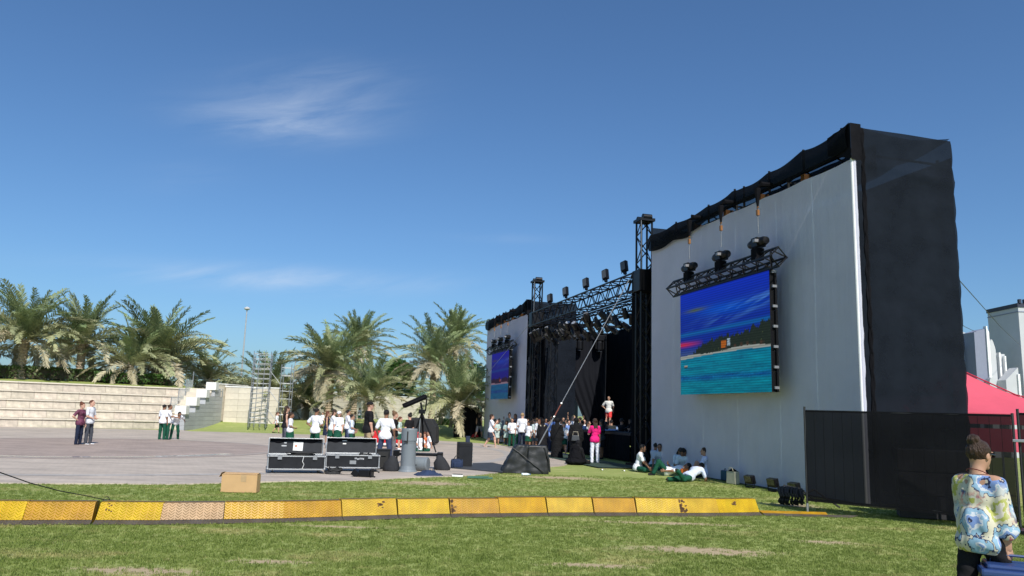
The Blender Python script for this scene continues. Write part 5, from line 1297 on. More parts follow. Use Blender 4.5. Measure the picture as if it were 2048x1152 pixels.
# ================================================================== scaffold tower, lamps, black panel
t = thing('scaffold_tower', 'tall narrow aluminium scaffold tower standing on the grass by the low palm', 'scaffold', gp(519, 851), R(14)); Hs = 4.75; bw = 1.05; bd = 1.5
t.location = Vector((-16.2, 48.6, .25))
pm = MB().tube([(0, 0, 0), (0, 0, Hs)], .024, 6).mesh('upright', STEEL); rm = MB().tube([(0, 0, 0), (bw, 0, 0)], .017, 6).mesh('rung', STEEL)
for x in (0, bw, .35, .7):
    for y in (0, bd):
        if x in (.35, .7) and y: continue
        link('upright', pm, t, (x, y, 0), None, (1, 1, 1 if x != .35 else .96))
for y in (0, bd):
    for k in range(15): link('rung', rm, t, (0, y, .25+k*.31))
br = MB().tube([(0, 0, 0), (0, bd, 1.4)], .02, 6).mesh('diagonal', ALU); hb = MB().tube([(0, 0, 0), (0, bd, 0)], .02, 6).mesh('side_rail', ALU)
for x in (0, bw):
    for k in range(3): link('diagonal', br, t, (x, 0, .3+k*1.45))
    for k in range(5): link('side_rail', hb, t, (x, 0, .3+k*.95))
t2 = thing('scaffold_tower', 'second lower scaffold frame with diagonal braces joined to the right of the tall one', 'scaffold', t.location+Vector((1.55, .9, 0)), R(8)); H2 = 4.0
pm2 = MB().tube([(0, 0, 0), (0, 0, H2)], .028, 6).mesh('upright', ALU); rm2 = MB().tube([(0, 0, 0), (.62, 0, 0)], .02, 6).mesh('rung', ALU); dg = MB().tube([(0, 0, 0), (-.9, 0, 1.1)], .02, 6).mesh('diagonal', ALU)
for x in (0, .62):
    for y in (0, 1.1): link('upright', pm2, t2, (x, y, 0))
for k in range(8): link('rung', rm2, t2, (0, 0, .3+k*.5)); link('rung', rm2, t2, (0, 1.1, .3+k*.5))
for k in range(3): link('diagonal', dg, t2, (0, 0, .3+k*1.2))
LAMPG = mat('lamp_head_grey', (.5, .5, .5), .5)
b0 = at(480, 780, 80); t = thing('street_lamp', 'tall slim street lamp pole rising above the palms', 'street lamp', Vector((b0.x, 80, .4))); Hh = at(487, 620, 80).z-.4
MB().tube([(0, 0, 0), (0, 0, Hh)], [.11, .06], 8).build('pole', mat('galvanised_pole', (.40, .41, .42), .5, .3), t); MB().lathe([(0, 0), (.18, .02), (.30, .10), (.30, .22), (.12, .34), (0, .35)], 14, c=(0, 0, Hh)).build('lamp_head', LAMPG, t)
for (px, ptop, Y, lb) in [(592, 712, 110, 'far double headed street lamp left of the big skirted palm'), (420, 742, 95, 'small far lamp post over the end of the terrace')]:
    b0 = at(px, ptop, Y); t = thing('street_lamp', lb, 'street lamp', Vector((b0.x, Y, .4))); MB().tube([(0, 0, 0), (0, 0, b0.z-.4)], [.12, .07], 8).build('pole', _mats['galvanised_pole'], t)
    for s_ in (-1, 1): MB().box((s_*.6, 0, b0.z-.4+s_*.12), (.9, .25, .14)).build('lamp_head', LAMPG, t)
    MB().tube([(-1, 0, b0.z-.5), (1, 0, b0.z-.45)], .04, 6).build('arm', LAMPG, t)
t = sthing('black_panel', 'black cloth-covered panel standing beside the outer end of the far wing', 'panel', -1.6, 33.6, .0); MB().box((.75, 0, .95), (1.75, .06, 1.9)).build('cloth_face', BLACKF, t); MB().tube([(-.1, 0, 0), (-.1, 0, 1.95)], .03, 6).build('post', BLACKM, t); MB().tube([(1.6, 0, 0), (1.6, 0, 1.95)], .03, 6).build('post', BLACKM, t)
# red cart with black covered load behind the group
P = gp(744, 888); P2 = gp(840, 886); P = Vector((-6.0, 33.5, 0)); t = thing('red_cart', 'low bright red cart with a white sill behind the men by the flight cases', 'cart', P, R(3)); W_ = 2.2
MB().box((W_/2, .4, .42), (W_, .8, .50)).build('body', mat('red_paint', (.55, .015, .02), .4), t, bevel=.05); MB().box((W_/2, .4, .13), (W_+.04, .84, .09)).build('sill', mat('white_plastic', (.7, .7, .7), .5), t, bevel=.01)
for x in (.35, W_-.35): MB().lathe([(0, -.05), (.14, -.05), (.14, .05), (0, .05)], 16, 'x', (x, .02, .14)).build('wheel', RUBBER, t)
MB().tube([(.1, .4, .6), (.0, .4, .95), (.25, .4, .95)], .02, 6).build('handle', ALU, t)
P = gp(858, 888); t = thing('covered_speaker', 'large rounded black covered case on wheels on the grass edge behind the tripod', 'covered case', Vector((-3.95, 36.6, 0)), R(-8))
mb = MB(); mb.poly([(-.75, 0), (.55, 0), (.62, .1), (.58, .8), (.35, 1.15), (-.6, 1.2), (-.78, 1.0)], 0, .7); mb.v = [(x, z, y+.06) for x, y, z in mb.v]; mb.build('cover', mat('black_cover_matt', (.02, .021, .022), .8, bump=.3, bscale=6), t, bevel=.04)
for x in (-.5, .45): MB().lathe([(0, -.05), (.09, -.05), (.09, .05), (0, .05)], 14, 'x', (x, .0, .09)).build('wheel', RUBBER, t)
# ================================================================== people: smooth-union bodies meshed with surface nets
def seg_field(P, a, b, ra, rb):
    a = np.array(a, np.float32); b = np.array(b, np.float32); ab = b-a; L2 = max(1e-9, float(ab@ab))
    t = np.clip(((P-a)@ab)/L2, 0, 1); d = P-a-t[..., None]*ab
    return np.sqrt((d*d).sum(-1))-(ra+(rb-ra)*t)
def ell_field(P, c, r, M=None):
    q = P-np.array(c, np.float32)
    if M is not None: q = q @ M
    r = np.array(r, np.float32); k0 = np.sqrt(((q/r)**2).sum(-1)); k1 = np.sqrt(((q/(r*r))**2).sum(-1))+1e-9
    return k0*(k0-1)/k1
def smin(a, b, k):
    h = np.clip(.5+.5*(b-a)/k, 0, 1); return b*(1-h)+a*h-k*h*(1-h)
def nets(fn, lo, hi, cell):
    lo = np.array(lo, float)-cell*1.5; hi = np.array(hi, float)+cell*1.5
    n = np.maximum(3, np.ceil((hi-lo)/cell).astype(int)+1)
    ax = [np.float32(lo[i])+np.arange(n[i], dtype=np.float32)*cell for i in range(3)]
    G_ = np.stack(np.meshgrid(*ax, indexing='ij'), -1); S = fn(G_).astype(np.float32); ins = S < 0
    nx_, ny_, nz_ = n; acc = np.zeros((nx_-1, ny_-1, nz_-1, 3), np.float32); cnt = np.zeros((nx_-1, ny_-1, nz_-1), np.float32)
    base = np.stack(np.meshgrid(np.arange(nx_-1), np.arange(ny_-1), np.arange(nz_-1), indexing='ij'), -1)
    cor = [(0, 0, 0), (1, 0, 0), (0, 1, 0), (1, 1, 0), (0, 0, 1), (1, 0, 1), (0, 1, 1), (1, 1, 1)]
    def sl(A, c): return A[c[0]:A.shape[0]-1+c[0], c[1]:A.shape[1]-1+c[1], c[2]:A.shape[2]-1+c[2]]
    for i in range(8):
        for j in range(i+1, 8):
            if sum(abs(cor[i][k]-cor[j][k]) for k in range(3)) != 1: continue
            a, b = sl(S, cor[i]), sl(S, cor[j]); m_ = (a < 0) != (b < 0)
            t = np.where(m_, a/np.where(m_, a-b, 1), 0)[..., None]
            p = np.array(cor[i], np.float32)*(1-t)+np.array(cor[j], np.float32)*t
            acc += np.where(m_[..., None], p, 0); cnt += m_
    act = cnt > 0; idx = -np.ones(cnt.shape, int); idx[act] = np.arange(act.sum())
    V = (acc[act]/cnt[act][:, None]+base[act])*cell+lo
    F = []
    for axn in range(3):
        o = [0, 0, 0]; o[axn] = 1
        A = ins[:n[0]-o[0], :n[1]-o[1], :n[2]-o[2]]; B = ins[o[0]:, o[1]:, o[2]:]
        e = np.argwhere(A != B); u, v = [(1, 2), (2, 0), (0, 1)][axn]
        ok = (e[:, u] > 0) & (e[:, v] > 0) & (e[:, u] < n[u]-1) & (e[:, v] < n[v]-1); e = e[ok]
        if not len(e): continue
        du = np.zeros(3, int); du[u] = 1; dv = np.zeros(3, int); dv[v] = 1
        q = [idx[tuple((e-du-dv).T)], idx[tuple((e-dv).T)], idx[tuple(e.T)], idx[tuple((e-du).T)]]
        q = np.stack(q, 1); fl = A[tuple(e.T)]
        q[~fl] = q[~fl][:, ::-1]; F.append(q)
    F = np.concatenate(F) if F else np.zeros((0, 4), int)
    return V, F[(F >= 0).all(1)]
def field(prims, k):
    def fn(P):
        d = None
        for p in prims:
            e = seg_field(P, *p[1:]) if p[0] == 's' else ell_field(P, *p[1:])
            d = e if d is None else smin(d, e, k)
        return d
    return fn
def bounds(prims):
    lo = np.full(3, 9.); hi = np.full(3, -9.)
    for p in prims:
        if p[0] == 's':
            for c, r_ in ((p[1], p[3]), (p[2], p[4])): lo = np.minimum(lo, np.array(c)-r_); hi = np.maximum(hi, np.array(c)+r_)
        else:
            r_ = max(p[2]); lo = np.minimum(lo, np.array(p[1])-r_); hi = np.maximum(hi, np.array(p[1])+r_)
    return lo, hi
def to_mesh(name, V, F, mats, mi=None):
    me = bpy.data.meshes.new(name); me.vertices.add(len(V)); me.vertices.foreach_set('co', V.astype(np.float32).ravel())
    me.loops.add(len(F)*4); me.loops.foreach_set('vertex_index', F.ravel().astype(np.int32)); me.polygons.add(len(F))
    me.polygons.foreach_set('loop_start', np.arange(len(F), dtype=np.int32)*4); me.polygons.foreach_set('loop_total', np.full(len(F), 4, np.int32))
    for m_ in mats: me.materials.append(m_)
    if mi is not None: me.polygons.foreach_set('material_index', mi.astype(np.int32))
    me.polygons.foreach_set('use_smooth', np.ones(len(F), bool)); me.update(calc_edges=True); me.validate(); return me

SKIN = {k: mat('skin_'+k, c, .55, var=.06, scale=14, spec=.35) for k, c in dict(light=(.56, .33, .24), tan=(.42, .24, .16), brown=(.26, .135, .08), dark=(.13, .07, .045)).items()}
HAIR = {k: mat('hair_'+k, c, .5, var=.35, scale=22, bump=.5, bscale=60, spec=.35) for k, c in dict(black=(.012, .010, .009), brown=(.040, .021, .012), light=(.16, .09, .045), blonde=(.36, .24, .12), red=(.12, .04, .02)).items()}
for _h in HAIR.values(): strand_hair(_h)
EYE = mat('eye_dark', (.02, .015, .012), .3, var=0); LIP = mat('lip', (.33, .11, .09), .5, var=0); 
def cloth(col): 
    return mat('cloth_%02x%02x%02x' % tuple(int(c*255) for c in col), col, .85, var=.10, scale=7, bump=.5, bscale=14, spec=.15, rand=.07)
WHITE = (.78, .79, .82); GREEN = (.012, .075, .045); NAVYC = (.016, .022, .045); BLK = (.012, .012, .014); GREY = (.10, .10, .115); JEANS = (.045, .06, .115); PALEG = (.48, .60, .55); BLUEC = (.14, .24, .55); KHAKI = (.36, .27, .17); PINK = (.72, .02, .18)

# unit head (height .235 m from chin to crown), face towards +y, origin at its centre
def head_fn(P):
    d = ell_field(P, (0, -.012, .022), (.076, .093, .092))
    d = smin(d, ell_field(P, (0, .018, -.045), (.055, .066, .070)), .04)
    d = smin(d, ell_field(P, (0, .075, -.092), (.022, .018, .017)), .025)
    d = smin(d, seg_field(P, (0, .086, .012), (0, .108, -.022), .009, .013), .014)
    for s in (-1, 1):
        d = smin(d, ell_field(P, (s*.078, -.008, -.005), (.010, .020, .032)), .008)
        e = ell_field(P, (s*.031, .092, .012), (.018, .016, .012)); d = -smin(-d, e, .012)
        d = smin(d, ell_field(P, (s*.031, .080, .010), (.013, .012, .011)), .003)
        d = smin(d, ell_field(P, (s*.03, .084, .034), (.022, .010, .006)), .008)
    d = smin(d, ell_field(P, (0, .088, -.052), (.024, .010, .008)), .006)
    return smin(d, seg_field(P, (0, -.02, -.06), (0, -.03, -.16), .052, .055), .03)
_hc = {}
def head_geo(cell):
    if cell not in _hc:
        V, F = nets(head_fn, (-.1, -.12, -.17), (.1, .13, .12), cell); c = V[F].mean(1); mi = np.zeros(len(F))
        for s in (-1, 1): mi[(np.abs(c[:, 0]-s*.031) < .012) & (np.abs(c[:, 2]-.011) < .0075) & (c[:, 1] > .07)] = 1
        mi[(np.abs(c[:, 0]) < .022) & (np.abs(c[:, 2]+.052) < .009) & (c[:, 1] > .07)] = 2
        _hc[cell] = (V, F, mi)
    return _hc[cell]
# unit hand: wrist at origin, fingers along -z, palm facing +x side for the right hand (thumb towards +y)
def hand_prims(curl=.35):
    pr = [('e', (0, 0, -.045), (.016, .040, .050))]
    for y, l, dx in ((.030, .070, 0), (.010, .080, 0), (-.011, .074, 0), (-.031, .058, 0)):
        a = np.array((0, y, -.082)); c = curl
        p1 = a+np.array((-math.sin(c)*.45, 0, -math.cos(c)*.45))*l; p2 = p1+np.array((-math.sin(c*2.1)*.32, 0, -math.cos(c*2.1)*.32))*l; p3 = p2+np.array((-math.sin(c*3)*.23, 0, -math.cos(c*3)*.23))*l
        pr += [('s', tuple(a+np.array((0, 0, .02))), tuple(p1), .0095, .009), ('s', tuple(p1), tuple(p2), .009, .0083), ('s', tuple(p2), tuple(p3), .0083, .007)]
    pr += [('s', (-.002, .030, -.025), (-.014, .056, -.055), .013, .0105), ('s', (-.014, .056, -.055), (-.020, .062, -.085), .0105, .008)]
    return pr
_hd = {}
def hand_geo(cell, curl=.35):
    k = (cell, curl)
    if k not in _hd:
        pr = hand_prims(curl); lo, hi = bounds(pr); _hd[k] = nets(field(pr, .006), lo, hi, cell)
    return _hd[k]

def nrm(v): v = np.array(v, float); return v/np.linalg.norm(v)
ARM = dict(down=((.13, .02, -1), (.06, .22, -1)), swing_f=((.12, .5, -.9), (.05, .7, -.8)), swing_b=((.14, -.45, -.9), (.08, -.1, -1)),
           cross=((.22, .30, -.95), (-.95, .55, .12)), phone=((.16, .45, -.85), (-.25, .55, .85)), hip=((.62, -.22, -.75), (-.72, .28, -.62)),
           clasp=((.16, .12, -1), (-.62, .70, -.32)), fwd=((.1, .55, -.8), (.0, 1, -.15)), knee=((.12, .62, -.7), (-.05, .7, -.45)), back=((.15, -.55, -.85), (.05, -.5, -.9)),
           prop=((.2, -.35, -.9), (.05, -.2, -1)), reach=((.15, .75, -.8), (.02, .45, -1)), up=((.25, .35, .9), (-.2, .3, .95)), lie=((.4, .75, -.3), (-.5, .8, -.1)))
LEG = dict(stand=((.05, .02, -1), (.01, -.03, -1)), stand2=((.09, .07, -1), (.03, -.02, -1)), fwd=((.03, .45, -.9), (.0, .12, -1)), rear=((.03, -.22, -.97), (.0, -.55, -.83)),
           wide=((.17, .04, -1), (.07, -.05, -1)), crossed=((.75, .66, -.05), (-.9, .15, -.18)), knees=((.10, .62, .78), (.04, .42, -.9)), straight=((.12, 1, -.02), (.02, 1, -.08)), prone=((.1, -1, -.12), (.0, -1, .0)), prone_up=((.1, -1, -.10), (.0, -.75, .6)), kneel=((.1, .75, -.66), (.0, -1, -.1)))
N_PEOPLE = [0]
def person(pos, yaw, H, label, skin='tan', hair='black', style='short', top='tshirt', tc=WHITE, bottom='trousers', bc=GREEN, arms=('down', 'down'), legs=('stand', 'stand2'),
           lean=0, shoe=(.02, .02, .02), bulk=1.0, child=False, head=(0, 0), group=None, cell=.021, sink=0.0, extra=(), roll=0.0, hand=True, topmat=None, botmat=None, cat='person', curl=.35):
    """yaw: facing direction in degrees clockwise from +Y (away from the camera); lean: torso pitch forward"""
    pos = Vector(pos); t = thing('person', label, cat, pos, -R(yaw), group); N_PEOPLE[0] += 1
    B = H*bulk**.5*(1.03 if child else 1); hs = (1.0 if not child else .97)*(H/1.72)**.45
    wm_ = style in ('long', 'bun', 'ponytail', 'hijab') ; shw = H*(.108 if not wm_ else .096)*bulk**.35; hip = H*.052*bulk**.4
    # legs from the hip down, find pelvis height
    segs = []
    for s, lg in ((-1, legs[0]), (1, legs[1])):
        th, sh = (LEG[lg] if isinstance(lg, str) else lg); th = nrm((th[0]*s, th[1], th[2])); sh = nrm((sh[0]*s, sh[1], sh[2])); segs.append((s, th, sh))
    low = 0
    for s, th, sh in segs:
        k = th*.245*H; a = k+sh*.235*H; low = min(low, a[2]-.045*H*(1 if sh[2] < -.5 else .5), k[2]-.05*H)
    pz = max(-low, .075*H)-sink; pel = np.array((0, 0, pz+.0)); hipc = pel
    L_ = R(lean); tv = np.array((0, math.sin(L_), math.cos(L_))); fv = np.array((0, math.cos(L_), -math.sin(L_))); xv = np.array((1., 0, 0))
    if roll: tv = nrm(tv+np.array((roll, 0, 0)))
    T = lambda x, f, u: pel+xv*x+fv*f+tv*u
    Mt = np.stack([xv, fv, np.cross(xv, fv)], 1).astype(np.float32)
    wz, cz, sz_, nz_ = .105*H, .215*H, .285*H, .335*H
    torso = [('e', T(0, 0, .01*H), (.090*B*(1.04 if wm_ else .98), .068*B, .070*H), Mt), ('e', T(0, .0, wz), (.072*B*(.95 if wm_ else 1.05), .054*B, .095*H), Mt), ('e', T(0, .0, cz), (.088*B*(.93 if wm_ else 1.04), .060*B, .090*H), Mt),
             ('s', T(-shw*.72, -.004*H, sz_-.018*H), T(shw*.72, -.004*H, sz_-.018*H), .036*B, .036*B)]
    if wm_ and not child: torso += [('e', T(-.038*H, .048*B, cz+.005*H), (.030*B,)*3, Mt), ('e', T(.038*H, .048*B, cz+.005*H), (.030*B,)*3, Mt)]
    if bulk > 1.15: torso.append(('e', T(0, .018*H, .07*H), (.088*B, .075*B, .10*H), Mt))
    limbs_u = []; limbs_l = []; handsg = []; 
    for s, am in ((-1, arms[0]), (1, arms[1])):
        ua, fa_ = (ARM[am] if isinstance(am, str) else am)
        def rotv(v):
            v = nrm(v); v = xv*v[0]*s+fv*v[1]+np.cross(xv, fv)*v[2] if not (am in ('reach', 'down') and lean > 15) else np.array((v[0]*s, v[1], v[2])); return nrm(v)
        ua, fa_ = rotv(ua), rotv(fa_); S = T(s*shw, -.004*H, sz_-.02*H); E = S+ua*.165*H; W_ = E+fa_*.140*H
        limbs_u.append((S, E, W_, ua, fa_, s)); 
    legsj = []
    for s, th, sh in segs:
        Hj = pel+np.array((s*hip, 0, -.012*H)); K = Hj+th*.245*H; A = K+sh*.235*H; legsj.append((Hj, K, A, sh, s, th))
    neck0 = T(0, -.006*H, sz_-.01*H); hc = T(0, .012*H, nz_+.060*H) 
    hyaw, hpit = R(head[0]), R(head[1])+L_*.55
    body = list(torso)+[('s', neck0, T(0, 0, nz_+.03*H), .034*H*(1.0 if not wm_ else .88), .031*H*(1 if not wm_ else .88))]
    for S, E, W_, ua, fa_, s in limbs_u: body += [('s', S, E, .029*B, .0235*B), ('s', E, W_, .0235*B, .0155*B)]
    for Hj, K, A, sh, s, th in legsj:
        body += [('s', Hj, K, .050*B, .033*B), ('s', K+(A-K)*.0, K+(A-K)*.35, .032*B, .031*B), ('s', K+(A-K)*.35, A, .030*B, .019*B)]
        fd = nrm(np.array((s*.15, 1, 0)) if sh[2] < -.4 else np.cross(xv, sh) if sh[1] > .3 else np.array((s*.1, -1, -.2)))
    lo, hi = bounds(body); V, F = nets(field(body, .022*H), lo, hi, cell); Vs = [V]; Fs = [F]; MI = [np.zeros(len(F))]; n0 = len(V)
    # head
    hcell = .0085 if cell > .015 else .005; HV, HF, HM = head_geo(hcell)
    Rm = np.array(Matrix.Rotation(-hyaw, 3, 'Z') @ Matrix.Rotation(-hpit, 3, 'X')); HV2 = (HV*hs) @ Rm.T+hc
    Vs.append(HV2); Fs.append(HF+n0); MI.append(HM); n0 += len(HV)
    if hand:
        for S, E, W_, ua, fa_, s in limbs_u:
            hv, hf = hand_geo(.0085 if cell > .015 else .005, curl)
            z = -fa_; y = nrm(fv-z*(fv@z)) if abs(fv@z) < .9 else nrm(tv-z*(tv@z)); x = np.cross(y, z); Mh = np.stack([x*s, y, z], 1)
            v2 = (hv*np.array((1, 1, 1))*hs*.98) @ Mh.T+W_-z*.0; Vs.append(v2); f2 = hf if s > 0 else hf[:, ::-1]; Fs.append(f2+n0); MI.append(np.zeros(len(hf))); n0 += len(hv)
    me = to_mesh('body', np.concatenate(Vs), np.concatenate(Fs), [SKIN[skin], EYE, LIP], np.concatenate(MI)); link('body', me, t)
    rs_ = np.random.RandomState(N_PEOPLE[0]); ph = rs_.uniform(0, 6, 4)
    def folds(P, a): return a*(np.sin(P[..., 2]*38+P[..., 0]*21+ph[0])*np.sin(P[..., 0]*31-P[..., 1]*17+P[..., 2]*9+ph[1])+.5*np.sin(P[..., 2]*75+P[..., 1]*40+ph[2]))
    def layer(name, prims, k, m_, clips=(), amp=.0035, c=None, soft=False):
        lo, hi = bounds(prims); f0 = field(prims, k)
        def fn(P):
            d = f0(P)+(folds(P, amp) if not soft else amp*(np.sin(P[..., 0]*42+P[..., 2]*7+ph[0])*np.sin(P[..., 1]*36+P[..., 2]*5+ph[1])+.6*np.sin(P[..., 0]*70-P[..., 1]*55+P[..., 2]*12)))
            for (pt, n_) in clips: d = np.maximum(d, (P-np.array(pt, np.float32)) @ np.array(n_, np.float32))
            return d
        V_, F_ = nets(fn, lo, hi, c or cell)
        if len(F_): return link(name, to_mesh(name, V_, F_, [m_]), t)
    o_ = .012*H/1.7+.003
    # ---- upper clothing
    tm = topmat or cloth(tc)
    def grow(pr, g): return [(p[0], p[1], p[2], p[3]+g, p[4]+g) if p[0] == 's' else (p[0], p[1], tuple(r_+g for r_ in p[2]), *p[3:]) for p in pr]
    if top:
        lp = grow(torso, o_*1.1)
        hem = -.065*H if top not in ('tank',) else -.03*H
        lp.append(('e', T(0, 0, -.01*H), (.117*B, .092*B, .105*H), Mt))
        if top != 'tank':
            for S, E, W_, ua, fa_, s in limbs_u:
                if top == 'long': lp += [('s', S, E, .036*B, .033*B), ('s', E, W_, .033*B, .027*B)]
                else: lp.append(('s', S, S+(E-S)*.74, .0345*B, .037*B))
        layer('shirt' if top != 'dress' else 'dress_top', lp, .02*H, tm, clips=[(T(0, 0, hem), -tv), (T(0, 0, sz_+.022*H), tv)], amp=.0045)
        if top in ('tshirt', 'polo', 'long') and not wm_: layer('collar', [('s', T(-.018*H, 0, sz_+.012*H), T(.018*H, 0, sz_+.012*H), .042*H, .042*H)], .01, tm, clips=[(T(0, 0, sz_+.026*H), tv)], amp=0)
    # ---- lower clothing
    bm_ = botmat or cloth(bc); pelv = grow(torso[:1], o_*.9)
    if bottom in ('trousers', 'shorts'):
        for Hj, K, A, sh, s, th in legsj:
            if bottom == 'trousers': pelv += [('s', Hj, K, .053*B, .043*B), ('s', K, A+(K-A)*.02, .042*B, .036*B)]
            else: pelv += [('s', Hj, Hj+(K-Hj)*.86, .060*B, .054*B)]
        layer('trousers' if bottom == 'trousers' else 'shorts', pelv, .016*H, bm_, clips=[(T(0, 0, .065*H), tv)], amp=.0045)
    elif bottom in ('skirt', 'dress', 'long_skirt'):
        K0 = (legsj[0][1]+legsj[1][1])/2; H0 = (legsj[0][0]+legsj[1][0])/2; f_ = {'skirt': .86, 'dress': .95, 'long_skirt': 1.25}[bottom]; dv = K0-H0; en = H0+dv*f_; nd = nrm(dv)
        pr = pelv+[('s', T(0, 0, .03*H), H0+dv*.3, .080*B, .098*B), ('s', H0+dv*.3, en+dv*.15, .098*B, .122*B)]
        layer('skirt', pr, .02*H, bm_, clips=[(T(0, 0, .08*H), tv), (en, nd)], amp=.006)
    elif bottom == 'abaya':
        A0 = (legsj[0][2]+legsj[1][2])/2; A0 = np.array((A0[0], A0[1], .0)); C0 = T(0, 0, cz)
        pr = grow(torso, .028)+[('s', T(0, 0, .15*H), pel, .098*B, .120*B), ('s', pel, A0, .120*B, .150*B)]
        for S, E, W_, ua, fa_, s in limbs_u: pr += [('s', S, E, .045*B, .050*B), ('s', E, W_, .048*B, .052*B)]
        layer('abaya', pr, .03*H, bm_, clips=[((0, 0, .012), (0, 0, -1)), (T(0, 0, sz_+.03*H), tv)], amp=.008)
    # ---- shoes
    sm_ = cloth(shoe)
    for Hj, K, A, sh, s, th in legsj:
        if sh[2] < -.45: fd = nrm((s*.18, 1, 0)); up = np.array((0, 0, 1.))
        else:
            fd = nrm(np.cross(np.cross(sh, th), sh)) if np.linalg.norm(np.cross(sh, th)) > .1 else np.array((0, 0, 1.)); up = -sh
            if sh[1] < -.5: fd = nrm(sh+np.array((0, 0, -.3)))
        b0 = A-up*.026*H+fd*(-.012*H); b1 = A-up*.031*H+fd*.088*H
        layer('shoe', [('s', b0, b1, .021*H, .017*H), ('s', A-up*.005*H, A-up*.02*H, .021*H, .022*H)], .01, sm_, clips=[(A-up*.047*H, -up)], amp=0, c=min(cell, .014))
    # ---- hair
    hm = HAIR.get(hair) or HAIR['black']; Hm = Rm
    hp = lambda x, y, z: np.array((x, y, z))*hs @ Hm.T+hc
    Hm32 = Hm.astype(np.float32)
    hl = []
    if style == 'hijab': hm = bm_
    if style in ('short', 'long', 'bun', 'ponytail', 'hijab', 'fringe'):
        hl = [('e', hp(0, -.020, .032), tuple(np.array((.086, .098, .096))*hs), Hm32)]
        face_n = nrm(np.array((0, 1.0, -.38 if style not in ('hijab',) else -.02)) @ Hm.T)
        clips = [(hp(0, .030 if style != 'short' else .020, .0), face_n)]
        if style == 'short': hl = [('e', hp(0, -.020, .034), tuple(np.array((.084, .098, .092))*hs), Hm32)]; clips.append((hp(0, -.06, -.045), nrm(np.array((0, -.1, -1)) @ Hm.T)))
        hf0 = field(hl, .02); 
        if style == 'long':
            for sx_ in (-1, 0, 1): hl += [('s', hp(sx_*.045, -.045, .0), hc*1+np.array((sx_*.055, 0, 0))*hs+T(0, -.065*H, 0)-pel-(tv*.145*H), .045*hs, .028*hs)]
        if style == 'ponytail': hl += [('s', hp(0, -.10, .03), hp(0, -.135, -.05), .026*hs, .03*hs), ('s', hp(0, -.135, -.05), hp(0, -.12, -.17), .03*hs, .012*hs)]
        if style == 'bun': hl += [('e', hp(0, -.075, .118), tuple(np.array((.05, .05, .045))*hs), Hm32)]
        if style == 'hijab':
            hl += [('e', hp(0, -.02, .03), tuple(np.array((.096, .108, .104))*hs), Hm32), ('s', hp(0, -.01, -.05), T(0, 0, sz_-.01*H), .075*hs, .115*hs), ('s', hp(0, -.02, -.05), T(0, -.03*H, sz_-.07*H), .07*hs, .10*hs)]
            clips = []
            def fn(P, f0=field(hl, .03)): return np.maximum(f0(P), -ell_field(P, hp(0, .085, -.01), (.05*hs, .07*hs, .068*hs), Hm32))
            lo, hi = bounds(hl); V_, F_ = nets(fn, lo, hi, .015 if cell > .015 else .008); link('headscarf', to_mesh('headscarf', V_, F_, [hm]), t)
        else:
            def fn(P, f0=field(hl, .018)):
                d = f0(P)+.003*np.sin(P[..., 0]*180)*np.sin(P[..., 2]*45+P[..., 0]*30)
                fc = np.maximum.reduce([(P-np.array(c, np.float32)) @ np.array(n_, np.float32) for c, n_ in clips])
                if style == 'long': # keep side locks, open the face
                    return np.maximum(d, -ell_field(P, hp(0, .085, -.02), (.062*hs, .075*hs, .085*hs), Hm32))
                if style in ('bun', 'ponytail'):
                    e = -ell_field(P, hp(0, .09, -.035), (.085*hs, .095*hs, .095*hs), Hm32); d = np.maximum(d, e)
                    return np.maximum(d, (P-np.array(hp(0, 0, -.075), np.float32)) @ np.array(nrm(np.array((0, .4, -1)) @ Hm.T), np.float32)) if style == 'bun' else d
                return np.maximum(d, fc)
            lo, hi = bounds(hl); V_, F_ = nets(fn, lo, hi, .011 if cell > .015 else .006); link('hair', to_mesh('hair', V_, F_, [hm]), t)
    J = dict(T=T, hp=hp, hs=hs, limbs=limbs_u, legs=legsj, t=t, H=H, B=B, pel=pel, layer=layer, tv=tv, fv=fv, Rm=Rm, hc=hc)
    for ex in extra: ex(J)
    return t
def cap_(col):
    def f(J):
        hp, hs = J['hp'], J['hs']; m_ = cloth(col); Hm = J['Rm'].astype(np.float32); V_, F_ = nets(lambda P: np.maximum(np.minimum(ell_field(P, hp(0, -.016, .045), tuple(np.array((.094, .108, .088))*hs), Hm), ell_field(P, hp(0, .105, .050), tuple(np.array((.072, .075, .010))*hs), Hm)), (P-np.array(hp(0, 0, .038), np.float32)) @ np.array(nrm(np.array((0, .15, -1)) @ J['Rm'].T), np.float32)), hp(-.12, -.14, -.05)-.05, hp(.12, .2, .16)+.05, .009)
        link('cap', to_mesh('cap', V_, F_, [m_]), J['t'])
    return f
def glasses(J):
    hp = J['hp']; mb = MB()
    for s in (-1, 1):
        c = [hp(s*.033+.023*math.cos(a*.785), .108-.004*abs(math.cos(a*.785)), .008+.017*math.sin(a*.785)) for a in range(9)]; mb.tube(c, .0035*J['hs'], 4, False); mb.tube([hp(s*.057, .102, .014), hp(s*.079, .03, .016), hp(s*.082, -.02, .006)], .003, 4)
        mb.add([tuple(p) for p in c[:8]], [tuple(range(8))])
    mb.tube([hp(-.010, .110, .012), hp(.010, .110, .012)], .003, 4); mb.build('glasses', mat('sunglasses', (.015, .015, .018), .2, spec=.8), J['t'])
def phone(J):
    S, E, W_, ua, fa_, s = J['limbs'][1]; MB().box(tuple(W_+fa_*.10+np.array((0, .02, 0))), (.075, .012, .14)).build('phone', BLACKM, None).parent = J['t']
def headphones(J):
    hp = J['hp']; mb = MB(); mb.tube([hp(.09*math.cos(a*.35), -.01, .03+.10*math.sin(a*.35)) for a in range(10)], .008, 5)
    for s in (-1, 1): mb.box(tuple(hp(s*.09, -.01, .0)), (.03, .05, .06))
    mb.build('headphones', BLACKM, J['t'])

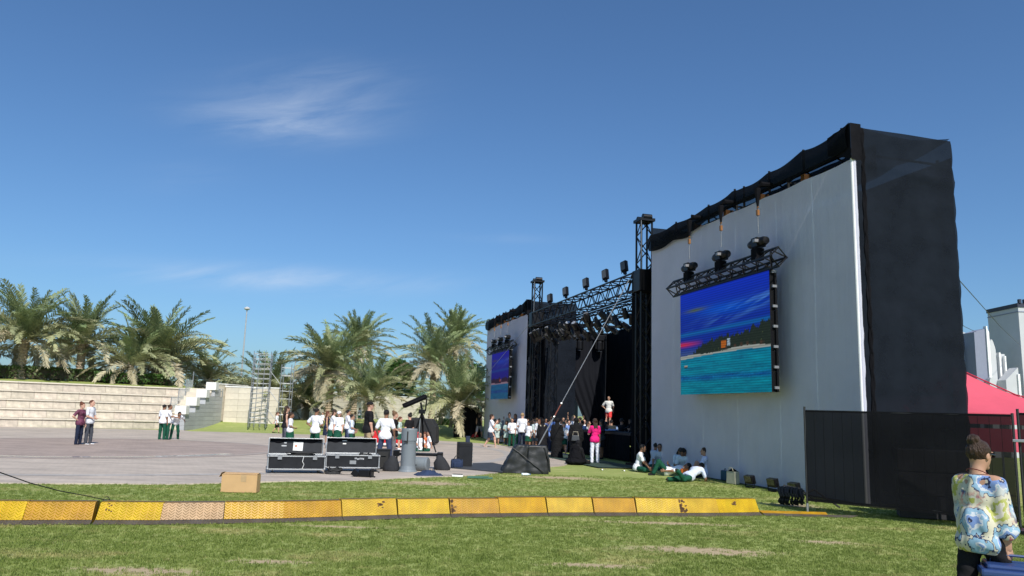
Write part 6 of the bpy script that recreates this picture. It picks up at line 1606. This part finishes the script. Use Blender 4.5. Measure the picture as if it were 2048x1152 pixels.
def P_(px, feet, z=0.0):
    p = gp(px, feet, z); p.z = z; return p
def pers(px, feet, headrow, yaw, label, z=0.0, H=None, **kw):
    p = P_(px, feet, z)
    if p.y > 38 and z == 0: p.z = lawn_h(p.x, p.y)+.0
    if H is None: H = max(1.0, min(1.9, height_at(p, px, headrow)))
    return person(p, yaw, H, label, **kw)
F_, B_Y, RT, LF = 180, 0, 90, -90      # facing camera / away / right / left

# -------- hero: woman walking at the right edge carrying a blue cooler
def hero_pattern():
    M = bpy.data.materials.new('printed_blouse'); M.use_nodes = True; N, L = M.node_tree.nodes, M.node_tree.links; b = N['Principled BSDF']; b.inputs['Roughness'].default_value = .65
    g = N.new('ShaderNodeTexCoord')
    v = N.new('ShaderNodeTexVoronoi'); v.inputs['Scale'].default_value = 4.6; v.inputs['Randomness'].default_value = .7
    n = N.new('ShaderNodeTexNoise'); n.inputs['Scale'].default_value = 11; n.inputs['Detail'].default_value = 3
    mv = N.new('ShaderNodeMix'); mv.data_type = 'RGBA'; mv.inputs['Factor'].default_value = .10; L.new(g.outputs['Object'], mv.inputs['A']); L.new(n.outputs['Color'], mv.inputs['B']); L.new(mv.outputs['Result'], v.inputs['Vector'])
    m1 = N.new('ShaderNodeMath'); m1.operation = 'MULTIPLY'; m1.inputs[1].default_value = 1.12; L.new(v.outputs['Distance'], m1.inputs[0])
    sx_ = N.new('ShaderNodeSeparateXYZ'); L.new(g.outputs['Object'], sx_.inputs[0])
    r_ = N.new('ShaderNodeValToRGB'); L.new(m1.outputs[0], r_.inputs[0]); e = r_.color_ramp.elements; r_.color_ramp.interpolation = 'CONSTANT'
    stops = [(0, (0.468, 0.156, 0.156)), (.10, (0.577, 0.515, 0.406)), (.19, (0.016, 0.023, 0.070)), (.25, (0.172, 0.265, 0.515)), (.37, (0.546, 0.577, 0.624)), (.44, (0.234, 0.390, 0.515)), (.56, (0.023, 0.031, 0.086)), (.60, (0.562, 0.530, 0.406)), (.74, (0.374, 0.390, 0.094)), (.84, (0.577, 0.530, 0.452)), (.96, (0.468, 0.156, 0.203))]
    while len(e) < len(stops): e.new(.5)
    for q_, (p, c) in zip(e, stops): q_.position = p; q_.color = (*c, 1)
    n2 = N.new('ShaderNodeTexNoise'); n2.inputs['Scale'].default_value = 2.2; L.new(g.outputs['Object'], n2.inputs['Vector'])
    r2 = N.new('ShaderNodeValToRGB'); L.new(n2.outputs[0], r2.inputs[0]); e = r2.color_ramp.elements; e[0].position = .56; e[0].color = (0, 0, 0, 1); e[1].position = .62; e[1].color = (1, 1, 1, 1)
    mx_ = N.new('ShaderNodeMix'); mx_.data_type = 'RGBA'; L.new(r2.outputs[0], mx_.inputs['Factor']); L.new(r_.outputs[0], mx_.inputs['A'])
    v2 = N.new('ShaderNodeTexVoronoi'); v2.inputs['Scale'].default_value = 8; L.new(mv.outputs['Result'], v2.inputs['Vector'])
    r3 = N.new('ShaderNodeValToRGB'); L.new(v2.outputs['Distance'], r3.inputs[0]); e = r3.color_ramp.elements; r3.color_ramp.interpolation = 'CONSTANT'
    stops = [(0, (0.351, 0.374, 0.078)), (.18, (0.577, 0.546, 0.437)), (.36, (0.530, 0.234, 0.218)), (.46, (0.562, 0.530, 0.468))]
    while len(e) < 4: e.new(.5)
    for q_, (p, c) in zip(e, stops): q_.position = p; q_.color = (*c, 1)
    L.new(r3.outputs[0], mx_.inputs['B']); L.new(mx_.outputs['Result'], b.inputs['Base Color']); return M
def hero_extra(J):
    T, H, B, layer, limbs = J['T'], J['H'], J['B'], J['layer'], J['limbs']
    pr = [('e', T(0, 0, .19*H), (.094*B, .072*B, .11*H)), ('e', T(0, -.01, .06*H), (.103*B, .088*B, .12*H)), ('e', T(0, -.01, -.02*H), (.108*B, .095*B, .08*H)), ('s', T(-.07*H, 0, .258*H), T(.07*H, 0, .258*H), .043*B, .043*B), ('e', T(0, -.008*H, .285*H), (.062*H, .050*H, .03*H))]
    for S, E, W_, ua, fa_, s in limbs: pr += [('s', S, E, .034*B, .047*B), ('s', E, E+(W_-E)*.34, .044*B, .057*B)]
    layer('blouse', pr, .022, hero_pattern(), clips=[(T(0, 0, -.075*H), np.array((0, -.12, -1))), (T(0, 0, .298*H), J['tv'])], amp=.007, soft=True)
    mb = MB(); mb.tube([T(math.sin(a*.42)*.062*H*.75, math.cos(a*.42)*.05*H-.012*H, .308*H-.006*H*math.cos(a*.42)*3) for a in range(16)], .004, 5); mb.build('necklace', mat('dark_red_beads', (.10, .01, .01), .4), J['t'])
    S, E, W_, ua, fa_, s = limbs[1]
hp0 = gp(1958, 1290); HERO_H = 1.56
hero = person((hp0.x+.07, hp0.y, 0), 62, HERO_H, 'woman with a dark bun and glasses in a colourful printed blouse, walking past the fence', skin='tan', hair='brown', style='bun', top=None, bottom='trousers', bc=BLK,
              arms=(((.06, .30, -.9), (.05, .5, -.8)), ((.05, .10, -1), (.0, .22, -1))), legs=('rear', 'fwd'), bulk=1.0, cell=.012, extra=(glasses, hero_extra), head=(8, 4), lean=3, curl=.9)
# cooler box hanging from her right hand
cx = Vector((hp0.x, hp0.y, 0))
# compute the world position of the hand
_h = [c for c in hero.children if c.name.startswith('body')][0]
BLUEP = mat('dark_blue_plastic_box', (.022, .05, .16), .35, var=.06, spec=.6)
ck_ = thing('cool_box', 'dark blue plastic cool box carried by the woman in the printed blouse', 'cool box', gp(2020, 1110, .6), R(-24))
ck_.location = Vector((hp0.x+.27, hp0.y-.16, .17))
MB().box((0, 0, .18), (.52, .32, .34), None, 1.06).build('tub', BLUEP, ck_, bevel=.03)
MB().box((0, 0, .385), (.585, .375, .055)).build('lid', BLUEP, ck_, bevel=.018); MB().box((0, 0, .425), (.50, .30, .04)).build('lid_top', BLUEP, ck_, bevel=.018)
MB().tube([(-.22, 0, .38), (-.2, 0, .50), (.2, 0, .50), (.22, 0, .38)], .011, 6).build('handle', BLUEP, ck_)
MB().box((0, -.186, .15), (.012, .006, .28)).build('rib', BLUEP, ck_)

school = dict(tc=WHITE, bc=GREEN, child=True)
# -------- couple on the plaza
FLOR = mat('floral_purple_top', (.12, .03, .06), .7, var=.6, scale=16)
pers(155, 890, 804, 100, 'woman with red-brown bun in a floral purple top standing on the round plaza', skin='light', hair='red', style='bun', topmat=FLOR, bottom='trousers', bc=NAVYC, arms=('down', 'hip'), legs=('stand', 'stand2'), shoe=(.05, .03, .03))
pers(174, 889, 799, 95, 'tall man in a white and grey T-shirt beside the woman in the floral top', skin='light', hair='red', style='short', tc=(.66, .68, .72), bottom='trousers', bc=(.06, .065, .08), arms=('clasp', 'clasp'), legs=('stand2', 'stand'), shoe=WHITE)
# -------- three boys left
pers(322, 880, 808, 20, 'schoolboy with back turned in a white shirt, leftmost of the three boys on the plaza', skin='brown', **school, arms=('down', 'down'), legs=('stand', 'stand2'))
pers(333, 880, 808, 70, 'schoolboy looking right, half hidden behind the leftmost boy on the plaza', skin='brown', hair='brown', **school, arms=('down', 'fwd'))
pers(348, 879, 808, 140, 'schoolboy bending over towards the paving with one arm out, by the end of the terrace', skin='brown', H=1.42, lean=48, **school, arms=(((.6, -.1, -.8), (.4, -.2, -.7)), ((.45, .35, -1), (.2, .2, -1))), legs=('wide', 'wide'))
# -------- group behind the flight cases
pers(552, 866, 823, 90, 'girl in white with dark shorts running on the far grass, leftmost of the crowd', skin='light', hair='red', style='ponytail', tc=WHITE, bottom='shorts', bc=BLK, child=True, arms=('back', 'down'), legs=('rear', 'fwd'))
pers(567, 899, 811, 60, 'woman with long brown hair in a black sleeveless top and grey trousers', skin='light', hair='brown', style='long', top='tank', tc=BLK, bc=(.10, .105, .13), arms=('down', 'down'))
pers(577, 900, 824, 80, 'girl in a loose white shirt and long green skirt right beside the woman in black', skin='brown', hair='brown', style='ponytail', tc=WHITE, bottom='long_skirt', bc=GREEN, child=True, arms=('down', 'clasp'))
pers(627, 910, 815, 35, 'tall schoolboy in white shirt seen from behind with crossed arms, between the two flight cases', skin='brown', **school, arms=('hip', 'cross'), legs=('wide', 'stand2'), bulk=1.1)
pers(643, 864, 825, 190, 'small girl far back in white top and green skirt', skin='light', hair='brown', style='ponytail', tc=WHITE, bottom='skirt', bc=GREEN, child=True)
pers(651, 890, 822, 80, 'girl in navy pinafore with red-brown hair behind the bending girl', skin='tan', hair='red', style='long', top='tank', tc=NAVYC, bottom='dress', bc=NAVYC, child=True)
pers(661, 897, 818, 75, 'girl with long brown hair, head bowed, white shirt and green skirt', skin='light', hair='brown', style='long', tc=WHITE, bottom='skirt', bc=GREEN, child=True, arms=('down', 'fwd'), head=(0, 25), lean=4)
pers(674, 898, 822, 185, 'girl in a white cap with long dark red hair facing the camera', skin='light', hair='red', style='long', tc=WHITE, bottom='skirt', bc=GREEN, child=True, extra=(cap_(WHITE),), head=(0, 15))
pers(692, 892, 819, 70, 'boy with dark hair in a white shirt, arms folded, left of the boy in glasses', skin='tan', child=True, tc=WHITE, bc=JEANS, arms=('cross', 'cross'))
pers(700, 901, 828, 80, 'boy in glasses with a pale blue white shirt and green trousers', skin='tan', child=True, tc=(.66, .74, .84), bc=GREEN, arms=('down', 'clasp'), extra=(glasses,))
pers(708, 866, 824, 100, 'far small boy in white shirt behind the boy in glasses', skin='tan', **school)
pers(717, 862, 823, 200, 'small boy standing apart on the far grass in white shirt and dark green shorts', skin='brown', child=True, tc=WHITE, bottom='shorts', bc=GREEN, arms=('cross', 'down'))
pers(733, 921, 802, 65, 'big man in a black polo shirt, black cap and khaki trousers', skin='light', hair='light', style='short', top='polo', tc=BLK, bc=KHAKI, bulk=1.22, arms=('down', 'down'), extra=(cap_(BLK), glasses), cell=.018)
pers(767, 929, 818, 8, 'man in a plain white T-shirt and blue jeans seen from behind', skin='brown', style='short', tc=WHITE, bc=JEANS, arms=(((.35, .0, -.9), (-.1, .4, -.6)), ((.3, .0, -.95), (.0, .35, -.8))), legs=('wide', 'wide'), bulk=1.12, cell=.018, shoe=(.08, .08, .09))
pers(773, 866, 821, 90, 'small boy in white far behind the man in jeans', skin='tan', **school)
pers(785, 917, 822, 85, 'woman with hair up in a black T-shirt and grey trousers, behind the man in jeans', skin='light', hair='light', style='bun', tc=BLK, bc=(.13, .13, .14), arms=('down', 'clasp'), legs=('rear', 'stand2'))
pers(797, 899, 833, 95, 'girl in pale green blouse and dark green skirt left of the standing grey drum', skin='light', hair='red', style='ponytail', tc=PALEG, bottom='skirt', bc=GREEN, child=True, arms=('down', 'clasp'), shoe=WHITE)
pers(816, 906, 826, -40, 'woman in a black T-shirt with dark bun under the tilted slab', skin='light', hair='black', style='bun', tc=BLK, bc=BLK, arms=('down', 'clasp'))
pers(858, 884, 845, 60, 'small girl in pale grey dress with dark hair in front of the rounded black case', skin='tan', hair='black', style='long', tc=(.45, .47, .48), bottom='dress', bc=(.45, .47, .48), child=True)
pers(879, 868, 830, 200, 'woman in white T-shirt and dark shorts standing on the far grass by the wall', skin='light', hair='light', style='ponytail', tc=WHITE, bottom='shorts', bc=(.03, .035, .03), arms=('down', 'cross'), legs=('wide', 'stand2'))
# sitting ones
SIT = dict(child=True, legs=('crossed', 'crossed'), arms=('knee', 'knee'))
def sit(px, base, yaw, label, H=1.35, **kw):
    k = dict(SIT); k.update(kw); p = P_(px, base)
    if p.y > 38: p.z = lawn_h(p.x, p.y)
    return person(p, yaw, H, label, **k)
sit(657, 893, 60, 'child in white sitting on the ground behind the gap between the flight cases', skin='tan', tc=WHITE, bc=NAVYC)
sit(697, 884, 90, 'child in green sitting hunched behind the right flight case', skin='tan', tc=GREEN, bc=GREEN, lean=35)
sit(786, 894, 100, 'child in navy sitting on the plaza left of the standing drum', skin='brown', tc=NAVYC, bc=NAVYC, shoe=WHITE)
sit(838, 903, 150, 'child in white shirt and green trousers sitting right of the standing drum', skin='tan', hair='brown', tc=WHITE, bc=GREEN)
sit(848, 901, -120, 'child with orange top sitting under the tripod legs', skin='light', hair='red', style='ponytail', tc=(.6, .15, .05), bc=KHAKI)
sit(857, 897, -100, 'child sitting with legs stretched to the right below the tripod', skin='tan', tc=WHITE, bc=GREY, legs=('straight', 'straight'), arms=('prop', 'fwd'))
for i, (px, by, col, hr, lb) in enumerate([(903, 866, WHITE, 'black', 'child in white sitting leftmost in the far seated row by the wall'), (915, 868, (.03, .03, .04), 'brown', 'child in dark clothes sitting second in the far seated row'), (925, 868, (.10, .10, .16), 'black', 'child in grey violet sitting in the middle of the far seated row'),
        (934, 869, (.30, .38, .62), 'black', 'child in pale blue sitting fourth in the far seated row'), (944, 870, (.25, .33, .58), 'black', 'child in blue sitting at the right end of the far seated row')]):
    sit(px, by, [120, 60, -60, 170, 200][i], lb, skin='brown', hair=hr, style='long' if i > 2 else 'short', tc=col, bc=NAVYC, H=1.45)
pers(936, 872, 834, 10, 'girl in a blue shirt standing behind the far seated row', skin='brown', style='long', tc=(.25, .35, .60), bottom='dress', bc=(.05, .08, .2), child=True)
pers(957, 878, 824, 30, 'woman in black top and shorts walking on the grass before the far wing', skin='tan', hair='brown', style='ponytail', top='tank', tc=BLK, bottom='shorts', bc=(.2, .2, .24), legs=('rear', 'fwd'))
P0_ = P_(950, 877); t = thing('red_bag', 'small red bag on the grass by the woman in black walking before the far wing', 'bag', P0_); MB().box((0, 0, .12), (.5, .25, .24), None, .7).build('body', mat('red_fabric', (.5, .02, .02), .7), t, bevel=.04); MB().tube([(-.1, 0, .23), (0, 0, .36), (.1, 0, .23)], .015, 5).build('handle', _mats['red_fabric'], t)
pers(971, 878, 832, 90, 'boy in dark grey with white trainers at the foot of the far wing', skin='brown', child=True, tc=(.05, .06, .08), bottom='shorts', bc=(.05, .06, .08), shoe=WHITE)
def pinkbag(J):
    S, E, W_, ua, fa_, s = J['limbs'][1]; MB().box(tuple(W_+np.array((.02, .02, -.22))), (.20, .08, .20)).build('pink_bag', cloth(PINK), J['t'])
pers(981, 895, 826, 85, 'woman striding in a white T-shirt and navy skirt, holding a phone to her face', skin='light', hair='brown', style='long', tc=WHITE, bottom='skirt', bc=(.03, .04, .06), arms=('clasp', 'phone'), legs=('rear', 'fwd'), extra=(phone,), shoe=(.4, .3, .25), bulk=1.1)
UNI = (.30, .36, .36)
pers(997, 886, 837, 150, 'girl in pale top and grey pinafore carrying a pink bag', skin='tan', style='long', tc=PALEG, bottom='dress', bc=(.10, .13, .16), child=True, extra=(pinkbag,))
pers(1004, 882, 838, 160, 'girl in grey pinafore behind the one with the pink bag', skin='tan', style='long', top='tank', tc=(.10, .12, .16), bottom='dress', bc=(.10, .12, .16), child=True)
pers(1012, 889, 842, 185, 'small girl in a pale green dress with hands folded, facing the camera', skin='brown', style='long', tc=PALEG, bottom='dress', bc=PALEG, child=True, arms=('clasp', 'clasp'), shoe=WHITE)
pers(1017, 889, 825, 180, 'woman with top bun and dark glasses above the girl in the pale green dress', skin='tan', style='bun', tc=(.25, .26, .22), bc=GREY, extra=(glasses,))
pers(1023, 894, 836, 190, 'schoolboy in white shirt with tie and green trousers beside the girl in pale green', skin='tan', child=True, tc=WHITE, bc=GREEN, arms=('down', 'clasp'))
pers(1029, 891, 827, 185, 'woman with long black hair and dark blue dress behind the boy with the tie', skin='brown', style='long', tc=(.05, .06, .10), bottom='dress', bc=(.05, .06, .10))
pers(1043, 899, 825, 15, 'blonde woman with back turned in a white T-shirt and navy trousers', skin='light', hair='blonde', style='short', tc=WHITE, bc=NAVYC, arms=('clasp', 'down'), legs=('stand', 'stand'))
crowd = [(1053, 898, 837, 'brown', PALEG, 'dress', (.06, .10, .09), 'girl in pale green top right beside the blonde woman'), (1060, 896, 839, 'black', (.40, .47, .47), 'dress', UNI, 'girl in grey green uniform, second right of the blonde woman'),
         (1066, 900, 838, 'brown', (.50, .58, .58), 'dress', (.10, .14, .16), 'girl with red-brown hair and white satchel near the black covered box'), (1072, 897, 836, 'light', (.55, .62, .68), 'trousers', NAVYC, 'fair haired child in pale shirt left of the beige-backed woman'),
         (1077, 902, 838, 'red', WHITE, 'skirt', (.02, .03, .04), 'red haired girl in white next to the beige-backed woman'), (1096, 903, 838, 'black', BLUEC, 'trousers', NAVYC, 'child in a bright blue shirt right of the beige-backed woman'),
         (1102, 901, 832, 'brown', BLUEC, 'trousers', NAVYC, 'taller child in blue shirt with raised arm'), (1090, 898, 836, 'black', (.12, .16, .3), 'trousers', NAVYC, 'dark haired child peeping between the two black-robed women'),
         (1137, 905, 840, 'black', (.18, .28, .58), 'trousers', NAVYC, 'child in blue shirt left of the woman with the handbag'), (1133, 900, 842, 'black', (.3, .35, .4), 'skirt', NAVYC, 'dark haired child behind the girl in the green cap'),
         (1164, 908, 840, 'black', (.2, .28, .5), 'trousers', (.04, .06, .05), 'child in blue half hidden right of the woman with the handbag'), (1048, 890, 834, 'black', (.1, .12, .15), 'trousers', BLK, 'dark haired child just behind the blonde woman'),
         (1084, 890, 839, 'brown', (.3, .33, .36), 'dress', UNI, 'child in grey in the second row near the beige-backed woman'), (1118, 893, 836, 'black', (.1, .1, .14), 'trousers', BLK, 'dark figure in the second row behind the black robe')]
for i, (px, fy, hy, hr, tc_, bt, bc_, lb) in enumerate(crowd):
    pers(px, fy, hy, [150, 175, 100, 40, 200, 60, 30][i % 7], lb, skin=['tan', 'brown', 'light'][i % 3], hair=hr, style='long' if bt in ('dress', 'skirt') else 'short', tc=tc_, bottom=bt, bc=bc_, child=True, arms=(('down', 'clasp'), ('down', 'down'), ('fwd', 'down'))[i % 3], cell=.024)
extra_crowd = [(1036, 889, 836, 'black', (.04, .05, .07), 'dress', (.04, .05, .07), 'dark dressed girl just left of the blonde woman'), (1008, 885, 832, 'black', (.16, .18, .22), 'dress', (.08, .09, .12), 'girl in slate grey just left of the small girl in pale green'),
         (989, 882, 838, 'black', (.06, .07, .09), 'trousers', BLK, 'dark child standing in the shade of the far wing behind the striding woman'), (1107, 895, 838, 'brown', (.05, .05, .06), 'trousers', BLK, 'dark clothed teenager left of the plain black robe'),
         (1125, 896, 834, 'black', (.30, .34, .42), 'trousers', NAVYC, 'grey shirted youth behind the girl in the green cap'), (1142, 897, 838, 'black', (.05, .06, .08), 'dress', BLK, 'dark haired girl by the blonde woman facing the camera'),
         (1159, 899, 834, 'black', (.04, .04, .05), 'trousers', BLK, 'tall dark figure right behind the handbag woman'), (1171, 902, 841, 'black', (.03, .06, .05), 'dress', (.02, .05, .04), 'girl in dark green between the handbag woman and the woman in pink'),
         (1178, 899, 842, 'brown', (.06, .07, .10), 'trousers', BLK, 'dark child just left of the woman in pink'), (1211, 911, 843, 'black', (.03, .035, .05), 'dress', BLK, 'dark girl right of the woman holding pale papers'), (1222, 908, 839, 'black', (.025, .03, .03), 'trousers', BLK, 'shadowy figure left of the camera operator'),
         (1063, 890, 834, 'light', (.20, .24, .25), 'dress', UNI, 'fair haired girl in the second row behind the satchel girl'), (1070, 889, 835, 'black', (.08, .10, .12), 'trousers', BLK, 'dark boy in the second row behind the red haired girl')]
for i, (px, fy, hy, hr, tc_, bt, bc_, lb) in enumerate(extra_crowd):
    pers(px, fy, hy, [20, 200, 90, 350, 160, 60, 280][i % 7], lb, skin=['brown', 'tan', 'light'][i % 3], hair=hr, style='long' if bt == 'dress' else 'short', tc=tc_, bottom=bt, bc=bc_, child=True, arms=(('down', 'clasp'), ('up', 'down'), ('cross', 'cross'))[i % 3], cell=.024)
more_crowd = [(993, 890, 840, 'brown', PALEG, 'dress', (.40, .48, .45), 'girl in a pale green dress next to the striding woman'), (1033, 893, 840, 'black', (.55, .60, .66), 'trousers', GREEN, 'pale shirted boy in green trousers squeezed left of the blonde woman'),
         (1056, 901, 842, 'black', WHITE, 'skirt', GREEN, 'short girl in white shirt and green skirt right beside the blonde woman'), (1081, 897, 834, 'brown', (.45, .52, .56), 'dress', UNI, 'tall girl in pale grey peering over the beige shawl'),
         (1100, 900, 842, 'black', WHITE, 'trousers', GREEN, 'boy in a white shirt between the beige shawl and the plain black robe'), (1121, 901, 838, 'brown', (.40, .48, .60), 'trousers', NAVYC, 'blue grey shirted child left of the girl in the green cap'),
         (1131, 903, 836, 'black', WHITE, 'skirt', GREEN, 'girl in white right behind the girl in the green cap'), (1167, 905, 838, 'brown', WHITE, 'trousers', GREEN, 'boy in white shirt and green trousers right of the handbag woman'),
         (1174, 906, 843, 'black', (.35, .40, .46), 'dress', UNI, 'small girl in grey uniform left of the woman in pink'), (1014, 884, 830, 'red', (.20, .22, .20), 'trousers', GREY, 'red haired adult in olive at the back by the far wing')]
for i, (px, fy, hy, hr, tc_, bt, bc_, lb) in enumerate(more_crowd):
    pers(px, fy, hy, [170, 100, 220, 30, 80, 150, 260][i % 7], lb, skin=['tan', 'light', 'brown'][i % 3], hair=hr, style='long' if bt in ('dress', 'skirt') else 'short', tc=tc_, bottom=bt, bc=bc_, child=True, arms=(('clasp', 'clasp'), ('down', 'phone'), ('down', 'hip'))[i % 3], cell=.024)
def beigeback(J):
    T, H = J['T'], J['H']; J['layer']('shawl', [('s', T(-.06*H, -.045*H, .285*H), T(0, -.065*H, .20*H), .026*H, .012*H), ('s', T(.06*H, -.045*H, .285*H), T(0, -.065*H, .20*H), .026*H, .012*H)], .02, cloth((.42, .36, .27)), amp=0)
pers(1084, 907, 838, 5, 'woman in a black robe with a beige V-shaped shawl on her back', skin='tan', style='hijab', top=None, bottom='abaya', bc=BLK, extra=(beigeback,), bulk=1.15)
pers(1113, 916, 836, 10, 'woman in a long plain black robe and headscarf, middle of the three robed women', skin='tan', style='hijab', top=None, bottom='abaya', bc=(.010, .010, .011), bulk=1.1)
def handbag(J):
    T, H = J['T'], J['H']; c = T(.0, -.16*H, .0); g = BLACKF; m_ = mat('grey_handbag', (.06, .065, .07), .4)
    MB().box(tuple(c), (.30, .12, .20), None, .8).build('handbag', m_, J['t'], bevel=.03); MB().tube([c+np.array((-.1, -.03, .08)), c+np.array((-.08, -.03, .22)), c+np.array((.08, -.03, .22)), c+np.array((.1, -.03, .08))], .012, 6).build('handbag_handle', mat('pale_leather', (.4, .36, .28), .5), J['t'])
pers(1151, 921, 835, 8, 'woman in black robe and headscarf with a grey handbag hanging behind her', skin='tan', style='hijab', top=None, bottom='abaya', bc=(.011, .011, .012), bulk=1.2, extra=(handbag,))
pers(1146, 903, 830, 170, 'blonde woman facing the camera behind the robed woman with the handbag', skin='light', hair='blonde', style='long', tc=WHITE, bc=NAVYC)
def robe_spread(J):
    H = J['H']; J['layer']('robe', [('e', (0, .10, .10), (.36, .40, .13)), ('e', (0, 0, .22), (.24, .22, .2)), ('s', (0, 0, .2), (0, .03, .5), .17, .13)], .06, BLACKF, clips=[((0, 0, .01), (0, 0, -1))], amp=.01)
p = P_(1150, 929); person(p, 30, 1.5, 'person in a wide black robe kneeling on the grass below the woman with the handbag', skin='tan', style='hijab', top='long', tc=BLK, bottom='trousers', bc=BLK, legs=('crossed', 'crossed'), arms=('knee', 'knee'), lean=22, bulk=1.35, shoe=BLK, extra=(robe_spread,))
pers(1127, 909, 844, 175, 'girl in a green cap with white shirt and green skirt between the robed women', skin='light', hair='light', style='long', tc=WHITE, bottom='skirt', bc=GREEN, child=True, extra=(cap_((.05, .08, .06)),))
pers(1189, 927, 836, -15, 'woman in a bright pink top and white jeans lifting a phone to her face', skin='light', hair='brown', style='long', tc=PINK, bc=(.72, .74, .80), arms=('phone', 'down'), legs=('stand', 'stand2'), bulk=.95, cell=.017, shoe=(.3, .25, .2))
def paper(J):
    S, E, W_, ua, fa_, s = J['limbs'][0]; MB().box(tuple(W_+np.array((.0, .05, -.12))), (.02, .22, .30)).build('paper_sheets', mat('blue_white_paper', (.55, .62, .8), .7), J['t'])
pers(1203, 918, 838, -60, 'dark haired woman in dark clothes holding pale papers behind the woman in pink', skin='brown', style='long', tc=(.05, .06, .07), bottom='skirt', bc=BLK, extra=(paper,))
# man on the stage
pm_ = gp(1217, 852.6, 1.06); pm_.z = 1.06; Hm_ = height_at(pm_, 1217, 797)
person(pm_, 195, 1.72, 'man in a white T-shirt and red shorts walking on the stage edge', skin='tan', hair='black', style='short', tc=(.7, .7, .66), bottom='shorts', bc=(.62, .05, .05), arms=(('back'), ('hip')), legs=('fwd', 'rear'), shoe=WHITE)
# camera operator and tripod in the shade
pers(1243, 916, 836, 60, 'camera operator in black standing in the shade by the near truss tower', skin='tan', style='short', tc=BLK, bc=(.09, .09, .10), arms=('fwd', 'fwd'), legs=('stand', 'rear'), extra=(headphones,))
P0_ = P_(1262, 921); t = thing('video_camera', 'video camera on a tripod in the shade before the near truss tower', 'camera', P0_)
for a_ in range(3): MB().tube([(0, 0, 1.25), (.42*math.cos(a_*2.1+.4), .42*math.sin(a_*2.1+.4), 0)], [.028, .016], 6).build('tripod_leg', BLACKM, t)
MB().box((0, 0, 1.42), (.16, .36, .18)).build('camera_body', BLACKM, t, bevel=.02); MB().lathe([(0, 0), (.06, 0), (.07, .2), (0, .2)], 12, 'y', (0, -.38, 1.43)).build('lens', BLACKM, t); MB().box((.1, .12, 1.52), (.03, .12, .10)).build('viewfinder', ALU, t); MB().tube([(0, .1, 1.3), (-.2, .5, 1.15)], .014, 6).build('pan_bar', BLACKM, t)
# -------- pupils sitting by the near wing
WB = dict(child=True, skin='brown')
P1 = P_(1275, 943); person(P1, 105, 1.5, 'schoolboy in white shirt sitting upright on the sunny grass, leftmost by the near wing', **WB, tc=WHITE, bc=GREEN, legs=('crossed', 'crossed'), arms=('knee', 'knee'), lean=14, cell=.016, head=(5, 5))
P1 = P_(1334, 951); person(P1, -80, 1.5, 'pupil in a white shirt lying on the back with green-trousered knees drawn up', **WB, tc=WHITE, bc=GREEN, legs=('knees', 'knees'), arms=('down', 'clasp'), lean=-76, cell=.016, head=(0, 20))
P1 = P_(1307, 938); person(P1, 60, 1.5, 'pupil with black hair in the shade by the wall corner, behind the drawn-up knees', **WB, tc=(.5, .55, .6), bc=GREEN, legs=('crossed', 'crossed'), arms=('knee', 'knee'), lean=10, cell=.018)
P1 = P_(1321, 939); person(P1, 200, 1.5, 'pupil with black hair facing the camera over the drawn-up knees', **WB, tc=(.5, .55, .6), bc=GREEN, legs=('crossed', 'crossed'), arms=('knee', 'knee'), lean=14, cell=.018)
for i, (px, by, lb) in enumerate([(1351, 945, 'girl with bowed dark hair sitting leftmost of the huddled trio by the wall'), (1367, 947, 'girl with bowed dark hair in the middle of the huddled trio by the wall'), (1382, 948, 'girl with bowed dark hair at the right of the huddled trio by the wall')]):
    person(P_(px, by), [160, 200, 240][i], 1.5, lb, child=True, skin='brown', hair='black', style='long', tc=(.60, .68, .72), bottom='shorts', bc=NAVYC, legs=('crossed', 'crossed'), arms=('knee', 'knee'), lean=28, head=(0, 30), cell=.018)
person(P_(1411, 955), -80, 1.5, 'boy in pale blue shirt sitting against the wall looking left', child=True, skin='tan', hair='brown', tc=(.62, .68, .85), bc=NAVYC, legs=('crossed', 'knees'), arms=('knee', 'prop'), lean=2, cell=.017)
p = P_(1378, 962); person(p, 50, 1.5, 'boy in pale shirt and green trousers lying on his stomach on the grass', child=True, skin='brown', tc=(.60, .66, .80), bc=GREEN, legs=('prone', 'prone_up'), arms=('lie', 'lie'), lean=66, cell=.017, shoe=(.03, .025, .02))
mb = MB(); mb.box((0, 0, .06), (.2, .14, .12)); o = mb.build('orange_pouch', mat('orange_cloth', (.75, .16, .02), .7), bevel=.03); o.location = P_(1369, 955); o.location.z = .12; tag(o, 'small bright orange pouch among the pupils by the wall', 'pouch')

for o in SC.objects:
    if o.get('label') and not 4 <= len(o['label'].split()) <= 16: print('LABELLEN', len(o['label'].split()), o.name, o['label'])
